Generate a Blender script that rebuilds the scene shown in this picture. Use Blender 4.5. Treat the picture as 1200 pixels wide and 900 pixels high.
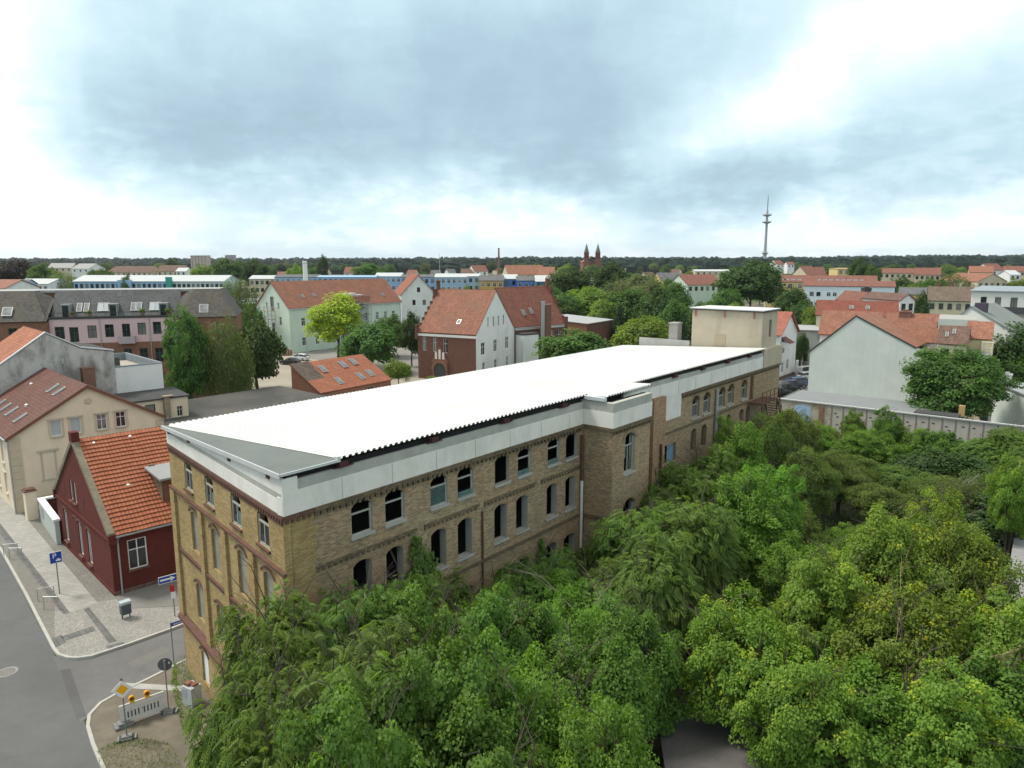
import bpy, math, random
import numpy as np
from mathutils import Vector, Matrix
from mathutils.geometry import tessellate_polygon
for _o in list(bpy.data.objects): bpy.data.objects.remove(_o)
SC = bpy.context.scene
COL = SC.collection
R = math.radians
random.seed(7)
# ------------------------------------------------------------------ camera
FPX, HZ, CAMH = 845.0, 305.0, 22.0           # focal length and horizon in a 1200 x 900 frame, drone height
PIT = math.atan((450 - HZ) / FPX)
SP, CP = math.sin(PIT), math.cos(PIT)
cam = bpy.data.cameras.new('camera'); camo = bpy.data.objects.new('camera', cam); COL.objects.link(camo)
camo.location = (0, 0, CAMH); camo.rotation_euler = (R(90) - PIT, 0, 0)
cam.sensor_fit = 'HORIZONTAL'; cam.sensor_width = 36.0; cam.lens = 36.0 * FPX / 1200.0
cam.clip_start = 0.2; cam.clip_end = 20000
SC.camera = camo
SC.render.resolution_x, SC.render.resolution_y = 1024, 768
def ray(x, y):
    a = (x - 600) / FPX; b = (450 - y) / FPX
    return (a, CP + b * SP, -SP + b * CP)
def gp(x, y, z=0.0):                          # the place on a level z that a pixel of the survey photo shows
    d = ray(x, y); t = (z - CAMH) / d[2]
    return Vector((d[0] * t, d[1] * t, z))
def atY(x, y, Y):
    d = ray(x, y); t = Y / d[1]
    return Vector((d[0] * t, Y, CAMH + d[2] * t))
# ------------------------------------------------------------------ exposure, world, sun
SC.view_settings.view_transform = 'Standard'; SC.view_settings.look = 'None'
SC.view_settings.exposure = 1.27; SC.view_settings.gamma = 1.0
SUN_EL, SUN_AZ = R(58), R(-75)                # azimuth from +Y, clockwise positive
W = bpy.data.worlds.new('World'); SC.world = W; W.use_nodes = True
class NT:
    def __init__(s, tree): s.t = tree; s.n = tree.nodes; s.l = tree.links
    def new(s, typ, **kw):
        n = s.n.new(typ)
        for k, v in kw.items(): setattr(n, k, v)
        return n
    def put(s, sock, v):
        if hasattr(v, 'is_output'): s.l.new(v, sock)
        else: sock.default_value = v
    def math(s, op, a, b=None, c=None, clamp=False):
        n = s.new('ShaderNodeMath', operation=op, use_clamp=clamp)
        s.put(n.inputs[0], a)
        if b is not None: s.put(n.inputs[1], b)
        if c is not None: s.put(n.inputs[2], c)
        return n.outputs[0]
    def noise(s, vec, scale, detail=4, rough=.55, dist=0.0):
        n = s.new('ShaderNodeTexNoise')
        s.put(n.inputs['Vector'], vec); n.inputs['Scale'].default_value = scale
        n.inputs['Detail'].default_value = detail; n.inputs['Roughness'].default_value = rough
        n.inputs['Distortion'].default_value = dist
        return n
    def mix(s, f, a, b, blend='MIX'):
        n = s.new('ShaderNodeMix', data_type='RGBA', blend_type=blend)
        s.put(n.inputs[0], f); s.put(n.inputs[6], a); s.put(n.inputs[7], b)
        return n.outputs[2]
    def ramp(s, f, stops, interp='LINEAR'):
        n = s.new('ShaderNodeValToRGB'); s.put(n.inputs[0], f); e = n.color_ramp.elements
        n.color_ramp.interpolation = interp
        while len(e) < len(stops): e.new(0.5)
        for i, (p, c) in enumerate(stops):
            e[i].position = p; e[i].color = c if len(c) == 4 else (*c, 1)
        return n.outputs[0]
    def mapr(s, v, a, b, c=0.0, d=1.0, smooth=False):
        n = s.new('ShaderNodeMapRange', interpolation_type='SMOOTHSTEP' if smooth else 'LINEAR')
        s.put(n.inputs[0], v)
        for i, x in enumerate((a, b, c, d)): n.inputs[1 + i].default_value = x
        return n.outputs[0]
    def sep(s, v):
        n = s.new('ShaderNodeSeparateXYZ'); s.put(n.inputs[0], v); return n.outputs
    def comb(s, x, y, z):
        n = s.new('ShaderNodeCombineXYZ')
        for i, v in enumerate((x, y, z)): s.put(n.inputs[i], v)
        return n.outputs[0]
def build_world():
    N = NT(W.node_tree)
    for n in list(N.n): N.n.remove(n)
    sky = N.new('ShaderNodeTexSky', sky_type='NISHITA', sun_disc=False)
    sky.sun_elevation = SUN_EL; sky.sun_rotation = SUN_AZ; sky.altitude = 60; sky.dust_density = 1.5
    d = N.new('ShaderNodeTexCoord').outputs['Generated']
    x, y, z = N.sep(d)
    zz = N.math('MAXIMUM', z, 0.0)
    k = N.math('DIVIDE', 1.0, N.math('ADD', zz, 0.30))
    flat = N.comb(N.math('MULTIPLY', x, k), N.math('MULTIPLY', y, k), N.math('MULTIPLY', zz, 1.5))  # a cloud layer overhead
    n1 = N.noise(flat, 1.1, 6, .55, .3).outputs[0]
    n2 = N.noise(flat, 3.2, 8, .64, .15).outputs[0]
    n3 = N.noise(N.comb(x, y, N.math('MULTIPLY', z, 1.7)), 6.0, 9, .62, .3).outputs[0]
    az = N.math('ARCTAN2', x, y); el = N.math('ARCSINE', z)
    wz = N.noise(d, 3.0, 5, .6)
    wc = N.sep(wz.outputs[1])
    az = N.math('ADD', az, N.math('MULTIPLY', N.math('SUBTRACT', wc[0], .5), .20))
    el = N.math('ADD', el, N.math('MULTIPLY', N.math('SUBTRACT', wc[1], .5), .10))
    wf = N.sep(N.noise(d, 11.0, 5, .6).outputs[1])
    az = N.math('ADD', az, N.math('MULTIPLY', N.math('SUBTRACT', wf[0], .5), .09)); el = N.math('ADD', el, N.math('MULTIPLY', N.math('SUBTRACT', wf[2], .5), .055))
    def blob(px, py, sx, sy, rot, w):           # a bank of cloud at an azimuth and height, with its spread
        r = ray(px, py); a0 = math.atan2(r[0], r[1]); e0 = math.asin(r[2] / math.sqrt(r[0]**2 + r[1]**2 + r[2]**2))
        c, s = math.cos(rot), math.sin(rot)
        da = N.math('SUBTRACT', az, a0); de = N.math('SUBTRACT', el, e0)
        u = N.math('ADD', N.math('MULTIPLY', da, c / sx), N.math('MULTIPLY', de, s / sx))
        v = N.math('ADD', N.math('MULTIPLY', da, -s / sy), N.math('MULTIPLY', de, c / sy))
        q = N.math('ADD', N.math('MULTIPLY', u, u), N.math('MULTIPLY', v, v))
        return N.math('MULTIPLY', N.math('EXPONENT', N.math('MULTIPLY', q, -1.0)), w)
    B = SKYBLOBS
    v = N.math('ADD', .72, N.math('MULTIPLY', N.math('SUBTRACT', n1, .5), .40))
    v = N.math('ADD', v, N.math('MULTIPLY', N.math('SUBTRACT', n2, .5), .30))
    v = N.math('ADD', v, N.math('MULTIPLY', N.math('SUBTRACT', n3, .5), .26))
    n4 = N.noise(N.comb(x, y, N.math('MULTIPLY', z, 2.6)), 15.0, 7, .62, .1).outputs[0]
    puff = N.math('MULTIPLY', N.mapr(n4, .44, .64, -.04, .10, True), N.mapr(el, .08, .22, 1.0, .12, True))
    v = N.math('ADD', v, puff)
    veil = N.noise(N.comb(N.math('MULTIPLY', az, 16.0), N.math('MULTIPLY', el, 2.2), 3.7), 1.0, 5, .6).outputs[0]        # rain hanging under the cloud
    v = N.math('ADD', v, N.math('MULTIPLY', N.math('SUBTRACT', veil, .5), .22))
    for b in B: v = N.math('ADD', v, blob(*b))
    v = N.math('ADD', v, N.mapr(el, 0.0, .16, .16, 0.0, True))            # brighter down to the horizon
    v = N.math('ADD', v, N.mapr(el, .55, 1.3, 0.0, .30, True))            # and towards the zenith
    cl = N.ramp(N.math('MULTIPLY', v, .8), [(0.0, (.24, .33, .40)), (.22, (.315, .435, .525)), (.40, (.41, .565, .655)), (.58, (.555, .71, .78)), (.78, (.80, .89, .915)), (1.0, (1.0, 1.04, 1.02))])
    clb = N.new('ShaderNodeVectorMath', operation='SCALE'); N.put(clb.inputs[0], cl); clb.inputs[3].default_value = SKYGAIN
    warm = N.mapr(el, .38, .8, 0.0, 1.0, True)                              # warm tint added to the unseen overhead cloud, offsets the bluish sky light
    clw = N.mix(warm, clb.outputs[0], N.mix(1.0, clb.outputs[0], (1.16, 1.0, .88, 1), 'MULTIPLY'))
    hole = N.mapr(n1, .28, .12, 0.0, .5, True)                            # thin places let the blue through
    c = N.mix(hole, clw, sky.outputs[0])
    low = N.mapr(z, -.02, -.3, 0.0, 1.0)
    c = N.mix(low, c, (.9, .95, .85, 1))
    bg = N.new('ShaderNodeBackground'); N.put(bg.inputs[0], c); bg.inputs[1].default_value = 0.1
    out = N.new('ShaderNodeOutputWorld'); N.l.new(bg.outputs[0], out.inputs[0])
SKYGAIN = 5.7
#           px    py   sx   sy   rot    w
SKYBLOBS = [(330, 110, .34, .12, .08, -.30), (215, 170, .17, .05, -.05, -.26), (640, 60, .22, .11, .10, -.26), (480, 150, .20, .05, .1, -.10), (850, 205, .30, .042, -.02, -.40), (690, 160, .12, .06, .5, -.18),
            (1150, 140, .12, .04, .2, -.12), (-60, 140, .15, .22, 0, .55), (60, 258, .20, .035, 0, .16), (560, 232, .13, .038, -.12, .32), (1060, 50, .26, .05, .32, .22), (880, 120, .20, .03, .5, .16),
            (1080, 250, .26, .03, .05, .18)]
build_world()
sun = bpy.data.lights.new('sun', 'SUN'); sun.energy = 1.5; sun.angle = R(14); sun.color = (1, .93, .82)
suno = bpy.data.objects.new('sun', sun); COL.objects.link(suno)
suno.rotation_euler = (R(90) - SUN_EL, 0, -SUN_AZ + math.pi)
SC.cycles.max_bounces = 6; SC.cycles.transparent_max_bounces = 6; SC.cycles.caustics_reflective = False; SC.cycles.caustics_refractive = False
# ------------------------------------------------------------------ materials (procedural)
_M = {}
def _base(name, rough=.8, spec=.3):
    m = bpy.data.materials.new(name); m.use_nodes = True
    N = NT(m.node_tree); b = N.n['Principled BSDF']
    b.inputs['Roughness'].default_value = rough; b.inputs['Specular IOR Level'].default_value = spec
    return m, N, b
def sc3(c, k): return (min(1, c[0] * k), min(1, c[1] * k), min(1, c[2] * k), 1)
def bump(N, b, h, strength=.3, dist=.02):
    n = N.new('ShaderNodeBump'); n.inputs['Strength'].default_value = strength; n.inputs['Distance'].default_value = dist
    N.put(n.inputs['Height'], h); N.l.new(n.outputs[0], b.inputs['Normal'])
def plain(name, c, var=.12, scale=.6, rough=.8, spec=.3, metal=0.0, fine=8.0, bmp=0.0, dirt=None, dirtamt=.5, dscale=.35):
    if name in _M: return _M[name]
    m, N, b = _base(name, rough, spec); b.inputs['Metallic'].default_value = metal
    tc = N.new('ShaderNodeTexCoord').outputs['Object']
    n1 = N.noise(tc, scale, 5, .6).outputs[0]; n2 = N.noise(tc, fine, 3, .6).outputs[0]
    f = N.math('ADD', N.math('MULTIPLY', n1, .65), N.math('MULTIPLY', n2, .35))
    col = N.ramp(f, [(.3, sc3(c, 1 - var)), (.7, sc3(c, 1 + var))])
    if dirt:
        mp = N.new('ShaderNodeMapping'); N.put(mp.inputs[0], tc); mp.inputs['Scale'].default_value = (1.0, 1.0, .45)
        d = N.mapr(N.noise(mp.outputs[0], dscale, 8, .68, .4).outputs[0], .46, .68, 0, dirtamt)
        col = N.mix(d, col, (*dirt, 1))
    N.put(b.inputs['Base Color'], col)
    if bmp: bump(N, b, n2, bmp)
    _M[name] = m; return m
def brick(name, c1, c2, c3, mortar, patch=None, bw=.25, rh=.075, ms=.012, patchscale=.35, amt=.6, bmp=.35, dark=(.06, .05, .045)):
    if name in _M: return _M[name]
    m, N, b = _base(name, .88, .2)
    uv = N.new('ShaderNodeTexCoord').outputs['UV']
    t = N.new('ShaderNodeTexBrick'); N.put(t.inputs['Vector'], uv)
    t.inputs['Scale'].default_value = 1.0; t.inputs['Brick Width'].default_value = bw; t.inputs['Row Height'].default_value = rh
    t.inputs['Mortar Size'].default_value = ms; t.inputs['Mortar Smooth'].default_value = .2; t.inputs['Bias'].default_value = 0.0
    t.inputs['Color1'].default_value = (0, 0, 0, 1); t.inputs['Color2'].default_value = (1, 1, 1, 1); t.inputs['Mortar'].default_value = (.5, .5, .5, 1)
    rnd = t.outputs['Color']
    col = N.ramp(rnd, [(0, (*c1, 1)), (.5, (*c2, 1)), (1, (*c3, 1))])
    if patch:
        p = N.mapr(N.noise(uv, patchscale, 6, .6, .3).outputs[0], .45, .62, 0, amt)
        col = N.mix(p, col, N.ramp(rnd, [(0, sc3(patch, .6)), (1, sc3(patch, 1.35))]))
        p2 = N.mapr(N.noise(uv, patchscale * 2.1, 6, .65).outputs[0], .55, .75, 0, .62)
        col = N.mix(p2, col, (*dark, 1))
    col = N.mix(t.outputs['Fac'], col, (*mortar, 1))
    big = N.noise(uv, .13, 5, .6, .6).outputs[0]
    col = N.mix(N.mapr(big, .38, .62, .0, .42), col, N.mix(1.0, col, (.62, .57, .52, 1), 'MULTIPLY'))
    n = N.noise(uv, 2.5, 6, .7).outputs[0]
    col = N.mix(N.mapr(n, .35, .75, 0, .35), col, N.mix(1.0, col, (.45, .43, .40, 1), 'MULTIPLY'))
    N.put(b.inputs['Base Color'], col)
    h = N.math('SUBTRACT', N.math('MULTIPLY', n, .4), t.outputs['Fac'])
    bump(N, b, h, bmp, .012)
    _M[name] = m; return m
def tiles(name, c, var=.25, tw=.24, th=.34, moss=None, bmp=.7, rough=.75):
    if name in _M: return _M[name]
    m, N, b = _base(name, rough, .3)
    uv = N.new('ShaderNodeTexCoord').outputs['UV']
    t = N.new('ShaderNodeTexBrick'); t.offset = 0.0; N.put(t.inputs['Vector'], uv)
    t.inputs['Scale'].default_value = 1.0; t.inputs['Brick Width'].default_value = tw; t.inputs['Row Height'].default_value = th
    t.inputs['Mortar Size'].default_value = .012; t.inputs['Mortar Smooth'].default_value = .6
    t.inputs['Color1'].default_value = (0, 0, 0, 1); t.inputs['Color2'].default_value = (1, 1, 1, 1); t.inputs['Mortar'].default_value = (.4, .4, .4, 1)
    col = N.ramp(t.outputs['Color'], [(0, sc3(c, 1 - var)), (1, sc3(c, 1 + var))])
    n = N.noise(uv, .5, 6, .65).outputs[0]
    col = N.mix(N.mapr(n, .4, .7, 0, .55), col, N.mix(1.0, col, (.55, .52, .5, 1), 'MULTIPLY'))
    if moss: col = N.mix(N.mapr(N.noise(uv, .22, 7, .7).outputs[0], .48, .64, 0, .75), col, (*moss, 1))
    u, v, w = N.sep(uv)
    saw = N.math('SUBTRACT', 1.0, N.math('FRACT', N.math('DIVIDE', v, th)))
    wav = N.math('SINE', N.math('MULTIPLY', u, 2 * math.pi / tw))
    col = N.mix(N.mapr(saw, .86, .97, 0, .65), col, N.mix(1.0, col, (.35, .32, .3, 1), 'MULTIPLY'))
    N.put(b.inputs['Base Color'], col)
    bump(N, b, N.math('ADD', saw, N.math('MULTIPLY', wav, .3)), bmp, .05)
    _M[name] = m; return m
def glass(name, c=(.02, .025, .03), rough=.06):
    if name in _M: return _M[name]
    m, N, b = _base(name, rough, .6)
    tc = N.new('ShaderNodeTexCoord').outputs['Object']
    base = N.ramp(N.noise(tc, .9, 2).outputs[0], [(.35, sc3(c, .5)), (.65, sc3(c, 1.8))]); oi = N.new('ShaderNodeObjectInfo').outputs['Random']; g_ = N.sep(tc); fold = N.math('MULTIPLY', N.math('SINE', N.math('MULTIPLY', g_[0], 38)), .06)
    N.put(b.inputs['Base Color'], N.mix(N.math('MULTIPLY', N.math('GREATER_THAN', oi, .68), .55 if name == 'window_glass' else 0.0), base, N.mix(1.0, (.30, .29, .27, 1), N.comb(fold, fold, fold), 'ADD')))
    _M[name] = m; return m
def leafmat(name, c, tip=None, var=.3, trans=.36):
    if name in _M: return _M[name]
    m, N, b = _base(name, .6, .35)
    at = N.new('ShaderNodeAttribute', attribute_name='lc').outputs['Fac']
    orn = N.new('ShaderNodeObjectInfo').outputs['Random']
    stops = [(0, sc3(c, 1 - var)), (.55, sc3(c, 1.0)), (.85, (c[0] * 1.5, c[1] * 1.38, c[2] * 1.15, 1))]
    stops.append((1, (*tip, 1)) if tip else (1, (c[0] * 1.75, c[1] * 1.5, c[2] * 1.2, 1)))
    col = N.ramp(at, stops)
    h = N.new('ShaderNodeHueSaturation'); h.inputs['Saturation'].default_value = 1.08; N.put(h.inputs['Color'], col)
    N.put(h.inputs['Hue'], N.mapr(orn, 0, 1, .487, .513)); N.put(h.inputs['Value'], N.mapr(orn, 0, 1, .85, 1.15))
    col = h.outputs[0]
    N.put(b.inputs['Base Color'], col)
    tr = N.new('ShaderNodeBsdfTranslucent'); N.put(tr.inputs[0], N.mix(1.0, col, (1.5, 1.5, .7, 1), 'MULTIPLY'))
    mx = N.new('ShaderNodeMixShader'); mx.inputs[0].default_value = trans
    N.l.new(b.outputs[0], mx.inputs[1]); N.l.new(tr.outputs[0], mx.inputs[2])
    N.l.new(mx.outputs[0], N.n['Material Output'].inputs['Surface'])
    _M[name] = m; return m
# ------------------------------------------------------------------ mesh helpers
class MB:
    """collects faces; build() links them as ONE mesh object"""
    def __init__(s): s.v = []; s.f = []; s.uv = []; s.mi = []
    def face(s, pts, uv=None, mi=0):
        i = len(s.v); s.v += [tuple(p) for p in pts]; s.f.append(tuple(range(i, i + len(pts)))); s.mi.append(mi)
        if uv is None:
            a = Vector(pts[0]); n = Vector((0, 0, 0))
            for k in range(1, len(pts) - 1): n += (Vector(pts[k]) - a).cross(Vector(pts[k + 1]) - a)
            ax = max(range(3), key=lambda q: abs(n[q])); o = [(1, 2), (0, 2), (0, 1)][ax]
            uv = [(p[o[0]], p[o[1]]) for p in pts]
        s.uv += [tuple(q) for q in uv]
    def box(s, a, b, mi=0, skip=''):
        x0, y0, z0 = a; x1, y1, z1 = b
        F = {'d': [(x0, y0, z0), (x0, y1, z0), (x1, y1, z0), (x1, y0, z0)], 'u': [(x0, y0, z1), (x1, y0, z1), (x1, y1, z1), (x0, y1, z1)],
             'f': [(x0, y0, z0), (x1, y0, z0), (x1, y0, z1), (x0, y0, z1)], 'b': [(x1, y1, z0), (x0, y1, z0), (x0, y1, z1), (x1, y1, z1)],
             'l': [(x0, y1, z0), (x0, y0, z0), (x0, y0, z1), (x0, y1, z1)], 'r': [(x1, y0, z0), (x1, y1, z0), (x1, y1, z1), (x1, y0, z1)]}
        for k, q in F.items():
            if k not in skip: s.face(q, None, mi)
    def obox(s, o, ex, ey, ez, mi=0):          # box from a corner and three edge vectors
        o, ex, ey, ez = Vector(o), Vector(ex), Vector(ey), Vector(ez)
        if ex.cross(ey).dot(ez) < 0: ex, ey = ey, ex
        lx, ly, lz = ex.length, ey.length, ez.length
        for p, a, b, la, lb in ((o, ey, ex, ly, lx), (o + ez, ex, ey, lx, ly), (o, ex, ez, lx, lz), (o + ey, ez, ex, lz, lx), (o, ez, ey, lz, ly), (o + ex, ey, ez, ly, lz)):
            s.face([p, p + a, p + a + b, p + b], [(0, 0), (la, 0), (la, lb), (0, lb)] if a is not ez else [(0, 0), (0, la), (lb, la), (lb, 0)], mi)
    def prism(s, poly, h0, h1, mi=0):          # level polygon (counter-clockwise) extruded up
        n = len(poly)
        s.face([(*p, h1) for p in poly], None, mi); s.face([(*p, h0) for p in reversed(poly)], None, mi)
        for i in range(n):
            a, b = poly[i], poly[(i + 1) % n]; l = math.dist(a, b)
            s.face([(*a, h0), (*b, h0), (*b, h1), (*a, h1)], [(0, h0), (l, h0), (l, h1), (0, h1)], mi)
    def tube(s, a, b, r0, r1=None, n=8, mi=0, cap=True):
        a, b = Vector(a), Vector(b); r1 = r0 if r1 is None else r1
        d = (b - a).normalized(); p = d.orthogonal().normalized(); q = d.cross(p)
        A = [a + (p * math.cos(t) + q * math.sin(t)) * r0 for t in [2 * math.pi * k / n for k in range(n)]]
        Bq = [b + (p * math.cos(t) + q * math.sin(t)) * r1 for t in [2 * math.pi * k / n for k in range(n)]]
        L = (b - a).length
        for k in range(n):
            j = (k + 1) % n; s.face([A[k], A[j], Bq[j], Bq[k]], [(k / n, 0), ((k + 1) / n, 0), ((k + 1) / n, L), (k / n, L)], mi)
        if cap: s.face(list(reversed(A)), None, mi); s.face(Bq, None, mi)
    def path(s, pts, r, n=6, mi=0):
        for a, b in zip(pts, pts[1:]): s.tube(a, b, r, r, n, mi)
    def lathe(s, prof, c=(0, 0, 0), n=16, mi=0):
        c = Vector(c)
        for (r0, z0), (r1, z1) in zip(prof, prof[1:]):
            for k in range(n):
                t0, t1 = 2 * math.pi * k / n, 2 * math.pi * (k + 1) / n
                q = [c + Vector((r0 * math.cos(t0), r0 * math.sin(t0), z0)), c + Vector((r0 * math.cos(t1), r0 * math.sin(t1), z0)),
                     c + Vector((r1 * math.cos(t1), r1 * math.sin(t1), z1)), c + Vector((r1 * math.cos(t0), r1 * math.sin(t0), z1))]
                if r0 < 1e-6: q = [q[0], q[2], q[3]]
                elif r1 < 1e-6: q = q[:3]
                s.face(q, None, mi)
    def wall(s, outline, holes, o, ex, ez=(0, 0, 1), rev=.15, mi=0, rmi=None, u0=0.0, back=False):
        """a wall polygon in its own (x, z) with holes; outward normal = ex x ez; rev = depth of the reveals"""
        o, ex, ez = Vector(o), Vector(ex).normalized(), Vector(ez).normalized(); n = ex.cross(ez)
        P = lambda q, k=0.0: o + ex * q[0] + ez * q[1] - n * k
        loops = [[Vector((x, z, 0)) for x, z in outline]] + [[Vector((x, z, 0)) for x, z in h] for h in holes]
        flat = [v for l in loops for v in l]
        for t in tessellate_polygon(loops):
            a, b, c = [flat[i] for i in t]
            if (b - a).cross(c - a).z < 0: b, c = c, b
            s.face([P(a), P(b), P(c)], [(p.x + u0, p.y) for p in (a, b, c)], mi)
            if back: s.face([P(a, back), P(c, back), P(b, back)], [(p.x + u0, p.y) for p in (a, c, b)], mi if rmi is None else rmi)
        for h in holes:
            m = len(h); ar = sum(h[i][0] * h[(i + 1) % m][1] - h[(i + 1) % m][0] * h[i][1] for i in range(m))
            hh = h if ar > 0 else h[::-1]
            for i in range(m):
                a, b = hh[i], hh[(i + 1) % m]; l = math.dist(a, b)
                s.face([P(a), P(b), P(b, rev), P(a, rev)], [(0, 0), (l, 0), (l, rev), (0, rev)], mi if rmi is None else rmi)
    def build(s, name, mats, parent=None, loc=None, rz=0.0, smooth=False):
        me = bpy.data.meshes.new(name); me.from_pydata(s.v, [], s.f)
        l = me.uv_layers.new(name='UVMap'); l.data.foreach_set('uv', np.array(s.uv, dtype=np.float32).ravel())
        if not isinstance(mats, (list, tuple)): mats = [mats]
        for m in mats: me.materials.append(m)
        if len(mats) > 1: me.polygons.foreach_set('material_index', s.mi)
        if smooth: me.polygons.foreach_set('use_smooth', [True] * len(s.f))
        me.update()
        return link(name, me, parent, loc, rz)
def link(name, me, parent=None, loc=None, rz=0.0, scale=None):
    o = bpy.data.objects.new(name, me); COL.objects.link(o)
    if parent is not None: o.parent = parent
    if loc is not None: o.location = loc
    if rz: o.rotation_euler = (0, 0, rz)
    if scale is not None: o.scale = scale if hasattr(scale, '__len__') else (scale,) * 3
    return o
def tag(o, label=None, cat=None, group=None, kind=None):
    if label: o['label'] = label
    if cat: o['category'] = cat
    if group: o['group'] = group
    if kind: o['kind'] = kind
    return o
def thing(name, label, cat, loc, rz=0.0, group=None):
    o = bpy.data.objects.new(name, None); COL.objects.link(o); o.empty_display_size = .3
    o.location = loc; o.rotation_euler = (0, 0, rz)
    return tag(o, label, cat, group)
def copy_tree(o, parent=None):
    c = o.copy(); COL.objects.link(c)
    if parent is not None: c.parent = parent
    for ch in o.children: copy_tree(ch, c)
    return c
def rect(x0, z0, x1, z1): return [(x0, z0), (x1, z0), (x1, z1), (x0, z1)]
def arch(cx, w, z0, z1, rise, n=6):
    x0, x1 = cx - w / 2, cx + w / 2; p = [(x0, z0), (x1, z0), (x1, z1 - rise)]
    rr = (w * w / 4 + rise * rise) / (2 * rise); cz = z1 - rr; a0 = math.asin(min(1, w / 2 / rr))
    if rise > w / 2 - 1e-6: a0 = math.pi / 2; 
    for i in range(1, n): a = a0 - 2 * a0 * i / n; p.append((cx + rr * math.sin(a), cz + rr * math.cos(a)))
    p.append((x0, z1 - rise)); return p
# ------------------------------------------------------------------ shared building pieces
WHITE = plain('white_paint', (.78, .78, .76), .06, 1.5, .5)
DARKF = plain('dark_frame', (.05, .055, .05), .2, 2, .5)
GREENF = plain('green_frame', (.05, .08, .06), .2, 2, .5)
GLASS = glass('window_glass')
GLASSL = glass('curtained_glass', (.16, .165, .16), .25)
BLIND = plain('grey_blind', (.42, .46, .48), .08, 3, .7)
CONC = plain('concrete', (.36, .36, .34), .18, .9, .9, bmp=.2)
STONE = plain('sandstone', (.46, .42, .34), .15, 1.2, .9)
GALV = plain('galvanised', (.42, .43, .44), .12, 2, .45, metal=.6)
RUST = plain('rusty_steel', (.11, .055, .038), .4, 2.5, .85)
DARKROOF = plain('dark_felt', (.06, .062, .062), .25, .5, .95, fine=5)
_wm = {}
def win_meshes(style, w, h):
    k = (style, round(w, 2), round(h, 2))
    if k in _wm: return _wm[k]
    fm, gm, bars = {'cross': (WHITE, GLASS, 'T'), 'crossl': (WHITE, GLASSL, 'T'), 'blind': (WHITE, BLIND, ''), 'two': (WHITE, GLASS, '|'), 'dark': (DARKF, GLASS, '|'), 'darkt': (GREENF, GLASS, 'T'),
                    'one': (WHITE, GLASS, ''), 'dark1': (DARKF, GLASS, ''), 'slat': (DARKF, GLASS, '||'), 'grid': (WHITE, GLASS, '#'), 'tall': (WHITE, GLASSL, 'T')}[style]
    f = MB(); b = min(.075, w * .07); x0, x1 = -w / 2, w / 2
    f.box((x0, 0, 0), (x0 + b, .07, h)); f.box((x1 - b, 0, 0), (x1, .07, h))
    f.box((x0 + b, 0, h - b), (x1 - b, .07, h)); f.box((x0 + b, 0, 0), (x1 - b, .07, b))
    if 'T' in bars: f.box((x0 + b, .005, h * .64), (x1 - b, .065, h * .64 + b * .8))
    if 'T' in bars or bars == '|': f.box((-b * .4, .003, b), (b * .4, .062, h - b))
    if bars == '||':
        for q in (-w / 6, w / 6): f.box((q - b * .4, .003, b), (q + b * .4, .062, h - b))
    if bars == '#':
        f.box((-b * .3, .003, b), (b * .3, .062, h - b))
        for q in (.33, .66): f.box((x0 + b, .006, h * q), (x1 - b, .06, h * q + b * .6))
    fo = f.build('window', fm); g = MB(); g.face([(x0 + b, .04, b), (x1 - b, .04, b), (x1 - b, .04, h - b), (x0 + b, .04, h - b)])
    go = g.build('pane', gm)
    r = (fo.data, go.data); bpy.data.objects.remove(fo); bpy.data.objects.remove(go)
    _wm[k] = r; return r
_sm = {}
def sill_mesh(w, m, h=.08, d=.16):
    k = (round(w, 2), m.name, h, d)
    if k not in _sm:
        b = MB(); b.box((-w / 2 - .08, -d, -h), (w / 2 + .08, .02, 0)); o = b.build('sill', m); _sm[k] = o.data; bpy.data.objects.remove(o)
    return _sm[k]
def window(parent, p, ex, w, h, style='cross', depth=.1, sill=None, hood=None, label=None):
    """frame > pane (> sill); p = bottom middle of the opening on the wall face"""
    fm, gm = win_meshes(style, w, h); ex = Vector(ex).normalized(); n = ex.cross(Vector((0, 0, 1)))
    o = link('window', fm, parent, Vector(p) - n * depth, math.atan2(ex.y, ex.x))
    link('pane', gm, o)
    if sill:
        s = link('sill', sill_mesh(w, sill), o, (0, -depth, 0))
    if hood:
        s = link('hood', sill_mesh(w + .25, hood, .12, .14), o, (0, -depth, h + .18))
    if label: o['label'] = label
    return o
def skylight_meshes(w, h, c=None):
    k = ('sky', w, h, c.name if c else '')
    if k not in _wm:
        f = MB(); b = .07
        f.box((-w / 2, 0, 0), (-w / 2 + b, h, .1)); f.box((w / 2 - b, 0, 0), (w / 2, h, .1)); f.box((-w / 2 + b, 0, 0), (w / 2 - b, b, .1)); f.box((-w / 2 + b, h - b, 0), (w / 2 - b, h, .1))
        fo = f.build('skylight', GALV); g = MB(); g.face([(-w / 2 + b, b, .07), (w / 2 - b, b, .07), (w / 2 - b, h - b, .07), (-w / 2 + b, h - b, .07)]); go = g.build('pane', c or SKYG)
        _wm[k] = (fo.data, go.data); bpy.data.objects.remove(fo); bpy.data.objects.remove(go)
    return _wm[k]
SKYG = glass('skylight_glass', (.13, .145, .155), .6)
def place_on(parent, me, name, o, ex, ey, sub=None, subname='pane'):
    ex, ey = Vector(ex).normalized(), Vector(ey).normalized(); ez = ex.cross(ey)
    ob = link(name, me, parent); m = Matrix((ex, ey, ez)).transposed().to_4x4(); m.translation = Vector(o); ob.matrix_local = m
    if sub is not None: link(subname, sub, ob)
    return ob
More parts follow.
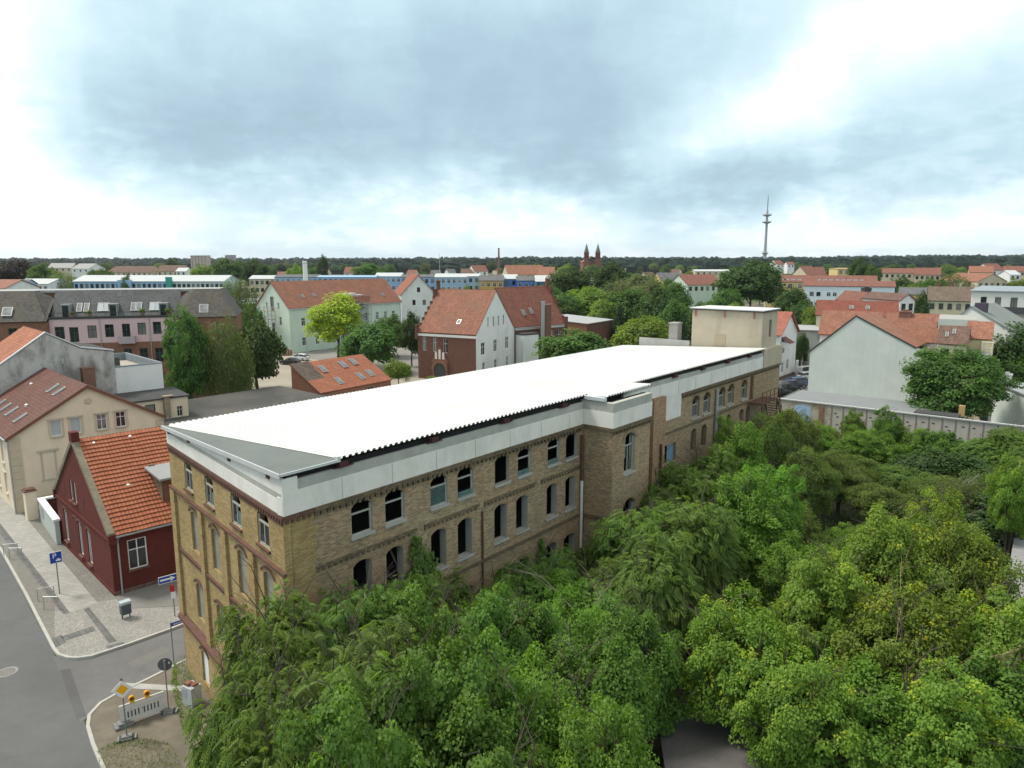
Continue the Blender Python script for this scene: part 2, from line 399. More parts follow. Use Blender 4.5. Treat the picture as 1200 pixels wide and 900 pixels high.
def slab(mb, q, th=.16, mi=0, uvs=None):       # roof slab: four corners seen from above, eave first
    q = [Vector(p) for p in q]; n = (q[1] - q[0]).cross(q[3] - q[0]).normalized() * th
    L = (q[1] - q[0]).length; Hh = (q[3] - q[0]).length; k = (q[3] - q[0]).dot((q[1] - q[0]).normalized())
    k2 = (q[2] - q[0]).dot((q[1] - q[0]).normalized()); vv = math.sqrt(max(.01, Hh * Hh - k * k))
    mb.face(q, [(0, 0), (L, 0), (k2, vv), (k, vv)], mi)
    lo = [p - n for p in q]; mb.face(lo[::-1], None, mi)
    for i in range(4):
        j = (i + 1) % 4; mb.face([lo[i], lo[j], q[j], q[i]], None, mi)
def house(name, label, corner, ang, L, D, eave, ridge, axis='x', wm=None, rm=None, wins=None, over=.35, chim=(), sky=(), group=None, cat='house',
          cut=True, trim=None, sillm=None, hoodm=None, rpos=.5, plinth=None, wdepth=.12, verge=None, z0=0.0):
    """front wall along local x, depth along y; axis = direction of the ridge; wins = {'f','r','l','b': [(cx, z, w, h, style)]}"""
    t = thing(name, label, cat, (corner[0], corner[1], 0), ang, group); wins = wins or {}
    if axis == 'x': hf = hb = eave; pts = {'f': rect(0, 0, L, eave), 'b': rect(0, 0, L, eave), 'r': [(0, 0), (D, 0), (D, eave), (D * rpos, ridge), (0, eave)], 'l': [(0, 0), (D, 0), (D, eave), (D * (1 - rpos), ridge), (0, eave)]}
    elif axis == 'y': pts = {'f': [(0, 0), (L, 0), (L, eave), (L * rpos, ridge), (0, eave)], 'b': [(0, 0), (L, 0), (L, eave), (L * (1 - rpos), ridge), (0, eave)], 'r': rect(0, 0, D, eave), 'l': rect(0, 0, D, eave)}
    else: pts = {'f': rect(0, 0, L, eave), 'b': rect(0, 0, L, ridge), 'r': [(0, 0), (D, 0), (D, ridge), (0, eave)], 'l': [(0, 0), (D, 0), (D, eave), (0, ridge)]}
    fr = {'f': ((0, 0, 0), (1, 0, 0)), 'r': ((L, 0, 0), (0, 1, 0)), 'b': ((L, D, 0), (-1, 0, 0)), 'l': ((0, D, 0), (0, -1, 0))}
    mb = MB(); u0 = 0; wmd = wm if isinstance(wm, dict) else {'d': wm}; wmk = list(dict.fromkeys(wmd.values()))
    for s, (o, ex) in fr.items():
        hs = [rect(w[0] - w[2] / 2, w[1], w[0] + w[2] / 2, w[1] + w[3]) for w in wins.get(s, ())] if cut else []
        mi = wmk.index(wmd.get(s, wmd['d'])); mb.wall(pts[s], hs, o, ex, rev=wdepth + .05, u0=u0, mi=mi, rmi=mi); u0 += 3.37
    wo = mb.build('wall', wmk, t)
    for s, (o, ex) in fr.items():
        for w in wins.get(s, ()):
            window(t, Vector(o) + Vector(ex) * w[0] + Vector((0, 0, w[1])), ex, w[2], w[3], w[4], wdepth if cut else -.07, sillm, hoodm)
    rb = MB(); th = .16
    if axis == 'x':
        yr = D * rpos; sl = (ridge - eave) / yr; sl2 = (ridge - eave) / (D - yr); zo = th * 1.05
        slab(rb, [(-over, -over, eave - over * sl + zo), (L + over, -over, eave - over * sl + zo), (L + over, yr, ridge + zo), (-over, yr, ridge + zo)], th)
        slab(rb, [(L + over, D + over, eave - over * sl2 + zo), (-over, D + over, eave - over * sl2 + zo), (-over, yr, ridge + zo), (L + over, yr, ridge + zo)], th)
    elif axis == 'y':
        xr = L * rpos; sl = (ridge - eave) / xr; sl2 = (ridge - eave) / (L - xr); zo = th * 1.05
        slab(rb, [(-over, D + over, eave - over * sl + zo), (-over, -over, eave - over * sl + zo), (xr, -over, ridge + zo), (xr, D + over, ridge + zo)], th)
        slab(rb, [(L + over, -over, eave - over * sl2 + zo), (L + over, D + over, eave - over * sl2 + zo), (xr, D + over, ridge + zo), (xr, -over, ridge + zo)], th)
    else:
        slab(rb, [(-over, -over, eave + .18), (L + over, -over, eave + .18), (L + over, D + over, ridge + .18), (-over, D + over, ridge + .18)], th)
    ro = rb.build('roof', rm, t)
    if cut and axis in 'xy' and eave > 5:
        b = MB(); dr = MB()
        if axis == 'x': ze_ = eave - over * sl - .02; b.tube((-over, -over - .06, ze_), (L + over, -over - .06, ze_), .09, n=6); dr.path([(L - .3, -over - .06, ze_), (L - .3, -.1, ze_ - .5), (L - .3, -.1, 0)], .055, 6)
        else: ze_ = eave - over * sl - .02; b.tube((L + over + .06, -over, ze_), (L + over + .06, D + over, ze_), .09, n=6); dr.path([(L + over + .06, .3, ze_), (L + .1, .3, ze_ - .5), (L + .1, .3, 0)], .055, 6)
        b.build('gutter', GALV, t); dr.build('drain_pipe', GALV, t)
    for c in chim:
        x, y, top, w = c[:4]; b = MB(); b.box((x - w / 2, y - w / 2, eave), (x + w / 2, y + w / 2, top)); b.box((x - w / 2 - .06, y - w / 2 - .06, top), (x + w / 2 + .06, y + w / 2 + .06, top + .15))
        b.box((x - w / 4, y - w / 4, top + .15), (x + w / 4, y + w / 4, top + .4)); b.build('chimney', c[4] if len(c) > 4 else CHIM, ro)
    for s in sky:
        side, u, v, w, h = s[:5]
        if axis == 'x': o, ex, ey = ((u, 0, eave), (1, 0, 0), (0, yr, ridge - eave)) if side == 'f' else ((L - u, D, eave), (-1, 0, 0), (0, yr - D, ridge - eave))
        else: o, ex, ey = ((0, D - u, eave), (0, -1, 0), (xr, 0, ridge - eave)) if side == 'l' else ((L, u, eave), (0, 1, 0), (xr - L, 0, ridge - eave))
        ey = Vector(ey).normalized(); nn = Vector(ex).cross(ey); fm, gm = skylight_meshes(w, h)
        place_on(t, fm, 'skylight', Vector(o) + ey * v + nn * (th * 1.0), ex, ey, gm)
    if trim:
        b = MB(); b.box((-.04, -.06, eave - .35), (L + .04, 0, eave - .02)); b.build('eaves_board', trim, t)
    if verge:
        b = MB()
        if axis == 'y':
            for x0, x1 in ((-over, L * rpos), (L + over, L * rpos)):
                zz = eave - over * (ridge - eave) / (L * rpos); b.obox((x0, -over - .05, zz - .1), (x1 - x0, 0, ridge - zz), (0, .06, 0), (0, 0, .3))
        b.build('verge_board', verge, t)
    if plinth:
        b = MB(); b.box((-.05, -.05, 0), (L + .05, 0, .5)); b.box((L, 0, 0), (L + .05, D, .5)); b.build('plinth', plinth, t)
    return t
def aerial(parent, x, y, z, h=1.8):
    b = MB(); b.tube((x, y, z), (x, y, z + h), .03, n=5); b.tube((x - .5, y, z + h - .1), (x + .5, y, z + h - .1), .02, n=4)
    for q in (-.4, -.15, .1, .35): b.tube((x + q, y - .3, z + h - .1), (x + q, y + .3, z + h - .1), .015, n=4)
    b.build('aerial', GALV, parent)
def roof_vents(parent, pts):
    for p in pts: b = MB(); b.lathe([(.14, -.1), (.12, .18), (.17, .2), (0, .3)], p, 8); b.build('roof_vent', WHITE, parent)
CHIM = brick('chimney_brick', (.22, .08, .05), (.28, .11, .07), (.2, .08, .06), (.25, .22, .2))
# ------------------------------------------------------------------ the derelict factory
B0 = Vector((-8.40, 25.28)); U = Vector((.633, .774)).normalized(); FA = math.atan2(U.y, U.x)
def fl(s, n, z=0.0): return Vector((B0.x + U.x * s - U.y * n, B0.y + U.y * s + U.x * n, z))
A_ = Vector((2.47, 14.03)); FD = A_.normalized(); FL = A_.length
YB = brick('yellow_brick', (.37, .25, .098), (.47, .335, .145), (.55, .415, .20), (.30, .24, .15), (.30, .20, .085), patchscale=.5, amt=.35, bmp=.3, dark=(.15, .10, .05))
BB = brick('brown_brick', (.20, .145, .095), (.36, .235, .125), (.51, .37, .205), (.34, .295, .22), (.43, .245, .13), patchscale=.36, amt=.72, bmp=.4, ms=.016, dark=(.13, .105, .08))
RB = brick('red_trim_brick', (.12, .052, .038), (.155, .066, .047), (.185, .085, .062), (.16, .12, .10), bmp=.3)
DKB = brick('dark_corbel_brick', (.12, .09, .06), (.2, .15, .09), (.25, .19, .12), (.1, .09, .07), bmp=.4)
PLW = plain('white_render', (.73, .705, .67), .07, .7, .8, dirt=(.45, .43, .39), dirtamt=.38, dscale=.9)
PLG = plain('grey_concrete_band', (.40, .40, .375), .15, 1.2, .9, dirt=(.22, .21, .19), dirtamt=.5)
PLB = plain('beige_render', (.47, .41, .31), .10, .6, .9, dirt=(.30, .26, .20), dirtamt=.55, dscale=.5)
REVEAL = plain('limewashed_reveal', (.37, .355, .32), .15, 1.5, .9)
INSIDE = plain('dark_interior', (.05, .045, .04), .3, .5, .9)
SHEET = plain('white_roof_sheet', (.63, .635, .63), .02, .2, .4, .4, dirt=(.50, .51, .50), dirtamt=.35, dscale=.15)
FELT = plain('grey_green_felt', (.135, .155, .15), .14, .35, .9, dirt=(.19, .20, .19), dirtamt=.5)
METW = plain('zinc_fascia', (.62, .64, .66), .08, 1, .4, metal=.3)
TEAL = plain('teal_shutter', (.10, .17, .165), .3, 2, .7)
FRW = plain('weathered_frame', (.36, .36, .33), .15, 3, .7)
BOARD = plain('grey_board', (.11, .115, .105), .25, 2.5, .85)
DSKY = glass('dusty_glass', (.03, .035, .038), .45)
fac = thing('factory', 'long derelict brick factory under a flat white roof, trees along its side', 'factory', fl(0, 0), FA)
Z0, ZT = 0.0, 12.72
top_c = [3.6, 5.38, 8.04, 9.8, 12.48, 14.3, 16.88, 18.6]
mid_c = [3.55, 5.3, 7.95, 9.71, 12.36, 14.1, 16.76, 18.53]
low_c = [3.5, 5.25, 7.9, 9.7, 12.35, 14.1, 16.75, 18.5]
ftop = [34.7, 36.6, 39.37, 41.15, 43.9]; fmid = [34.5, 36.3, 39.1, 40.85, 43.6, 45.0]
holes = [arch(c, 1.1, 10.95, 12.42, .28) for c in top_c] + [arch(c, .98, 7.95, 9.86, .2) for c in mid_c] + [arch(c, 1.1, 4.7, 6.4, .22) for c in low_c] + [arch(c, 1.1, 1.1, 3.0, .2) for c in low_c]
w = MB(); hi = [h for h in holes if min(q[1] for q in h) > 10.3]; lo = [h for h in holes if min(q[1] for q in h) < 10.3]
w.wall(rect(.1, 10.3, 19.75, ZT), hi, (0, 0, 0), (1, 0, 0), rev=.2, rmi=1, back=.2); w.wall(rect(.1, Z0, 19.75, 10.3), lo, (0, 0, 0), (1, 0, 0), rev=.42, rmi=1, back=.42)
w.build('side_wall', [BB, REVEAL], fac)
w = MB(); h2 = [arch(21.65, 1.2, 9.75, 12.15, .3), arch(21.75, 1.3, 5.7, 8.15, .4), arch(21.75, 1.3, 1.2, 4.0, .3)]
w.wall(rect(19.75, 0, 24.05, ZT), h2, (0, -2.0, 0), (1, 0, 0), rev=.4, rmi=1, back=.4)
w.wall(rect(0, 0, 2.0, ZT), [], (19.75, 0, 0), (0, -1, 0)); w.wall(rect(0, 0, 2.0, ZT), [], (24.05, -2, 0), (0, 1, 0))
w.build('stair_tower_wall', [BB, REVEAL], fac)
h3 = [rect(27.55, 7.75, 28.0, 9.9), rect(29.68, 7.95, 31.68, 9.3), rect(45.15, 10.2, 46.0, 12.3)] + [arch(c, 1.2, 10.55, 12.2, .45) for c in ftop] + [arch(c, .95, 8.0, 9.75, .3) for c in fmid] + [arch(c, 1.0, 4.6, 6.4, .3) for c in fmid]
w = MB(); w.wall(rect(24.05, 0, 52.2, ZT), h3, (0, 0, 0), (1, 0, 0), rev=.4, rmi=0, back=.4)
w.build('rear_side_wall', [BB, REVEAL], fac)
# street front, skewed
fex = Vector((FD.x, FD.y, 0)); fex_in = -fex
ftc = [2.03, 4.95, 8.27, 11.25]; fmc = [1.82, 4.65, 7.95, 10.9]
fx = lambda c: FL - c                             # the wall is drawn from A to B so that its normal looks at the street
hf = [arch(fx(c), 1.15, 10.92, 12.42, .28) for c in ftc] + [arch(fx(c), .98, 7.85, 9.92, .2) for c in fmc] + [arch(fx(c), 1.0, 4.25, 6.2, .25) for c in fmc] + [arch(fx(c), 1.0, .75, 2.55, .25) for c in fmc]
w = MB(); w.wall(rect(0, 0, FL, ZT), hf, (A_.x, A_.y, 0), (-fex.x, -fex.y, 0), rev=.3, rmi=0, back=.3)
w.build('street_wall', [YB, REVEAL], fac)
fn = Vector((-fex.y, fex.x, 0))                  # outward normal of the street front
if fn.dot(Vector((-1, -.3, 0))) < 0: fn = -fn
def fp(c, z, out=0.0): return Vector((fex.x * c, fex.y * c, 0)) + fn * out + Vector((0, 0, z))
def fbox(mb, c0, c1, z0, z1, out, out0=.0, mi=0): mb.obox(fp(c0, z0, out0), fp(c1, z0, out0) - fp(c0, z0, out0), fn * (out - out0), Vector((0, 0, z1 - z0)), mi)
w = MB()                                         # return of yellow brick round the corner, toothed edge
for k in range(42):
    z = .0 + k * .3; wd = 1.25 + (.14 if k % 2 else 0) + .08 * math.sin(k * 2.3)
    w.box((-.02, -.025, z), (wd, 0, z + .3 - (.0 if k < 41 else .0)))
w.box((-.045, -.03, 0), (.06, .06, 12.28))
w.build('corner_quoin', YB, fac)
w = MB(); w.wall(rect(0, 0, 14.1, ZT), [], (52.2, 0, 0), (0, 1, 0)); w.wall(rect(0, 0, 52.2 - A_.x, 13.2), [], (52.2, 14.05, 0), (-1, 0, 0)); w.build('back_wall', BB, fac)
w = MB()                                         # floors and cross walls inside
for z in (.2, 3.6, 6.9, 10.05): w.prism([(.9, .5), (52, .5), (52, 13.9), (3.0, 13.9)], z - .25, z)
w.box((22, .6, 0), (22.3, 13.9, 12.7)); w.box((8, 7.0, 0), (52, 7.25, 12.7)); w.box((33.2, .6, 0), (33.5, 7, 12.7))
w.box((23.9, -1.6, 0), (24.0, .5, 12.7)); w.box((19.85, -.1, 0), (24, .0, 12.6))
w.build('inner_floor', INSIDE, fac)
# street front: pilasters, courses, cornice
for c0, c1 in ((0, .62), (3.0, 3.55), (6.2, 6.75), (9.35, 9.9), (FL - .7, FL)):
    w = MB(); fbox(w, c0, c1, 3.5, 10.35, .13); w.build('pilaster', YB, fac)
w = MB(); fbox(w, -.05, FL + .05, 10.40, 10.50, .15)
fbox(w, 0, FL, 7.2, 7.32, .1); fbox(w, 0, FL, 7.05, 7.2, .04); w.build('string_course', RB, fac)
w = MB()
w.obox(fp(-.1, 3.2, 0), fp(FL, 3.2, 0) - fp(-.1, 3.2, 0), fn * .24, Vector((0, 0, .12))); w.face([fp(-.1, 3.32, .24), fp(-.1, 3.6, 0), fp(FL, 3.6, 0), fp(FL, 3.32, .24)])
w.build('ledge_course', RB, fac)
w = MB(); fbox(w, -.06, FL + .05, 12.55, 12.72, .09)
w.box((-.06, -.1, 12.55), (1.3, .0, 12.72))
for k in range(58):
    c = .05 + k * .245; fbox(w, c, c + .13, 12.4, 12.55, .07)
for k in range(5): w.box((.05 + k * .245, -.08, 12.4), (.18 + k * .245, 0, 12.55))
fbox(w, -.02, FL, 12.33, 12.4, .04)
w.build('cornice', RB, fac)
def hood(mb, P, ex, n, c, w_, z, rise, t=.16, out=.06, nseg=7):   # a projecting brick arch over an opening
    rr = (w_ * w_ / 4 + rise * rise) / (2 * rise); cz = z - rr; a0 = math.asin(min(1, w_ / 2 / rr))
    for i in range(nseg):
        a, b = -a0 + 2 * a0 * i / nseg, -a0 + 2 * a0 * (i + 1) / nseg
        q = [P(c + (rr + d) * math.sin(t_), cz + (rr + d) * math.cos(t_)) for t_, d in ((a, 0), (b, 0), (b, t), (a, t))]
        o = [x + n * out for x in q]
        mb.face(o); mb.face([q[3], q[2], o[2], o[3]][::-1]); mb.face([q[0], q[1], o[1], o[0]])
def hood_part(parent, m, *a): w_ = MB(); hood(w_, *a); return w_.build('arch_hood', m, parent)
for c in fmc:
    for z in (9.98, 6.26, 2.61): hood_part(fac, RB, lambda a, z_: fp(a, z_), fex, fn, c, 1.3, z + .08, .25, .1, .05)
# windows of the street front: frames with broken shutters and panes
def fac_window(P, ex, n, c, z0, w_, h, rise, kind, depth=.2):
    f = MB(); b = .07
    o = lambda a, zz, d=0.0: P(c + a, z0 + zz) - n * (depth - d)
    def bar(a0, a1, q0, q1, d=.06): f.obox(o(a0, q0), o(a1, q0) - o(a0, q0), n * d, Vector((0, 0, q1 - q0)))
    hw = w_ / 2 - .01; hh = h - rise
    bar(-hw, -hw + b, 0, hh); bar(hw - b, hw, 0, hh); bar(-hw + b, hw - b, 0, .08)
    tb = hh * .76
    bar(-hw + b, hw - b, tb, tb + .07, .07)
    if kind in ('full', 'half', 'grid'): bar(-.03, .03, .08, tb)
    if kind == 'grid':
        for q in (-.3, .3): bar(q - .02, q + .02, .9, hh)
    fo = f.build('window', FRW, fac)
    def panel(a0, a1, q0, q1, m, nm, d=.03):
        g = MB(); g.face([o(a0, q0, d), o(a1, q0, d), o(a1, q1, d), o(a0, q1, d)] if (o(a1, q0) - o(a0, q0)).cross(Vector((0, 0, 1))).dot(n) > 0 else [o(a1, q0, d), o(a0, q0, d), o(a0, q1, d), o(a1, q1, d)]); return g.build(nm, m, fo)
    if kind in ('full',): panel(-hw + b, -.03, .08, tb, DSKY, 'pane'); panel(.03, hw - b, .08, tb * .5, DSKY, 'pane')
    if kind == 'half': panel(-hw + b, .03, .08, tb * .75, TEAL, 'shutter'); panel(.03, hw - b, .08, tb * .5, DSKY, 'pane')
    if kind == 'grid': panel(-hw + b, -.03, tb * .55, tb, DSKY, 'pane')
    if kind == 'shut':
        for i in range(9):
            q = .1 + i * (tb - .1) / 9; g = MB(); g.obox(o(-hw + b, q, .0), o(hw - b, q) - o(-hw + b, q), n * .05, Vector((0, 0, (tb - .1) / 9 * .75)) + n * .03); g.build('shutter_slat', TEAL, fo)
        panel(-hw + b, hw - b, .08, tb, INSIDE, 'backing', .0)
    if kind == 'sill':
        for i in range(2):
            q = .03 + i * .13; g = MB(); g.obox(o(-hw + b, q), o(hw - b, q) - o(-hw + b, q), n * .1, Vector((0, 0, .1))); g.build('shutter_slat', TEAL, fo)
    if kind == 'board': panel(-hw + b, hw - b, .08, tb, BOARD, 'board')
    s = MB(); s.obox(P(c - w_ / 2 - .06, z0 - .1), P(c + w_ / 2 + .06, z0 - .1) - P(c - w_ / 2 - .06, z0 - .1), n * .1, Vector((0, 0, .1))); s.build('sill', RB if P is fp_ else CONC, fo)
    return fo
fp_ = lambda a, z: fp(a, z)
for c, k in zip(ftc, ('full', 'half', 'half', 'full')): fac_window(fp_, fex, fn, c, 10.92, 1.15, 1.5, .28, k, .11)
sn = Vector((0, -1, 0)); sp_ = lambda a, z: Vector((a, 0, z))
for c, k in zip(top_c, ('open', 'open', 'shut', 'sill', 'none', 'sill', 'sill', 'none')): 
    if k != 'none': fac_window(sp_, None, sn, c, 10.95, 1.1, 1.47, .28, k, .14)
tp_ = lambda a, z: Vector((a, -2, z))
fac_window(tp_, None, sn, 21.65, 9.75, 1.2, 2.4, .3, 'grid'); fac_window(tp_, None, sn, 21.75, 5.7, 1.3, 2.45, .4, 'full')
for c in ftop: fac_window(sp_, None, sn, c, 10.55, 1.2, 1.65, .45, 'board' if c < 43 else 'full', .2)
for c in fmid:
    g = MB(); g.box((c - .47, .3, 8.0), (c + .47, .36, 9.45)); g.build('boarded_opening', plain('red_brown_board', (.17, .10, .08), .3, 2, .9), fac)
g = MB(); g.box((45.15, .15, 10.2), (46.0, .22, 12.3)); g.build('door', plain('brown_door', (.12, .06, .04), .3, 2, .8), fac)
g = MB(); g.box((30.75, .2, 7.95), (31.68, .26, 9.3)); g.build('shutter', plain('blue_board', (.20, .31, .44), .12, 2, .7), fac)
for c in (fmc[0], fmc[1], fmc[2], fmc[3]):
    for z, h in ((7.85, 2.07), (4.25, 1.95)):    # lower front openings walled up in pale plaster
        q = MB(); q.wall(arch(c if False else fx(c), .98, z, z + h, .2), [], (A_.x, A_.y, 0) + Vector((0, 0, 0)) if False else Vector((A_.x, A_.y, 0)) - fn * .12, (-fex.x, -fex.y, 0)); q.build('walled_opening', plain('grey_plaster_infill', (.27, .26, .22), .2, 1.2, .9, dirt=(.17, .155, .13), dirtamt=.6), fac)
q = MB(); q.wall(arch(fx(10.9), .98, .75, 2.55, .25), [], Vector((A_.x, A_.y, 0)) - fn * .1, (-fex.x, -fex.y, 0)); q.build('door', WHITE, fac)
# sills of the lower rows on the side
for row, zz in ((mid_c, 7.95), (low_c, 4.7)):
    for c in row:
        s = MB(); s.box((c - .58, -.07, zz - .12), (c + .58, .04, zz)); s.build('sill', CONC, fac)
for c in (12.48, 18.6): s = MB(); s.box((c - .62, -.08, 10.83), (c + .62, .05, 10.95)); s.build('sill', CONC, fac)
# side wall courses
w = MB()
for a, b in ((1.3, 6.6), (7.05, 10.75), (11.1, 15.3), (15.75, 19.7)):
    w.box((a, -.07, 10.22), (b, 0, 10.34)); 
    for k in range(int((b - a) / .28)): w.box((a + k * .28, -.05, 10.08), (a + k * .28 + .13, 0, 10.22))
w.box((1.3, -.08, 7.25), (19.7, 0, 7.4)); w.box((24.1, -.08, 10.1), (45, 0, 10.25)); w.box((19.7, -2.08, 7.2), (24.1, -2, 7.4)); w.box((19.66, -2.08, 7.2), (19.75, -.05, 7.4))
w.build('string_course', DKB, fac)
w = MB()
for a, b in ((1.3, 19.68), (32.2, 52.1)):
    w.box((a, -.14, 12.55), (b, -.0, 12.74))
    for k in range(int((b - a) / .3)): w.box((a + k * .3, -.1, 12.36), (a + k * .3 + .15, 0, 12.55))
w.box((19.62, -2.14, 12.55), (24.15, -2.0, 12.74)); w.box((19.61, -2.0, 12.55), (19.75, -.15, 12.74))
for k in range(15): w.box((19.75 + k * .29, -2.1, 12.36), (19.9 + k * .29, -2, 12.55))
w.build('corbel_course', DKB, fac)
OAB = brick('ochre_arch_brick', (.30, .2, .11), (.36, .25, .14), (.40, .28, .16), (.25, .2, .15))
for row, rise, top, ww in ((top_c, .28, 12.46, 1.25), (mid_c, .2, 9.9, 1.12), (low_c, .22, 6.44, 1.25)):
    for c in row: hood_part(fac, OAB, sp_, None, sn, c, ww, top + .02, rise + .04, .2, .03)
for c in ftop: hood_part(fac, OAB, sp_, None, sn, c, 1.35, 12.24, .5, .15, .03)
for c in (21.65, 21.75): hood_part(fac, OAB, tp_, None, sn, c, 1.4, 12.2 if c < 21.7 else 8.2, .42, .2, .04)
for x0, x1 in ((27.6, 29.3),): w = MB(); w.box((x0, -.35, 0), (x1, 0, 13.0)); w.build('buttress', brick('orange_brick', (.36, .19, .10), (.46, .26, .14), (.52, .34, .20), (.34, .28, .21), (.38, .28, .17), bmp=.4), fac)
# parapet
w = MB(); w.box((.5, -.09, ZT + .02), (19.65, .3, 13.62)); w.box((-.045, -.1, ZT + .02), (.5, .3, 13.42)); w.box((19.66, -2.07, ZT + .02), (24.1, -1.7, 13.62)); w.box((19.66, -1.7, ZT + .02), (20.0, .3, 13.62))
w.box((24.06, -1.7, ZT + .02), (24.1, 0, 13.62)); w.box((24.1, -.07, ZT + .02), (47.7, .3, 13.75)); w.box((29.3, -.045, 11.1), (32.15, 0, ZT + .02))
fbox(w, -.03, FL + .03, ZT + .02, 13.3, .05, -.2); w.build('parapet', PLW, fac)
w = MB(); w.box((.62, -.07, 13.62), (19.67, .08, 14.02)); w.box((19.67, -2.05, 13.62), (24.08, -1.72, 14.15)); w.box((19.68, -1.72, 13.62), (19.98, .28, 14.15)); w.box((24.1, -.05, 13.75), (47.7, .08, 14.06))
for a, b in ((FL, 0),):
    q0, q1, q2, q3 = fp(0, 13.3, .035), fp(FL, 13.3, .035), fp(FL, 13.45, .035), fp(0, 13.55, .035); w.face([q0, q3, q2, q1])
w.build('parapet_band', PLG, fac)
w = MB(); q = [fp(0, 13.55, .03), fp(FL, 13.42, .03), fp(FL, 13.62, .03), fp(0, 14.2, .03)]; w.face(q[::-1]); w.box((-.046, -.11, 13.42), (.6, .0, 14.15)); w.face([fp(0, 13.3, .045), fp(0, 14.2, .045), (0, -.1, 14.2), (0, -.1, 13.3)]); w.build('parapet_upper', PLW, fac)
w = MB(); w.box((.3, .1, 12.8), (47.6, .3, 14.25)); w.box((20, -1.65, 13), (24, -1.5, 14.15)); w.build('roof_gap_shade', plain('gap_shade_black', (.012, .012, .012), .2), fac)  # solid black boxes paint in the shade of the gap under the roof sheet
# roof sheet: trapezoid corrugation running across, teeth at the eaves
def zroof(n): return 14.38 - .055 * max(n, -2)
def corr(mb, s0, s1, n0, n1, pitch=.3, hgt=.08, dz=0.0):
    k = int((s1 - s0) / pitch); pr = []
    for i in range(k): b = s0 + i * pitch; pr += [(b, 0), (b + .10, 0), (b + .14, hgt), (b + .26, hgt)]
    pr.append((s0 + k * pitch, 0))
    for (a, ha), (b, hb) in zip(pr, pr[1:]):
        z0, z1 = zroof(n0) + dz, zroof(n1) + dz
        mb.face([(a, n0, z0 + ha), (b, n0, z0 + hb), (b, n1, z1 + hb), (a, n1, z1 + ha)]); mb.face([(a, n1, z1 + ha - .015), (b, n1, z1 + hb - .015), (b, n0, z0 + hb - .015), (a, n0, z0 + ha - .015)])
panel = 3.0; s = 2.55
def top_s(s_): return s_
while s < 48.3 - .05:
    e = min(s + panel, 48.3); w = MB(); corr(w, s, e, -.12, 14.2)
    w.build('roof_sheet', SHEET, fac); s = e
w = MB(); corr(w, 19.9, 25.2, -1.5, -.1, dz=-.012); w.build('roof_sheet', SHEET, fac)
w = MB(); w.box((19.6, -1.45, 14.2), (19.9, -.12, 14.4)); w.build('flashing', METW, fac); w = MB(); w.box((2.4, -.14, 14.26), (2.56, .05, 14.48)); w.build('flashing', METW, fac)
w = MB(); f0 = fp(-.05, 0, .12); f1 = fp(FL + .1, 0, .2)
p_ = [(f0.x, f0.y - .1, 14.36), (2.7, -.12, 14.36), (2.7, 14.3, 13.58), (f1.x, f1.y, 13.66)]
w.face(p_); w.build('roof_felt', FELT, fac)
w = MB(); w.obox(Vector(p_[0]) - Vector((0, 0, .17)), Vector(p_[3]) - Vector(p_[0]), fn * .05, (0, 0, .19)); w.obox(Vector(p_[0]) - Vector((0, 0, .08)), (2.5 - f0.x, 0, 0), (0, -.05, 0), (0, 0, .1)); w.build('fascia', METW, fac)
w = MB(); w.prism([(f0.x + .5, .1), (2.6, .1), (2.6, 13.9), (f1.x + .3, 13.9)], 13.35, 13.5); w.build('roof_deck', INSIDE, fac)
for c in (1.1, 5.2, 10.6, 13.8): w = MB(); z = 14.12 - c * .048; fbox(w, c - .12, c + .12, z - .14, z, .1); w.build('bracket', RUST, fac)
for s_ in [2.7 + 5.0 * k for k in range(4)] + [26.5, 31, 35.5, 40, 44.5]: w = MB(); w.box((s_ - .22, -.16, 14.02), (s_ + .22, .1, 14.24)); w.box((s_ - .45, -.12, 14.02), (s_ + .5, .0, 14.06)); w.build('bracket', plain('red_primer_steel', (.07, .025, .03), .2), fac)
# rooftop lift house, chimney and end block
hx = [rect(2.05, 15.2, 2.55, 16.6)]
w = MB(); w.wall(rect(0, 14.2, 3.7, 17.5), [rect(1.75, 15.2, 2.3, 16.75)], (48.4, .45, 0), (1, 0, 0), rev=.2); w.wall(rect(0, 13.8, 6.6, 17.5), [], (48.4, 7.05, 0), (0, -1, 0)); w.wall(rect(0, 13.8, 6.6, 17.5), [], (52.1, .45, 0), (0, 1, 0)); w.wall(rect(0, 13.8, 3.7, 17.5), [], (52.1, 7.05, 0), (-1, 0, 0))
lh = w.build('lift_house', PLB, fac)
w = MB(); w.box((48.2, .3, 17.5), (52.3, 7.2, 17.62)); w.build('lift_house_roof', DARKROOF, lh); w = MB(); w.box((48.18, .28, 17.62), (52.32, 7.22, 17.7)); w.build('roof_edge', SHEET, lh)
window(fac, (50.43, .45, 15.2), (1, 0, 0), .55, 1.55, 'dark', .15)
for yy in (1.2, 3.9, 6.7): w = MB(); w.box((48.36, yy - .09, 16.9), (48.4, yy + .09, 17.5)); w.build('beam_end', plain('faded_red_steel', (.35, .16, .13), .2), lh)
w = MB(); w.box((48.37, 3.75, 14.3), (48.395, 4.75, 15.4)); w.build('blocked_opening', plain('tan_render', (.40, .33, .23), .1), lh)
w = MB(); w.box((47.75, -.12, ZT + .02), (52.3, .45, 14.35)); w.box((52.1, .45, ZT), (52.3, 14, 13.6)); w.build('end_parapet', PLB, fac)
w = MB(); w.box((48.6, 8.6, 13.4), (49.5, 9.5, 16.0)); w.box((48.55, 8.55, 16.0), (49.55, 9.55, 16.15)); w.build('chimney', plain('sooty_render', (.32, .31, .29), .25, 1.3, .9, dirt=(.15, .14, .13), dirtamt=.6), fac)
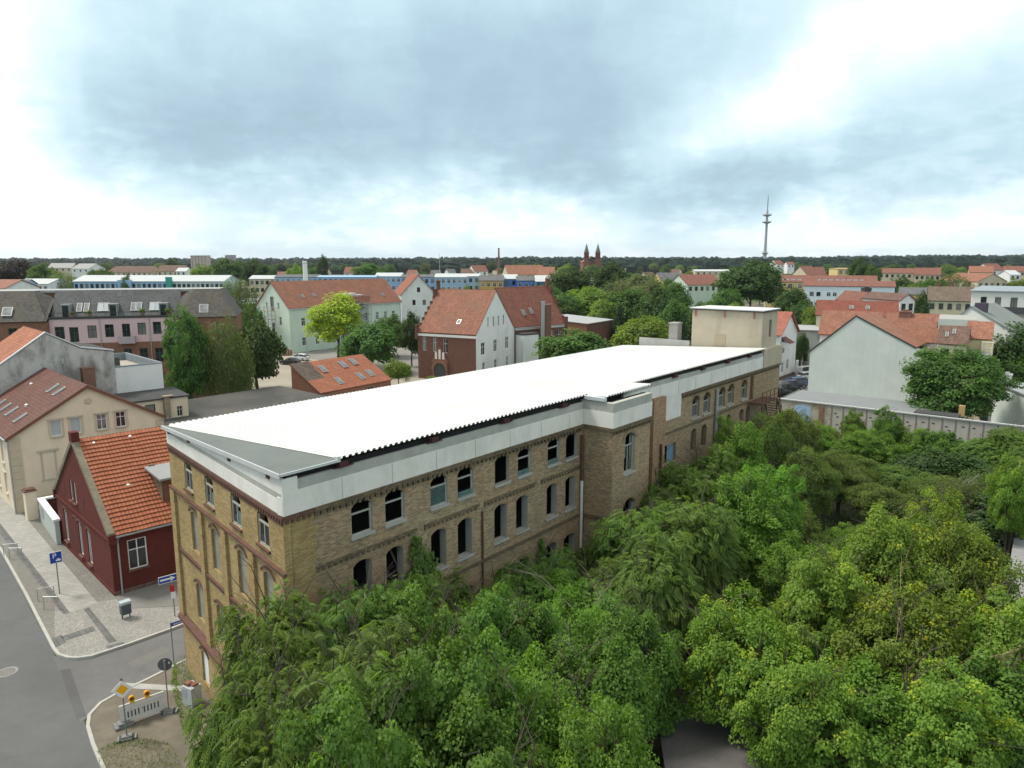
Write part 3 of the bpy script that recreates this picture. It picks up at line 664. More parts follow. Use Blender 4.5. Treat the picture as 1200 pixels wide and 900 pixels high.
w = MB(); w.box((48.3, 7.2, 13.5), (48.5, 12.5, 14.55)); w.build('gable_upstand', PLG, fac)
for k in range(7): w = MB(); w.box((2.6 + 2.6 * k, -.094, ZT + .03), (2.63 + 2.6 * k, -.088, 13.6)); w.build('render_joint', PLG, fac)
for k in range(8): w = MB(); w.box((26.2 + 2.7 * k, -.074, ZT + .03), (26.24 + 2.7 * k, -.068, 13.7)); w.build('render_joint', PLG, fac)
# downpipes
def pipe(pts, r, m, nm='drain_pipe'):
    b = MB(); b.path(pts, r, 8); return b.build(nm, m, fac)
pipe([(19.5, -.12, 12.1), (19.5, -.12, 9.4)], .09, RUST); pipe([(19.5, -.14, 9.4), (19.5, -.14, 4.8)], .085, plain('pale_plastic_pipe', (.62, .61, .60), .1)); pipe([(10.92, -.06, 9.9), (10.92, -.06, 0)], .05, RUST)
pipe([(38.1, -.16, 12.2), (38.1, -.16, 1)], .13, GALV); pipe([(28.6, -.45, 9.8), (28.6, -.45, 1)], .08, RUST); pipe([(24.35, -.1, 13), (24.35, -.1, 9)], .2, RUST)
# fire stair on the far end of the side
st = MB().build('fire_stair', RUST, fac) if False else bpy.data.objects.new('fire_stair', None)
if st.name not in COL.objects: COL.objects.link(st)
st.parent = fac
w = MB(); w.box((44.7, -1.3, 10.05), (48.4, -.02, 10.15)); w.build('platform', RUST, st); w = MB(); w.box((50.2, -1.3, 6.9), (54, -.02, 7.0)); w.build('platform', RUST, st)
for k in range(12): w = MB(); t = k / 12; w.box((48.4 + 1.9 * t, -1.2, 10.0 - 3.0 * t), (48.7 + 1.9 * t, -.2, 10.04 - 3.0 * t)); w.build('step', RUST, st)
w = MB()
for y in (-1.28, -.1):
    w.tube((48.4, y, 10.05), (50.3, y, 6.95), .06); 
for x0, x1, z0_, z1_ in ((44.7, 48.4, 10.1, 10.1), (48.4, 50.3, 10.05, 6.95), (50.3, 54, 6.95, 6.95)):
    for hgt in (.5, 1.0): w.tube((x0, -1.28, z0_ + hgt), (x1, -1.28, z1_ + hgt), .03)
    for k in range(5): t = k / 4; w.tube((x0 + (x1 - x0) * t, -1.28, z0_ + (z1_ - z0_) * t), (x0 + (x1 - x0) * t, -1.28, z0_ + (z1_ - z0_) * t + 1.0), .03)
for x in (44.8, 48.4, 50.3, 53.9): w.tube((x, -1.25, 0), (x, -1.25, 10.1 if x < 49 else 8), .07)
w.build('railing', RUST, st)
# ------------------------------------------------------------------ ground, streets, pavements
E1 = Vector((-.704, .71)); E2 = Vector((.71, .704))
def sheet(name, poly, z, m, parent=None, kind='structure'):
    b = MB(); b.face([(x, y, z) for x, y in poly], [(x, y) for x, y in poly]); o = b.build(name, m, parent)
    if kind: o['kind'] = kind
    return o
def groundmat():
    m, N, b = _base('ground_soil_and_grass', .95, .1); tc = N.new('ShaderNodeTexCoord').outputs['Object']
    a = N.noise(tc, .02, 6, .6).outputs[0]; c = N.noise(tc, .6, 6, .65).outputs[0]
    g = N.ramp(c, [(.3, (.035, .055, .018)), (.7, (.075, .095, .035))]); d = N.ramp(c, [(.3, (.12, .105, .08)), (.7, (.2, .18, .145))])
    N.put(b.inputs['Base Color'], N.mix(N.mapr(a, .48, .56), g, d)); bump(N, b, c, .4, .05); return m
def asphalt(name, c, patch=.2):
    m, N, b = _base(name, .85, .25); tc = N.new('ShaderNodeTexCoord').outputs['Object']
    a = N.noise(tc, .15, 5, .6, .5).outputs[0]; f = N.noise(tc, 30, 3, .7).outputs[0]; l = N.noise(tc, 1.3, 6, .7).outputs[0]
    k = N.math('ADD', N.math('MULTIPLY', a, .5), N.math('ADD', N.math('MULTIPLY', f, .25), N.math('MULTIPLY', l, .25)))
    vo = N.new('ShaderNodeTexVoronoi', feature='DISTANCE_TO_EDGE'); vo.inputs['Scale'].default_value = .28; w_ = N.new('ShaderNodeVectorMath', operation='MULTIPLY_ADD'); N.put(w_.inputs[0], N.noise(tc, .9, 5, .7).outputs[1]); w_.inputs[1].default_value = (1.6,) * 3; N.put(w_.inputs[2], tc); N.put(vo.inputs['Vector'], w_.outputs[0])
    ck = N.math('MULTIPLY', N.mapr(vo.outputs['Distance'], 0.0, .012, .5, 0.0), N.mapr(N.noise(tc, .12, 3).outputs[0], .5, .6, 0, 1))
    col = N.ramp(k, [(.35, sc3(c, 1 - patch)), (.65, sc3(c, 1 + patch))]); col = N.mix(ck, col, sc3(c, .35)); st = N.mapr(N.noise(tc, .35, 7, .7, .6).outputs[0], .55, .72, 0, .35); col = N.mix(st, col, sc3(c, .62))
    N.put(b.inputs['Base Color'], col); bump(N, b, f, .25, .01); return m
def paving(name, c, bw, rh, var=.2, ms=.02, rot=0.0, bmp=.5, off=.5, joint=(.09, .085, .075)):
    m, N, b = _base(name, .85, .25); uv = N.new('ShaderNodeTexCoord').outputs['UV']; mp = N.new('ShaderNodeMapping'); N.put(mp.inputs[0], uv); mp.inputs['Rotation'].default_value = (0, 0, rot)
    w = N.noise(mp.outputs[0], 3, 2).outputs[1]; vm = N.new('ShaderNodeVectorMath', operation='MULTIPLY_ADD'); N.put(vm.inputs[0], w); vm.inputs[1].default_value = (bw * .12,) * 3; N.put(vm.inputs[2], mp.outputs[0])
    t = N.new('ShaderNodeTexBrick'); t.offset = off; N.put(t.inputs['Vector'], vm.outputs[0]); t.inputs['Scale'].default_value = 1; t.inputs['Brick Width'].default_value = bw; t.inputs['Row Height'].default_value = rh
    t.inputs['Mortar Size'].default_value = ms; t.inputs['Color1'].default_value = (0, 0, 0, 1); t.inputs['Color2'].default_value = (1, 1, 1, 1)
    n = N.noise(uv, .6, 7, .7).outputs[0]
    col = N.mix(N.mapr(n, .4, .75, 0, .5), N.ramp(t.outputs['Color'], [(0, sc3(c, 1 - var)), (1, sc3(c, 1 + var))]), (c[0] * .5, c[1] * .49, c[2] * .45, 1))
    N.put(b.inputs['Base Color'], N.mix(t.outputs['Fac'], col, (*joint, 1))); bump(N, b, N.math('SUBTRACT', 1, t.outputs['Fac']), bmp, .015); return m
GR = groundmat(); ASPH = asphalt('road_asphalt', (.115, .117, .12)); ASPH2 = asphalt('side_street_asphalt', (.135, .135, .133), .22); ASPH3 = asphalt('pavement_asphalt', (.185, .18, .17), .2)
SLAB = paving('concrete_slabs', (.34, .335, .315), .40, .40, .08, .016, R(20), .25, 0.0, (.24, .235, .22)); COB = paving('pale_mosaic_cobbles', (.34, .33, .31), .10, .09, .28, .013, .35, .2, .5, (.16, .155, .14)); COBD = paving('grey_granite_setts', (.23, .225, .205), .10, .09, .25, .013, .8, .2, .5, (.14, .135, .12))
TACT = paving('dark_tactile_paving', (.145, .148, .15), .3, .3, .18, .02, .8, .4, 0.0); KERB = plain('granite_kerb', (.40, .395, .37), .15, 1.5, .85, bmp=.2)
DIRT = plain('bare_dirt', (.165, .145, .115), .25, .4, .95, fine=3, bmp=.4, dirt=(.09, .085, .06), dirtamt=.6)
SOIL = plain('leaf_litter', (.055, .05, .03), .5, .5, .95, fine=4, bmp=.6, dirt=(.03, .05, .015), dirtamt=.7)
g = MB(); g.face([(-9000, -300, -.05), (9000, -300, -.05), (9000, 12000, -.05), (-9000, 12000, -.05)]); tag(g.build('ground', GR), kind='structure')
K1 = [(-60, 71.6), (-39.4, 52.5), (-32.5, 45.0), (-28.2, 40.2), (-26.3, 38.1), (-25.6, 37.45), (-24.9, 37.15), (-24.3, 37.1), (-23.6, 37.3), (-22.2, 38.6), (-20.4, 40.5), (-17, 44.6), (8, 75.2)]
K2 = [(24, 64.4 + 4.5), (-14.5, 41.0), (-17.3, 37.7), (-18.3, 36.9), (-19.3, 35.3), (-20.35, 33.8), (-20.75, 33.0), (-20.75, 32.0), (-20.3, 31.1), (-19.3, 29.8), (-6, 14.2), (6, 0)]
road_o = [(-75, 64), (-54, 44), (-41, 30), (-26, 12), (-12, -6)]
sheet('main_road', [(-68, 80), (-60, 71.6), (-39.4, 52.5), (-26.3, 38.1), (-20.9, 31.9), (-19.3, 29.8), (-6, 14.2), (6, 0), (-12, -6), (-26, 12), (-41, 30), (-54, 44), (-75, 64)], -.03, ASPH)
sheet('side_street', [(-26.0, 37.6), (-20.85, 31.6), (-20.3, 33.9), (-18.3, 36.95), (-14.5, 41), (24, 68.9), (22, 74), (8, 75.2), (-17, 44.6), (-20.4, 40.5), (-23.6, 37.3), (-24.9, 37.15)], -.022, ASPH2)
RH = Vector((-26.3, 44.7))
sheet('pavement', K1 + [(8, 76), (2, 82), (-38, 82), (-60, 90)], .10, COBD)
def k1off(i, d): a = Vector(K1[i]); return (a + Vector((.69, .72)) * d)
PXY = lambda L, z=.104: [tuple(gp(x, y, z)[:2]) for x, y in L]
sheet('slab_walkway', PXY([(-90, 464), (0, 571), (114, 706), (96, 713), (82, 718), (0, 618), (-60, 541)]), .108, SLAB)
sheet('tactile_strip', PXY([(-60, 541), (0, 613), (82, 718), (74, 720), (0, 625), (-66, 545)]), .112, TACT)
sheet('cobbled_corner', [(-28.2, 41.3), (-26.25, 38.3), (-25.5, 37.65), (-24.9, 37.35), (-24.3, 37.3), (-23.6, 37.5), (-22.1, 38.85), (-20.4, 40.7), (-17, 44.8), (-17.8, 46.2), (-21.4, 43.2), (-24.6, 42.9), (-25.9, 44.2), (-29.2, 43.0)], .104, COB)
sheet('asphalt_pavement', [(-25.9, 44.25), (-24.5, 42.9), (-21.3, 43.3), (-17.6, 46.5), (-10, 54.5), (-12, 60), (-26.2, 44.8)], .112, ASPH3)
for px in ([(98, 714), (104, 712), (137, 751), (128, 754)], [(124, 757), (144, 752), (147, 756), (128, 762)], [(72, 746), (109, 734), (112, 739), (76, 751)], [(60, 749), (72, 744), (77, 753), (65, 759)]):
    sheet('tactile_strip', [tuple(gp(x, y, .108)[:2]) for x, y in px], .116, TACT)
def sweep(name, pts, w, z0, z1, m, side=1):
    b = MB(); P = [Vector(p) for p in pts]; o = []
    for i, p in enumerate(P):
        a = (P[min(i + 1, len(P) - 1)] - P[max(i - 1, 0)]).normalized(); o.append(p + Vector((-a.y, a.x)) * w * side)
    for i in range(len(P) - 1):
        q = [P[i], P[i + 1], o[i + 1], o[i]]
        if (q[1] - q[0]).x * (q[3] - q[0]).y - (q[1] - q[0]).y * (q[3] - q[0]).x < 0: q = q[::-1]
        b.prism([tuple(v) for v in q], z0, z1)
    return tag(b.build(name, m), kind='structure')
sweep('kerb', K1, .16, -.1, .125, KERB, 1); sweep('kerb', K2, .16, -.1, .12, KERB, -1 if False else 1)
sheet('dirt_corner', K2[2:] + [(9, 2), (-8.3, 25.2), (-17.8, 36.2)], .09, DIRT)
sheet('flagstone_path', [tuple(gp(x, y)[:2]) for x, y in ((140, 808), (147, 802), (222, 806), (220, 812))], .096, CONC)
yard = [fl(-14, -.3), fl(54, -.3), fl(80, 9), fl(80, -60), fl(-14, -45)]
sheet('yard_soil', [tuple(p[:2]) for p in yard], -.01, SOIL)
sheet('rear_courtyard', [(-50, 86), (-30, 84), (-8, 62), (20, 92), (0, 128), (-20, 140), (-55, 182), (-75, 165), (-60, 120)], -.02, plain('courtyard_gravel', (.30, .275, .225), .2, .12, .95, fine=2))
sheet('school_yard', [(-52, 168), (-20, 139), (-8, 131), (2, 146), (-10, 172), (-34, 214)], -.012, asphalt('school_yard_paving', (.21, .20, .185), .2))
sheet('far_street', [(35, 105), (49, 118), (70, 150), (110, 200), (104, 206), (60, 158), (38, 125), (28, 112)], -.015, ASPH)
sheet('garage_court', [(34, 93), (55, 77), (90, 100), (60, 130)], -.01, CONC)
# manhole and gully in the road
t = thing('manhole_cover', 'round iron manhole cover in the main road near the corner', 'manhole', (*gp(8, 787)[:2], -.026))
b = MB(); b.lathe([(0, .012), (.36, .012), (.38, 0)], n=24); b.build('lid', plain('worn_iron', (.17, .165, .155), .2, 6), t); b = MB(); b.lathe([(.39, .002), (.42, .016), (.52, .016), (.54, 0)], n=24); b.build('frame', plain('concrete_ring', (.24, .235, .22), .15, 5), t)
# ------------------------------------------------------------------ near houses
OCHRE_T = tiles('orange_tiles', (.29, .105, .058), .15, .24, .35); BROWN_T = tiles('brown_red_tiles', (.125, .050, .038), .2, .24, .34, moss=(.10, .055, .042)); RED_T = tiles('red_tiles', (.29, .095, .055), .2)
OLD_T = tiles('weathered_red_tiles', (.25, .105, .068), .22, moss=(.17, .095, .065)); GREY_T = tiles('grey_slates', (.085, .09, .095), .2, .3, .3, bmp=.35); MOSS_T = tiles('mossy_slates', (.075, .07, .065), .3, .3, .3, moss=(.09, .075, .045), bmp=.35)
RUSTBROWN_T = tiles('dull_brown_tiles', (.16, .12, .09), .25, moss=(.10, .085, .065))
REDPAINT = brick('painted_red_brick', (.125, .030, .024), (.145, .036, .028), (.165, .042, .032), (.105, .028, .024), bmp=.5)
CREAM = plain('cream_render', (.72, .61, .46), .06, .5, .85, dirt=(.50, .43, .33), dirtamt=.45, dscale=.55); CREAMD = plain('cream_trim', (.52, .45, .33), .1, 1, .85)
GREYW = plain('weathered_render', (.48, .47, .44), .14, .7, .9, dirt=(.13, .125, .115), dirtamt=.85, dscale=.6); WHITEW = plain('white_facade', (.74, .745, .735), .04, .5, .8, dirt=(.52, .51, .47), dirtamt=.5, dscale=.4)
PINK = plain('pink_facade', (.62, .44, .45), .06, .4, .85, dirt=(.46, .34, .34), dirtamt=.4); BRK = brick('red_brick', (.21, .075, .045), (.27, .10, .06), (.32, .13, .08), (.24, .18, .14)); BRKD = brick('dark_red_brick', (.13, .05, .036), (.17, .068, .05), (.21, .09, .065), (.16, .11, .09))
MINT = plain('mint_render', (.54, .64, .55), .06, .4, .85, dirt=(.40, .48, .41), dirtamt=.5, dscale=.35); YEL = plain('yellow_render', (.62, .47, .22), .07, .4, .85); BLUEW = plain('pale_blue_render', (.34, .48, .66), .07, .3, .8); BEIGE = plain('beige_facade', (.56, .49, .36), .09, .4, .85, dirt=(.40, .35, .27), dirtamt=.5)
# red corner house: gable to the main road; its tile courses are laid one by one
rh = house('red_house', 'dark red painted brick house with orange tiled roof on the street corner', (RH.x, RH.y), math.atan2(E2.y, E2.x), 12.5, 13.3, 4.28, 9.3, 'x', REDPAINT, plain('roof_boarding', (.10, .04, .03), .2),
           {'f': [(1.62, 1.55, 1.2, 2.1, 'cross'), (6.5, 1.55, 1.2, 2.1, 'cross')], 'l': [(13.3 - 5.05, .75, .85, 2.5, 'two'), (13.3 - 7.25, .75, .8, 2.5, 'two'), (13.3 - 11.1, .75, .85, 2.5, 'two'), (13.3 - 7.5, 4.65, .62, 1.6, 'two'), (13.3 - 8.5, 4.65, .62, 1.6, 'two')]},
           over=.02, sillm=RB, wdepth=.07)
b = MB()
sl = Vector((0, 6.65, 5.02)).normalized(); NC = 24; SLL = math.sqrt(6.65**2 + 5.02**2); cw = (SLL + .35) / NC; tw = .245
ntl = int((12.5 - .35) / tw)
for i in range(ntl):
    for k, (a, h) in enumerate(((0, .022), (.06, .0), (.15, .0), (.21, .022))):
        a2, h2 = ((.06, 0), (.15, 0), (.21, .022), (.245, .022))[k]
        x0, x1 = i * tw + a, i * tw + a2; dj = .012 * math.sin(i * 7.1)
        b.face([(x0, dj, .085 + h), (x1, dj, .085 + h2), (x1, cw + .03, .005 + h2), (x0, cw + .03, .005 + h)], [(x0, 0.02), (x1, 0.02), (x1, .3), (x0, .3)])
        b.face([(x0, dj, .0 + h), (x1, dj, .0 + h2), (x1, dj, .085 + h2), (x0, dj, .085 + h)], [(x0, .02)] * 4)
def tilemat():
    m, N, b_ = _base('orange_clay_tile', .7, .3); uv = N.new('ShaderNodeTexCoord').outputs['UV']; oi = N.new('ShaderNodeObjectInfo').outputs['Random']
    u, v, w_ = N.sep(uv); cell = N.math('FLOOR', N.math('DIVIDE', u, tw)); wn = N.new('ShaderNodeTexWhiteNoise', noise_dimensions='2D'); N.put(wn.inputs['Vector'], N.comb(cell, N.math('MULTIPLY', oi, 91), 0))
    tc = N.new('ShaderNodeTexCoord').outputs['Object']; n = N.noise(tc, .8, 5, .6).outputs[0]
    k = N.math('ADD', N.math('MULTIPLY', wn.outputs[0], .32), N.math('ADD', .12, N.math('MULTIPLY', n, .45))); N.put(b_.inputs['Base Color'], N.ramp(k, [(.15, (.21, .066, .032)), (.5, (.285, .092, .043)), (.85, (.34, .120, .060))])); return m
TILEC = tilemat(); c0 = b.build('tile_course', TILEC); cme = c0.data; bpy.data.objects.remove(c0)
for side in (0, 1):
    for i in range(NC):
        d = sl if side == 0 else Vector((0, -sl.y, sl.z)); o0 = Vector((.3, -.22, 4.28 - .17)) if side == 0 else Vector((12.45, 13.3 + .22, 4.28 - .17))
        ex = Vector((1, 0, 0)) if side == 0 else Vector((-1, 0, 0)); place_on(rh, cme, 'tile_course', o0 + d * (i * cw) + ex.cross(d) * .2, ex, d)
for s_ in (1, -1):
    b = MB(); y0 = -.25 if s_ > 0 else 13.55
    b.obox((-.12, y0, 4.1), (.42, 0, 0), (0, s_ * (6.65 + .25), 5.2), (0, 0, .36))
    b.build('gable_coping', plain('mossy_coping', (.22, .19, .14), .3, 2, .95, dirt=(.08, .08, .06), dirtamt=.6), rh)
for nm_, a_, b_ in (('kneeler', (-.15, -.35, 3.7), (.35, 0, 4.35)), ('kneeler', (-.15, 13.3, 3.7), (.35, 13.65, 4.35)), ('gable_cap', (-.14, 6.3, 9.4), (.36, 7.0, 10.1)), ('string_course', (-.1, 0, 3.85), (-.0, 13.3, 4.0)), ('wall_base', (-.06, 0, 0), (.0, 13.3, .35))): b = MB(); b.box(a_, b_); b.build(nm_, REDPAINT, rh)
b = MB(); b.tube((0.3, -.32, 4.18), (12.5, -.32, 4.18), .085); b.build('gutter', GALV, rh); b = MB(); b.path([(.45, -.32, 4.1), (.45, -.1, 3.8), (.45, -.1, 0)], .06); b.build('drain_pipe', GALV, rh)
for d_ in (5.05, 7.25, 8.4, 11.1): hood_part(rh, RB, lambda a, z: Vector((0, a, z)), None, Vector((-1, 0, 0)), d_, 1.05, 3.4, .22, .14, .05)
for d_, z0_, z1_, w_ in ((8.45, .75, 3.1, .7), (5.5, 4.55, 5.6, .28), (10.4, 4.55, 5.6, .28), (6.65, 7.2, 7.8, .25)):
    b = MB(); b.box((-.012, d_ - w_ / 2, z0_), (.0, d_ + w_ / 2, z1_)); b.build('blind_recess', plain('dark_red_paint', (.085, .022, .02), .15), rh)
b = MB(); b.box((-.05, -.06, 0), (12.5, 0, .35)); b.build('plinth', plain('rubble_plinth', (.15, .10, .08), .5, 3, .95, bmp=.4), rh)
# dormer on its roof
b = MB(); yb = 1.05; zf = 4.28 + 5.02 / 6.65 * yb
b.box((3.9, yb, zf), (7.2, yb + .1, 7.05)); b.face([(3.9, yb, zf), (3.9, yb, 7.05), (3.9, 3.9, 7.25)]); b.face([(3.88, yb, zf), (3.88, 3.9, 7.25), (3.88, yb, 7.05)])
do = b.build('dormer', plain('weathered_boarding', (.20, .145, .10), .35, 1.5, .85), rh); b = MB()
for k in range(8):
    y = yb + .05 + k * .33; zt_ = 7.06 + .07 * (y - yb); z0_ = 4.32 + 5.02 / 6.65 * y
    if z0_ < zt_ - .1: pb = MB(); pb.box((3.84, y, z0_), (3.88, y + .29, zt_)); pb.build('plank', _M['weathered_boarding'], do)
for k in range(9): pb = MB(); x = 3.92 + k * .36; pb.box((x, yb - .04, zf - .1), (x + .32, yb, 7.0)); pb.build('plank', plain('red_brown_boarding', (.17, .075, .045), .3, 1.5, .8), do)
b.obox((3.6, yb - .45, 7.03), (3.9, 0, 0), (0, 3.5, .28), (0, 0, .14)); b.build('dormer_roof', plain('grey_felt_light', (.26, .27, .275), .12, .8), do)
b = MB(); b.tube((5.5, yb - .3, 7.0), (5.5, yb - .12, 4.8), .05); b.build('drain_pipe', GALV, do)
roof_vents(rh, [Vector((x_, 0, 4.32)) + Vector((0, 6.65, 5.02)) * f_ for x_, f_ in ((1.2, .93), (3.6, .94), (6.4, .95), (2.2, .42), (4.4, .55))])
b = MB(); b.box((3.9, 3.6, 7.0), (4.3, 3.95, 7.5)); b.build('roof_hatch', plain('old_clay', (.16, .10, .07), .2), rh)
# cream house
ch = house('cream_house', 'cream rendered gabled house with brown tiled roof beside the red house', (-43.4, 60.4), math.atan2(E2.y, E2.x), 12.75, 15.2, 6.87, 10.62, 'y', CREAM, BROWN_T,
           {'f': [(3.65, 6.45, .86, 1.45, 'blind'), (5.2, 6.45, .86, 1.45, 'blind'), (7.35, 6.45, .86, 1.45, 'crossl'), (8.98, 6.45, .86, 1.45, 'cross')], 'l': [(2.5 + 3.1 * k, z, 1.0, 1.9, 'crossl') for k in range(4) for z in (1.2, 4.1)]},
           over=.25, sillm=STONE, hoodm=STONE, wdepth=.12, verge=plain('brown_verge', (.16, .075, .05), .2),
           sky=[('l', 15.2 - u, v, .55, 1.2) for u, v in ((5.5, 5.15), (3.2, 5.1), (9.3, 1.3), (6.6, 1.35), (2.85, 1.3), (11.6, 1.4))][:0] + [('l', u, v, .6, 1.25) for u, v in ((15.2 - 5.55, 5.15), (15.2 - 3.25, 5.15), (15.2 - 9.35, 1.3), (15.2 - 6.6, 1.35), (15.2 - 2.85, 1.3), (15.2 - 11.9, 1.3))],
           chim=[])
b = MB()
for k in range(10): b.box((-.05, -.05, .7 + k * .62), (.85, 0, 1.25 + k * .62)); b.box((-.05, 0, .7 + k * .62), (0, .6, 1.25 + k * .62))
b.box((12.0, -.05, 3.0), (12.78, 0, 6.6)); b.box((-.06, -.06, 0), (12.8, 0, 1.3)); b.build('quoin', CREAMD, ch)
b = MB(); b.box((2.1, -.05, 2.55), (3.5, 0, 2.7)); b.box((2.2, -.04, 2.7), (2.35, 0, 5.2)); b.box((3.25, -.04, 2.7), (3.4, 0, 5.2)); b.box((2.0, -.14, 5.2), (3.6, 0, 5.4)); b.build('blind_window', STONE, ch)
b = MB(); b.box((2.35, -.02, 2.7), (3.25, 0, 5.2)); b.build('infill', CREAM, ch)
b = MB(); b.tube((6.37, 0, 9.3), (6.37, -.1, 9.3), .32, .25, 14); b.build('rosette', CREAMD, ch)
for x in (3.65, 5.2, 7.35, 8.98): 
    for q0_, q1_ in ((-.62, -.45), (.45, .62)): b = MB(); b.box((x + q0_, -.045, 6.45), (x + q1_, 0, 7.95)); b.build('window_surround', CREAMD, ch)
b = MB(); b.path([(-.1, -.1, 6.6), (-.1, -.1, 0)], .06); b.tube((-.3, 15.2, 6.75), (-.3, -.2, 6.75), .08); b.build('gutter', GALV, ch)
# yard entrance between the two houses
def box_thing(name, label, cat, p, ang, dims, m, cap=None, group=None, capname='cap'):
    t_ = thing(name, label, cat, p, ang, group); b = MB(); b.box((-dims[0] / 2, -dims[1] / 2, 0), (dims[0] / 2, dims[1] / 2, dims[2])); b.build('body', m, t_)
    if cap: b = MB(); w_, d_ = dims[0] / 2 + .08, dims[1] / 2 + .08; b.box((-w_, -d_, dims[2]), (w_, d_, dims[2] + .1)); b.box((-w_ * .7, -d_ * .7, dims[2] + .1), (w_ * .7, d_ * .7, dims[2] + .2)); b.build(capname, cap, t_)
    return t_
a1 = math.atan2(E1.y, E1.x)
box_thing('gate_pillar', 'cream gate pillar with brown cap against the cream house corner', 'pillar', (*gp(31, 597)[:2], 0), a1, (1.0, .8, 2.6), CREAM, RB); box_thing('gate_pillar', 'cream gate pillar standing clear beside the pale yard wall', 'pillar', (*gp(38, 609)[:2], 0), a1, (.9, .8, 2.6), CREAM, RB)
q0, q1 = gp(48, 612), gp(67, 640); dq = (q1 - q0); t = thing('yard_wall', 'low grey-green yard wall with white coping beside the red house', 'wall', q0, math.atan2(dq.y, dq.x))
b = MB(); b.box((0, 0, 0), (dq.length, .3, 2.0)); b.build('wall', plain('grey_green_render', (.42, .45, .42), .1), t); b = MB(); b.box((-.05, -.08, 2.0), (dq.length, .4, 2.15)); b.box((-.05, .4, 2.0), (.4, 2.2, 2.15)); b.build('coping', WHITE, t); b = MB(); b.box((.8, -.03, .8), (1.9, 0, 1.7)); b.build('vent_panel', GALV, t)
b = MB(); b.box((.05, .3, 0), (.35, 2.2, 2.0)); b.build('return_wall', plain('dark_red_paint', (.085, .022, .02)), t)
# weathered party wall house
Q = Vector((-49.64, 76.13)); aE2 = math.atan2(E2.y, E2.x)
t = thing('party_wall_house', 'house with a bare mottled grey gable wall rising behind the brown roof', 'house', (Q.x, Q.y, 0), aE2)
out = [(-9, 0), (6.6, 0), (6.6, 11.9), (3.4, 12.5), (.2, 14.35), (-9, 7.9)]
b = MB(); b.wall(out, [], (0, 0, 0), (1, 0, 0)); b.wall(rect(0, 0, 9, 11.9), [], (6.6, 0, 0), (0, 1, 0)); b.build('wall', GREYW, t)
b = MB(); slab(b, [(-9.1, 10, 8.0), (-9.1, .0, 8.0), (.2, .0, 14.5), (.2, 10, 14.5)]); b.build('roof', tiles('brown_orange_tiles', (.33, .12, .065), .25), t)
b = MB(); slab(b, [(3.4, 0, 12.62), (3.4, 9, 12.62), (.2, 9, 14.5), (.2, 0, 14.5)]); slab(b, [(6.7, 0, 11.98), (6.7, 9, 11.98), (3.4, 9, 12.62), (3.4, 0, 12.62)]); b.build('rear_roof', DARKROOF, t)
b = MB(); 
for p, q in (((-9, 7.95), (.2, 14.4)), ((.2, 14.4), (3.4, 12.55)), ((3.4, 12.55), (6.65, 11.95))): b.obox((p[0], -.08, p[1]), (q[0] - p[0], 0, q[1] - p[1]), (0, .35, 0), (0, 0, .14))
b.build('coping', METW, t)
b = MB(); b.box((3.1, -1.0, 8.0), (4.3, -.02, 10.3)); b.box((3.05, -1.05, 10.3), (4.35, .0, 10.42)); b.build('chimney', CHIM, t)
b = MB(); b.path([(1.6, -.2, 9.6), (1.6, -.2, 12.2)], .03); b.path([(1.3, -.2, 12.0), (1.9, -.2, 12.0)], .02); b.box((1.35, -.3, 11.0), (1.6, -.02, 11.6)); b.build('aerial', GALV, t)
# white terrace block and its low annexe
t = thing('terrace_block', 'white block with a roof terrace and dark parapet beside the grey gable', 'building', (Q.x + E2.x * 6.65, Q.y + E2.y * 6.65, 0), aE2)
b = MB(); b.wall(rect(0, 0, 5.1, 10.0), [], (0, .2, 0), (1, 0, 0)); b.wall(rect(0, 0, 13, 10.0), [], (5.1, .2, 0), (0, 1, 0)); b.wall(rect(0, 9.2, 5.1, 10), [], (5.1, 13, 0), (-1, 0, 0), rev=0); b.build('wall', WHITEW, t)
b = MB(); b.prism([(0, .3), (5.0, .3), (5.0, 13), (0, 13)], 9.0, 9.2); b.build('terrace_deck', plain('terrace_boards', (.36, .33, .28), .15, 1.5), t)
b = MB(); b.box((0, .15, 10), (5.15, .45, 10.12)); b.box((4.85, .45, 10), (5.15, 13.1, 10.12)); b.box((0, 12.8, 10), (4.85, 13.1, 10.12)); b.box((4.8, .5, 9.2), (4.85, 12.8, 10)); b.box((0, 12.75, 9.2), (4.8, 12.8, 10)); b.build('parapet', plain('blue_grey_parapet', (.20, .23, .26), .15), t)
t2 = thing('deck_chair', 'dark folding chair standing on the white roof terrace', 'chair', t.location + Vector((.71 * 1.4 - .704 * 4, .704 * 1.4 + .71 * 4, 9.2)), .6)
b = MB(); b.obox((-.3, -.3, .4), (.6, 0, 0), (0, .6, .06), (0, 0, .05)); b.build('seat', DARKF, t2); b = MB(); b.obox((-.3, .3, .45), (.6, 0, 0), (0, .3, .9), (0, .05, 0)); b.build('backrest', DARKF, t2)
for x in (-.27, .27):
    b = MB(); b.tube((x, -.35, 0), (x, .3, .45), .03); b.build('leg', DARKF, t2); b = MB(); b.tube((x, .3, 0), (x, -.25, .45), .03); b.build('leg', DARKF, t2)
p = gp(171, 484, 5.2); t = house('annexe', 'low cream annexe with flat dark roof below the white terrace', (-43.2, 75.6), aE2, 8.3, 4.5, 6.6, 6.9, 'flat', CREAM, DARKROOF, {'f': [(7.35, 4.4, .6, 1.2, 'cross'), (4.2, 4.6, 1.1, 1.6, 'dark1')]}, over=.2)
b = MB(); b.box((5.6, -.5, 3), (6.2, 0, 6.9)); b.box((5.5, -.6, 6.9), (6.6, .1, 7.02)); b.build('chimney', plain('old_stone', (.26, .22, .16), .3, 2), t)
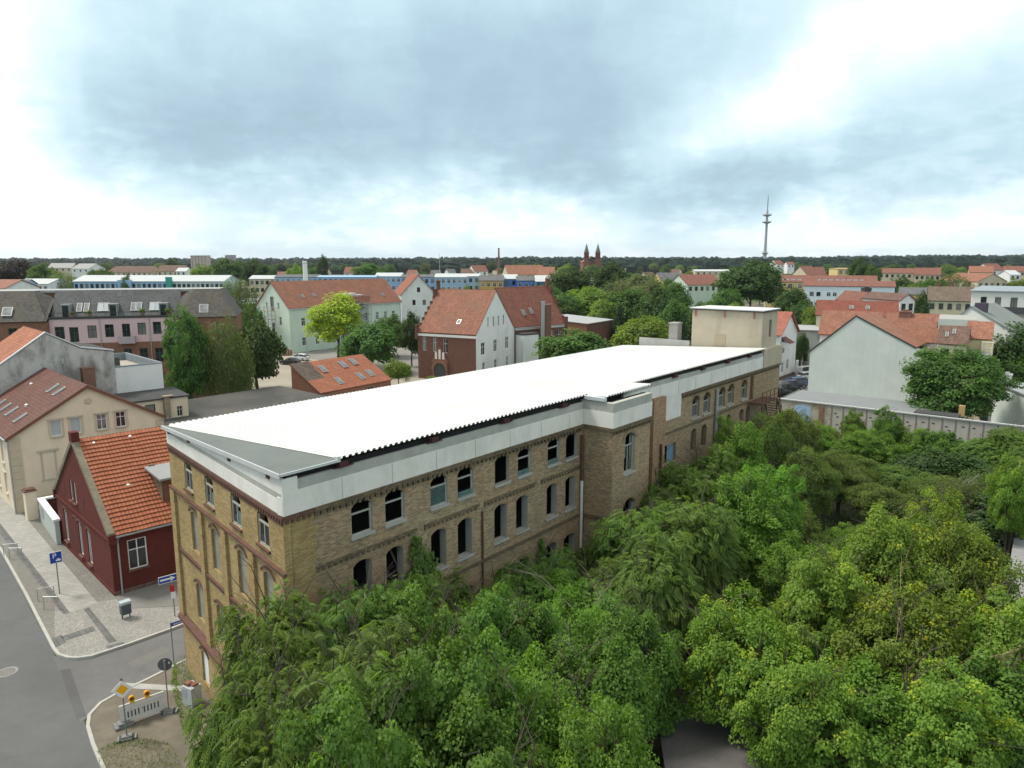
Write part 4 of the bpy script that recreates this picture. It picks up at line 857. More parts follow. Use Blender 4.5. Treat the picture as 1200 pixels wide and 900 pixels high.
# low felt-roofed sheds behind the factory
t = house('felt_shed', 'long low shed with flat dark felt roof just behind the factory', fl(15, 54.5)[:2], FA, 27.5, 12, 4.1, 4.3, 'flat', BRKD, plain('patchy_felt', (.062, .062, .060), .25, .2, .95, dirt=(.125, .115, .10), dirtamt=.7, dscale=.12), {}, over=.3)
# workshop with orange roof
e0, e1_ = gp(376, 462, 3.2), gp(458, 446, 3.2); ax = (e1_ - e0); an = math.atan2(ax.y, ax.x); LW = ax.length
t = house('workshop', 'small brick workshop with half orange half brown roof and six skylights', e0[:2], an, LW, 6.2, 3.2, 6.8, 'mono', {'d': BRK, 'f': BRK}, OCHRE_T, {'f': [(LW * .33, 1.0, .9, 1.3, 'cross'), (LW * .68, .9, 1.2, 1.9, 'dark1'), (1.0, .4, 1.0, 2.2, 'dark1')]}, over=.15)
b = MB(); slab(b, [(-.16, -.16, 3.31), (LW * .20, -.16, 3.31), (LW * .24, 6.35, 7.07), (-.16, 6.35, 7.07)], .05); b.build('old_roof', tiles('old_brown_tiles', (.10, .075, .06), .3), t)
sdir = Vector((0, 6.2, 3.6)).normalized(); nn = Vector((1, 0, 0)).cross(sdir)
for u_, v_ in ((.30, 4.2), (.34, 1.0), (.60, 4.5), (.66, 1.2), (.77, 4.8), (.82, 1.5)):
    fm, gm = skylight_meshes(1.0, 1.6); place_on(t, fm, 'skylight', Vector((LW * u_, 0, 3.35)) + sdir * v_ + nn * .07, (1, 0, 0), sdir, gm)
# ------------------------------------------------------------------ middle distance
# pink block with slate mansard
pd = Vector((.9615, .2748)); po = Vector((-67.43, 105.0)); ap = math.atan2(pd.y, pd.x)
t = thing('mansard_block', 'long pink and brick apartment block under a dark slate mansard roof', 'apartment block', (po.x, po.y, 0), ap)
pw = [(1.25, 10.6, 1.25, 1.8, 'darkt'), (3.1, 10.1, 1.2, 2.2, 'darkt'), (5.5, 10.65, 1.2, 1.85, 'darkt'), (7.8, 10.7, 1.2, 1.9, 'darkt'), (10.05, 10.0, 1.1, 2.65, 'darkt'), (12.2, 10.95, 1.15, 1.8, 'darkt'), (14.3, 11.0, 1.15, 1.85, 'darkt'), (16.3, 11.0, 1.15, 1.85, 'darkt')]
pl = [(x_, 6.8, 1.1, 2.1, 'darkt') for x_ in (1.25, 3.1, 5.5, 7.8, 10.05, 12.2, 14.3, 16.3)] + [(x_, 3, 1.1, 2.1, 'darkt') for x_ in (1.25, 3.1, 5.5, 7.8, 10.05, 12.2, 14.3, 16.3)]
H_ = lambda W_: [rect(w[0] - w[2] / 2, w[1], w[0] + w[2] / 2, w[1] + w[3]) for w in W_]
b = MB(); b.wall(rect(0, 9.9, 17.4, 13.5), H_(pw), (0, 0, 0), (1, 0, 0), rev=.2); b.build('pink_wall', PINK, t)
el = [(-8.5, 11.3, 1.1, 1.2, 'dark1'), (-4.5, 10.5, 1.1, 1.9, 'darkt'), (20.0, 10.8, 1.1, 1.9, 'darkt'), (22.8, 10.8, 1.1, 1.9, 'darkt')]
b = MB(); b.wall(rect(0, 0, 17.4, 9.9), H_(pl), (0, 0, 0), (1, 0, 0), rev=.2); b.wall(rect(-20, 0, 0, 13.2), H_([w for w in el if w[0] < 0]), (0, -.6, 0), (1, 0, 0)); b.wall(rect(17.4, 0, 25.5, 13.4), H_([w for w in el if w[0] > 0]), (0, -.6, 0), (1, 0, 0)); b.wall(rect(0, 0, 12, 13.4), [], (25.5, -.6, 0), (0, 1, 0)); b.wall(rect(0, 9, .6, 13.2), [], (0, -.6, 0), (0, 1, 0)); b.wall(rect(0, 9, .6, 13.4), [], (17.4, 0, 0), (0, -1, 0))
b.build('brick_wall', BRK, t)
for w in pw + pl: window(t, (w[0], 0, w[1]), (1, 0, 0), w[2], w[3], w[4], .14)
for w in el: window(t, (w[0], -.6, w[1]), (1, 0, 0), w[2], w[3], w[4], .14)
b = MB(); slab(b, [(0, .9, 13.7), (17.4, .9, 13.7), (17.4, 4.4, 17.5), (0, 4.4, 17.5)], .12); b.build('mansard_slope', GREY_T, t)
for q_ in ([(-20, -.9, 13.3), (0, -.9, 13.3), (-2.4, 3.2, 17.5), (-20, 3.2, 17.5)], [(17.4, -.9, 13.5), (25.8, -.9, 13.5), (23.2, 3.2, 17.6), (19.4, 3.2, 17.6)], [(25.8, -.9, 13.5), (25.8, 11, 13.5), (23.2, 10, 17.6), (23.2, 3.2, 17.6)], [(17.4, 3.6, 16.4), (17.4, -.9, 13.5), (19.4, 3.2, 17.6), (19.0, 5, 17.6)], [(0, -.9, 13.3), (0, 3.6, 16.3), (-2.0, 5, 17.5), (-2.4, 3.2, 17.5)]): b = MB(); slab(b, q_, .12); b.build('hip_slope', MOSS_T, t)
b = MB(); b.box((-19.9, 4.6, 0), (23.0, 10.8, 17.2)); b.box((16.5, .6, 9), (25.3, 5, 13.3)); b.wall([(0, 13.4), (5, 13.4), (5, 17.3), (3.4, 17.3)], [], (17.45, .9, 0), (0, 1, 0)); b.build('rear_wall', BRK, t)
b = MB(); b.prism([(-20, 3.2), (-2.4, 3.2), (-2.2, 4.4), (19.2, 4.4), (19.4, 3.2), (23.2, 3.2), (23.2, 11), (-20, 11)], 17.2, 17.55); b.build('flat_roof', plain('grey_roof_edge', (.33, .34, .34), .1), t)
b = MB(); b.box((0, -.12, 13.5), (17.4, .95, 13.62)); b.build('terrace', DARKROOF, t); b = MB(); b.box((0, -.15, 13.62), (17.4, -.05, 13.85)); 
for k in range(15): b.box((k * 1.24, -.12, 13.85), (k * 1.24 + .05, -.07, 14.4))
b.box((0, -.12, 14.35), (17.4, -.07, 14.42)); b.build('railing', DARKF, t)
ms = Vector((0, 3.5, 3.8)).normalized()
for x_, kd in ((-5.2, 'w'), (2.0, 'd'), (3.6, 's'), (4.55, 's'), (6.4, 'g'), (7.2, 'g'), (8.3, 'd'), (10.9, 's'), (11.7, 's'), (13.5, 'g'), (14.3, 'g'), (15.2, 'd'), (21.0, 'w')):
    if kd in 'sgw':
        fm, gm = skylight_meshes(.72 if kd != 'w' else 1.3, 1.6, None if kd != 'g' else BLIND); o = Vector((x_, .9, 13.7)) + ms * 1.0 if kd != 'w' else Vector((x_, -.9, 13.35)) + ms * 1.0
        place_on(t, fm, 'skylight', o + Vector((1, 0, 0)).cross(ms) * .02, (1, 0, 0), ms, gm)
    else:
        b = MB(); b.box((x_ - .6, .95, 13.65), (x_ + .6, 2.7, 15.6)); d_ = b.build('dormer', plain('zinc_dormer', (.25, .27, .28), .1), t); b = MB(); b.box((x_ - .4, .9, 13.65), (x_ + .4, .95, 15.4)); b.build('door', glass('dark_glass', (.015, .02, .02)), d_)
b = MB(); b.box((9.1, -.9, 9.75), (11.3, 0, 9.9)); b.box((9.1, -.9, 9.9), (9.16, 0, 10.8)); b.box((11.24, -.9, 9.9), (11.3, 0, 10.8)); b.box((9.16, -.9, 9.9), (11.24, -.84, 10.8)); b.build('balcony', plain('grey_pink_balcony', (.40, .35, .37), .1), t)
b = MB(); b.path([(6.6, -.08, 13.5), (6.6, -.08, 0)], .06); b.path([(13.3, -.08, 13.5), (13.3, -.08, 0)], .06); b.build('drain_pipe', GALV, t)
# pots on the terrace are planted once the foliage meshes exist
POTS = [(po + pd * x_ + Vector((-pd.y, pd.x)) * .45, r_) for x_, r_ in ((3.0, .32), (5.3, .4), (12.4, .5), (15.9, .5))]
# mint house with scaffolds
an = math.atan2(.8, .6)
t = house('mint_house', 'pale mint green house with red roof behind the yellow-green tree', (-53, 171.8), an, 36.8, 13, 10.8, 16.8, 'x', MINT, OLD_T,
          {'f': [(x_, z_, 1.1, 2.0, 'cross') for x_ in (4, 8, 12, 16, 20, 24, 28, 31, 34) for z_ in (1.5, 6.3)] + [(4.2, .9, 1.0, 3.2, 'dark1')][:0], 'l': [(3.2, 6.5, .9, 2, 'cross'), (9.5, 6.5, .9, 2, 'cross'), (6.5, 9.8, 1.4, 3.5, 'dark1'), (4.3, 10.3, .7, 1.6, 'cross'), (9.0, 10.3, .7, 1.6, 'cross'), (6.5, 1.5, 1.3, 5.5, 'dark1')]}, over=.3, sky=[('f', 6, 3, .8, 1.1), ('f', 32, 2.2, .8, 1.1), ('f', 9.5, 3.2, .8, 1.1)])
def scaffold(label, o, ang, L, D, H, nx, mat=GALV):
    t_ = thing('scaffold', label, 'scaffold', o, ang); b = MB()
    for i in range(nx + 1):
        for y in (0, D): b.tube((L * i / nx, y, 0), (L * i / nx, y, H), .075, n=5)
    nz = int(H / 2)
    for k in range(1, nz + 1):
        for y in (0, D): b.tube((0, y, k * 2 + .9), (L, y, k * 2 + .9), .06, n=5)
    for k in range(nz): b.tube((0, 0, k * 2), (L, 0, k * 2 + 2), .04, n=5)
    b.build('frame', mat, t_)
    for k in range(1, nz + 1): b = MB(); b.box((-.1, 0, k * 2 - .05), (L + .1, D, k * 2 + .05)); b.build('deck', plain('scaffold_boards', (.28, .24, .19), .25, 2), t_)
    return t_
dg = Vector((-.8, .6)); c0 = Vector((-53, 171.8)) + dg * 3.6 + Vector((-.6, -.8)) * 1.3
scaffold('steel scaffold standing against the mint green gable wall', (c0.x, c0.y, 0), math.atan2(dg.y, dg.x), 4.4, 1.1, 11.0, 3)
c0 = Vector((-53, 171.8)) + Vector((.6, .8)) * 15.5 + Vector((.8, -.6)) * 1.5; sc_ = scaffold('scaffold tower with a dormer platform on the mint house eaves', (c0.x, c0.y, 0), an, 9, 1.2, 12.0, 4)
b = MB(); b.box((0, 0, 12.1), (9, .06, 13.1)); b.box((6.2, -.1, 11.4), (8.6, 0, 12.9)); b.build('netting', plain('red_netting', (.34, .14, .09), .25, 1.5), sc_); b = MB(); b.box((1.2, .6, 12.1), (4.6, 2.4, 13.7)); b.box((4.8, .6, 12.1), (7, 2.2, 13.2)); b.build('wrapped_material', plain('white_sheeting', (.6, .6, .6), .1), sc_)
# white gabled house behind
p = atY(470, 352, 225); t = house('gabled_house', 'white gabled house with red roof beyond the brick school', (p.x, p.y), .25, 11, 22, 11.5, 17.5, 'y', WHITEW, RED_T, {'f': [(4, 8.2, 1, 1.6, 'dark1'), (7.2, 8.2, 1, 1.6, 'dark1'), (5.5, 12.2, 1, 1.5, 'dark1')]}, sky=[('r', 4, 2.2, 1.0, 1.4), ('r', 9, 4.2, 1.0, 1.4)])
# brick school
gS = Vector((.45, .89)).normalized(); aS = math.atan2(gS.y, gS.x)
WTB = plain('white_band', (.66, .655, .63), .05)
t = house('brick_school', 'red brick school wing with white end gable and pointed portal', (-6.5, 129.5), aS, 15.4, 12.6, 8.7, 16.4, 'y', {'d': WHITEW, 'l': BRKD, 'b': BRKD}, OLD_T,
          {'f': [(4.6, 9.7, .62, 1.9, 'cross'), (6.7, 9.7, .62, 1.9, 'cross'), (8.7, 9.7, .62, 1.9, 'cross'), (10.8, 9.7, .62, 1.9, 'cross'), (2.6, 4.8, 1.5, 2.3, 'cross'), (7.4, 4.9, 1.5, 2.3, 'cross'), (12.2, 5.0, 1.5, 2.3, 'cross'), (2.8, .9, .95, 2.5, 'cross'), (7.4, .9, .95, 2.5, 'cross'), (12.3, .9, .95, 2.5, 'cross')],
           'l': [(1.5, 5.3, .9, 2.6, 'cross'), (3.8, 5.2, .9, 2.6, 'cross'), (6.1, 5.1, .9, 2.6, 'cross')]}, over=.1, sillm=None, sky=[('l', 8.0, 2.2, .8, 1.1)])
b = MB(); b.box((-.1, -.05, 8.05), (0, 12.6, 8.5)); b.build('white_band', WTB, t)
b = MB()                                        # stepped gable at the far end with pinnacles
for k in range(8): x0 = 15.4 * k / 16; zz = 8.7 + (k + 1) * .97; b.box((x0 * 1.0, 12.6, 8.4), (15.4 - x0, 12.9, zz - .25))
for x_, zz in ((0.0, 9.9), (6.4, 16.3), (7.7, 17.9), (9.0, 16.3), (15.4, 9.9)): b.box((x_ - .32, 12.5, zz - 2.5), (x_ + .32, 13.0, zz)); b.box((x_ - .42, 12.45, zz), (x_ + .42, 13.05, zz + .2))
b.build('stepped_gable', BRKD, t)
pt = MB(); hood(pt, lambda a_, z_: Vector((-.35, 12.6 - a_, z_)), None, Vector((-1, 0, 0)), 5.0, 2.6, 3.2, 1.29, .5, .12, 8); pt.box((-.35, 12.6 - 6.6, 0), (0, 12.6 - 6.3, 3.2)); pt.box((-.35, 12.6 - 3.7, 0), (0, 12.6 - 3.4, 3.2))
pt.face([(-.3, 12.6 - 6.9, 3.3), (-.3, 12.6 - 5.0, 6.4), (-.3, 12.6 - 3.1, 3.3)][::-1]); pt.build('portal', BRK, t)
pt = MB(); pt.wall([(3.75, 0), (6.25, 0), (6.25, 2.2), (5.8, 2.9), (5, 3.35), (4.2, 2.9), (3.75, 2.2)], [], (-.36, 12.6, 0), (0, -1, 0)); pt.build('door', DARKF, t)
for d_ in (4.2, 5.0, 5.8): pt = MB(); pt.box((-.33, 12.6 - d_ - .22, 3.9), (-.31, 12.6 - d_ + .22, 5.2 + (.5 if d_ == 5 else 0))); pt.build('white_niche', WTB, t)
t = house('school_wing', 'red brick school wing with big tiled roof and tall stepped end gable', (.42, 143.3), math.atan2(.63, .77), 14, 12, 8.8, 16.4, 'x', BRKD, tiles('dark_red_tiles', (.19, .07, .05), .25, moss=(.14, .07, .05)), {'f': [(10.2, 4.9, .95, 2.7, 'cross'), (12.2, 4.9, .95, 2.7, 'cross'), (10.2, 1.0, .95, 2.4, 'cross'), (12.2, 1.0, .95, 2.4, 'cross')]}, over=.12, sky=[('f', 4.0, 2.6, .8, 1.4), ('f', 6.2, 2.9, .8, 1.4)])
b = MB(); b.box((.3, -.06, 8.2), (14, 0, 8.6)); b.build('white_band', WTB, t)
b = MB()
for k in range(8): y0 = 12 * k / 16; zz = 8.8 + (k + 1) * .96; b.box((14.0, y0, 8.0), (14.35, 12 - y0, zz - .2))
for y_, zz in ((0, 10.3), (3.2, 13.9), (4.9, 16.6), (6, 18.2), (7.1, 16.6), (12, 10.3)): b.box((13.85, y_ - .32, zz - 2.5), (14.45, y_ + .32, zz))
b.build('stepped_gable', BRKD, t)
b = MB(); b.box((.4, -2.4, 0), (4.4, -.0, 7.4)); b.build('white_annexe', WHITEW, t); b = MB(); b.box((.3, -2.5, 7.4), (4.5, 0, 7.7)); b.build('annexe_roof', DARKROOF, t)
b = MB(); b.box((6.0, -2.6, 0), (7.6, -1.0, 13.2)); b.build('brick_stack', brick('brown_stack_brick', (.17, .075, .05), (.21, .095, .065), (.25, .12, .08), (.18, .13, .1)), t); b = MB(); b.tube((5.6, -2.3, 0), (5.6, -2.3, 13.9), .4, n=10); b.build('flue', GALV, t)
b = MB(); b.tube((5.6, -2.3, 13.3), (7.9, -2.3, 13.3), .05); b.tube((5.6, -2.3, 11.4), (8.5, -2.3, 11.4), .05); b.build('stay', GALV, t)
# brick hall with grey flat roof
q0 = gp(655, 380, 7.3); q1 = gp(688, 379, 7.3); q2 = gp(718, 371.5, 7.9)
t = house('brick_hall', 'flat grey-roofed brick hall right of the school', q1[:2], math.atan2(q2.y - q1.y, q2.x - q1.x), (q2 - q1).xy.length, 13, 7.1, 7.9, 'flat', {'d': BRKD, 'l': brick('orange_hall_brick', (.33, .12, .05), (.37, .15, .07), (.4, .17, .08), (.26, .2, .15))}, plain('grey_membrane', (.33, .345, .35), .08, .3), {'l': [(3, 4.2, 2.2, 1.2, 'slat'), (6.5, 4.2, 2.2, 1.2, 'slat'), (10, 4.2, 2.2, 1.2, 'slat')]}, over=.25)

for lab, px, py, a_, L_ in (('stack of red bricks on pallets in front of the scaffolded gable', 318, 416, .3, 2.4), ('second brick stack right of the first one before the mint gable', 331, 417, .3, 2.2)):
    t = thing('brick_stack', lab, 'bricks', (*gp(px, py)[:2], 0), a_); b = MB(); b.box((0, 0, 0), (L_, 1.2, .15)); b.build('pallet', plain('pallet_wood', (.25, .19, .12), .2), t)
    for k in range(4): b = MB(); b.box((.05 + k * L_ / 4, .05, .15), (.05 + k * L_ / 4 + L_ / 4 - .08, 1.1, 1.5 - .25 * (k % 2))); b.build('brick_pack', BRK, t)
sheet('road_patch', [tuple(gp(x, y)[:2]) for x, y in ((70, 785), (82, 783), (101, 838), (90, 842))], -.0175, asphalt('patched_asphalt', (.10, .10, .10), .2))
sheet('road_patch', [tuple(gp(x, y)[:2]) for x, y in ((150, 777), (190, 757), (200, 762), (160, 783))], -.016, asphalt('worn_asphalt', (.155, .15, .142), .2))

aerial(ch, 6.3, 9, 10.5); roof_vents(ch, [(2.6, 5.5, 8.5), (4.4, 12, 9.5)])
# ------------------------------------------------------------------ right-hand side: panel wall, garages, tall gable
DN = Vector((.79, -.613)).normalized(); aD = math.atan2(DN.y, DN.x)
t = thing('panel_wall', 'old concrete panel wall with dark posts closing the overgrown yard', 'wall', (34.3, 91.5, 0), aD)
PANW = plain('wall_panel_concrete', (.47, .44, .40), .1, .8, .9, dirt=(.30, .25, .20), dirtamt=.5); POST = plain('wall_post', (.24, .21, .185), .2, 2, .9)
PWL = 34.0; pm = MB(); pm.box((0, .03, .9), (1.16, .12, 4.3)); 
po_ = pm.build('wall_panel', PANW); pme = po_.data; bpy.data.objects.remove(po_); pm = MB(); pm.box((0, 0, 0), (.16, .2, 4.35)); po_ = pm.build('post', POST); qme = po_.data; bpy.data.objects.remove(po_)
vm_ = MB(); vm_.box((0, .015, 0), (.30, .031, .12)); po_ = vm_.build('vent_slot', DARKF); vme = po_.data; bpy.data.objects.remove(po_)
for k in range(21):
    x_ = 6.6 + k * 1.32; link('post', qme, t, (x_, 0, 0)); p_ = link('wall_panel', pme, t, (x_ + .16, 0, 0))
    for z_ in ((3.5, 2.2) if k % 3 else (3.3, 2.9, 1.9)): link('vent_slot', vme, p_, (.2 + .3 * ((k * 7 + int(z_ * 3)) % 3) / 2, 0, z_))
b = MB(); b.wall(rect(0, 0, 6.6, 4.3), [], (0, .02, 0), (1, 0, 0)); b.build('brick_section', brick('limewashed_brick', (.50, .46, .38), (.56, .52, .45), (.60, .57, .5), (.4, .36, .3), (.28, .16, .10), patchscale=.6, amt=.7), t)
b = MB(); b.wall(arch(3.2, 2.0, .9, 4.0, .25), [], (0, 0, 0), (1, 0, 0)); b.build('blocked_arch', plain('pale_blue_render', (.56, .62, .66), .05, 1), t); b = MB(); b.box((5.2, -.08, 0), (5.7, .1, 4.25)); b.build('buttress', brick('orange_brick_pier', (.26, .13, .08), (.3, .16, .1), (.34, .2, .12), (.25, .2, .16)), t)
b = MB(); b.box((-.2, -.1, 4.32), (PWL, .35, 4.46)); b.build('coping', plain('grey_coping', (.40, .41, .41), .12, 1.5), t); b = MB(); b.box((6.6, .0, 0), (PWL, .25, .9)); b.build('wall_base', brick('dirty_brick', (.22, .15, .1), (.28, .2, .13), (.3, .23, .17), (.2, .18, .15)), t)
b = MB(); b.wall(rect(0, 0, 9.5, 4.3), [], (0, 9.5, 0), (0, -1, 0)); b.build('end_wall', plain('grey_green_end_wall', (.36, .38, .34), .12, 1), t)
t = thing('garage_row', 'flat grey garage roofs behind the concrete panel wall', 'garage', (34.3 + .613 * .4, 91.5 + .79 * .4, 0), aD)
b = MB(); b.box((0, 0, 3.9), (20, 9.2, 4.15)); b.build('roof', plain('garage_roof_felt', (.20, .215, .225), .1, .5, .9, dirt=(.22, .23, .23), dirtamt=.4), t); b = MB(); b.box((.2, .2, 0), (19.8, 9, 3.9)); b.build('wall', plain('garage_wall', (.34, .34, .32), .12), t); b = MB(); b.box((15.5, .3, 4.15), (20, 2.5, 4.5)); b.build('roof_hatch', DARKROOF, t); b = MB(); b.box((19.7, 2.8, 4.15), (20.3, 3.3, 5.4)); b.build('chimney', plain('ochre_render', (.5, .34, .14), .15), t)
CL = plain('pale_grey_cladding', (.56, .60, .575), .035, .5, .6)
def cladding():
    m, N, b_ = _base('ribbed_cladding', .55, .35); uv = N.new('ShaderNodeTexCoord').outputs['UV']; u, v, w_ = N.sep(uv); r_ = N.math('FRACT', N.math('DIVIDE', u, .9)); n = N.noise(uv, .35, 5, .6).outputs[0]
    st_ = N.mapr(r_, .0, .06, 1, 0); c_ = N.ramp(N.math('ADD', n, N.math('MULTIPLY', st_, .0)), [(.35, (.50, .545, .52)), (.65, (.565, .605, .58))]); N.put(b_.inputs['Base Color'], N.mix(N.math('MULTIPLY', st_, .6), c_, (.40, .44, .42, 1))); bump(N, b_, N.math('SINE', N.math('MULTIPLY', u, 14)), .15, .03); return m
t = thing('clad_house', 'tall house with windowless pale grey ribbed gable and orange roof', 'house', (46.4, 110.8, 0), math.atan2(-.633, .774)); aerial(t, 5.9, 6, 13.9, 2.0); clad_t = t
b = MB(); b.wall([(-.25, 0), (14.9, 0), (14.9, 9.65), (14.05, 9.7), (5.95, 13.8), (-.25, 8.1)], [], (0, 0, 0), (1, 0, 0)); b.wall(rect(0, 0, 11, 8.1), [], (-.25, 11, 0), (0, -1, 0)); b.wall(rect(0, 0, 11, 9.6), [], (14.9, 0, 0), (0, 1, 0)); b.build('wall', cladding(), t)
b = MB(); slab(b, [(-.5, 10, 8.05), (-.5, 3.2, 8.05), (5.95, 3.2, 13.95), (5.95, 10, 13.95)]); slab(b, [(14.2, -.05, 9.8), (14.2, 10, 9.8), (5.95, 10, 13.95), (5.95, -.05, 13.95)]); b.build('roof', tiles('faded_orange_tiles', (.27, .12, .078), .2, moss=(.20, .10, .07)), t)
b = MB(); slab(b, [(-.5, 3.2, 8.0), (-.5, -.05, 8.0), (5.95, -.05, 13.92), (5.95, 3.2, 13.92)]); b.build('roof_flank', _M['faded_orange_tiles'], t)
b = MB(); b.obox((-.5, -.1, 7.85), (6.45, 0, 5.9), (0, .15, 0), (0, 0, .25)); b.obox((5.95, -.1, 13.75), (8.25, 0, -4.15), (0, .15, 0), (0, 0, .25)); b.build('verge_board', DARKF, t)
def fh(name, label, x0, x1, ye, yr, Y, D=10, tilt=0.0, axis='x', wm=None, rm=None, rows=2, cols=3, style='dark1', cat='house', group=None, cut=False, wsz=(1.0, 1.5), sky=(), chim=(), over=.3, low=3.0, wins=None, top=None):
    """a house met from the front: its eaves and ridge are read off the survey photo at the distance Y"""
    p, q = atY(x0, ye, Y), ray(x1, ye); kx = q[0] / q[1]; L = (kx * p.y - p.x) / (math.cos(tilt) - kx * math.sin(tilt)); zr = atY(x0, yr, Y + (D / 2 if axis == 'x' else 0)).z; ze = p.z
    an_ = math.atan2(0, 1) + tilt
    if wins is None:
        wins = {'f': []}; zt = ze - .7 - wsz[1]
        for r_ in range(rows):
            for c_ in range(cols):
                z_ = zt - r_ * 3.0
                if z_ > .5: wins['f'].append(((c_ + .5) * L / cols, z_, wsz[0], wsz[1], style))
    return house(name, label, p[:2], an_, L, D, ze, max(zr, ze + .2), axis, wm, rm, wins, over, chim, sky, group, cat, cut)
FAINT_R = tiles('distant_red_tiles', (.21, .088, .064), .2); FAINT_O = tiles('distant_orange_tiles', (.28, .125, .082), .2); FAINT_B = tiles('distant_brown_tiles', (.15, .09, .068), .25); FAINT_G = tiles('distant_grey_tiles', (.13, .135, .14), .2); WHR = plain('white_metal_roof', (.46, .48, .49), .05, .3, .5)
GRM = plain('grey_green_roof', (.19, .215, .205), .15, .4, .8)
# white house by the car park
p = Vector((51.3, 134.9)); t = house('white_house', 'white house with pinkish red roof standing by the parked cars', (49.3, 132.3), math.atan2(.774, .633), 9.5, 9, 8.6, 12.3, 'y', WHITEW, tiles('pinkish_red_tiles', (.34, .12, .09), .15), {'f': [(5.2, 5.2, 1.1, 1.9, 'cross'), (2.4, 4.8, 1.0, 1.6, 'cross'), (5.2, 1.5, 1.1, 1.9, 'cross'), (2.4, 1.2, 1.1, 1.9, 'cross')]}, over=.5, plinth=plain('brown_plinth', (.16, .10, .075), .2))
b = MB(); b.box((1.2, -1.4, 5.9), (2.9, 0, 7.0)); b.build('bay', WHITEW, t); b = MB(); slab(b, [(.9, -1.7, 7.0), (3.2, -1.7, 7.0), (3.2, .1, 8.0), (.9, .1, 8.0)]); b.build('bay_roof', FAINT_R, t)
t = thing('garden_wall', 'white garden wall with dark gate beside the white house', 'wall', (56.6, 141.6, 0), .9); b = MB(); 
for k in range(5): b.box((k * 2.4, 0, 0), (k * 2.4 + .8, .35, 2.4)); 
b.build('pillar', WHITEW, t); b = MB()
for k in range(4): b.box((k * 2.4 + .8, .1, 0), (k * 2.4 + 2.4, .2, 1.9))
b.build('fence_panel', DARKF, t)
t = house('barn', 'grey rendered outbuilding with flat roof behind the round bush', (57, 146), -.35, 12, 8, 8.0, 8.3, 'flat', GREYW, plain('barn_roof', (.32, .33, .33), .1), {})
fh('orange_house', 'orange-roofed house with hipped eaves right of the pale grey gable', 1036, 1100, 398, 367, 112, 9, -.55, 'x', WHITEW, _M['faded_orange_tiles'], 1, 2, 'dark1', chim=[(2.4, 4.5, 13.9, 1.7)])
fh('orange_wing', 'orange roof wing showing left behind the pale grey gable', 961, 1030, 391, 364.5, 119, 9, -.5, 'x', WHITEW, _M['faded_orange_tiles'], 1, 2)
fh('long_red_house', 'long dark red roof with two skylights behind the grey gable', 957, 1052, 369, 352, 150, 9, -.42, 'x', BEIGE, tiles('deep_red_tiles', (.21, .065, .045), .2), 1, 4, 'dark1', sky=[('f', 6.5, 2.2, .8, 1.2), ('f', 9.5, 2.2, .8, 1.2)])
fh('blue_white_block', 'white and pale blue apartment block with dark balconies and red attic roof', 942, 1049, 335, 329, 235, 12, -.42, 'x', plain('ice_white_render', (.66, .74, .80), .04), FAINT_R, 1, 1, 'dark', cat='apartment block',
   wins={'f': [(2.5, 10.7, 1.2, 1.3, 'dark1'), (4.5, 10.7, 1.2, 1.3, 'dark1'), (7.5, 10.7, 1.2, 1.3, 'cross'), (9.3, 10.7, 1.2, 1.3, 'cross'), (14.6, 10.5, 1.6, 1.8, 'dark1'), (17.6, 10.5, 2.6, 1.8, 'dark'), (21, 10.5, 2.4, 1.8, 'dark'), (14.6, 7.7, 1.6, 1.7, 'dark1'), (17.6, 7.7, 2.6, 1.7, 'dark'), (21, 7.7, 2.4, 1.7, 'dark'), (2.5, 7.7, 1.2, 1.3, 'cross'), (4.5, 7.7, 1.2, 1.3, 'dark1'), (7.5, 7.7, 1.2, 1.3, 'cross'), (9.3, 7.7, 1.2, 1.3, 'cross'), (27, 10.9, 1.3, 1.3, 'dark1'), (28.6, 10.9, 1.3, 1.3, 'dark1'), (2.5, 4.9, 1.2, 1.3, 'cross'), (4.5, 4.9, 1.2, 1.3, 'dark1'), (7.5, 4.9, 1.2, 1.3, 'cross'), (9.3, 4.9, 1.2, 1.3, 'cross')]})
fh('yellow_block', 'long yellow apartment block with red roof and rows of white dormers', 898, 1028, 330, 322.5, 285, 12, -.4, 'x', YEL, FAINT_R, 3, 11, 'cross', cat='apartment block', wsz=(1.6, 1.8), sky=[('f', 3.2 + k * 2.2, 1.0, 1.3, 1.4) for k in range(5)] + [('f', 19 + k * 2.1, 1.0, 1.2, 1.4) for k in range(8)])
fh('stone_gable_house', 'small pale stone gable with red roof in front of the white balconies', 1006, 1026, 353, 343, 165, 9, .1, 'y', BEIGE, FAINT_R, 0, 0, chim=[(3.2, 2.5, 15.6, 1.6, DARKF)])
fh('narrow_red_house', 'narrow house with dull red roof left of the white pointed gable', 1034, 1052, 366, 349, 158, 8, -.5, 'x', WHITEW, FAINT_R, 1, 2)
fh('brown_gable_house', 'brown steep-roofed gable among the tightly packed roofs', 1044, 1056, 362, 345, 175, 12, .25, 'y', BEIGE, FAINT_B, 1, 1)
fh('pointed_white_house', 'white pointed gable with brown roof above the orange house', 1055, 1072, 352, 345, 150, 10, .3, 'y', WHITEW, FAINT_B, 1, 2)
fh('brown_roof_house', 'long house with mossy grey-brown roof and cream wall below the willow', 1088, 1140, 352, 336, 190, 10, -.5, 'x', plain('cream_far_wall', (.55, .50, .36), .06), RUSTBROWN_T, 1, 5, 'dark1', chim=[(2, 5.5, 16.2, .7), (5, 5.5, 16.2, .7), (9, 5.5, 16.2, .7)])
fh('grey_roof_annexe', 'dull grey low roof left of the mossy brown roof', 1054, 1085, 345, 337, 200, 9, -.5, 'x', YEL, FAINT_G, 1, 3)
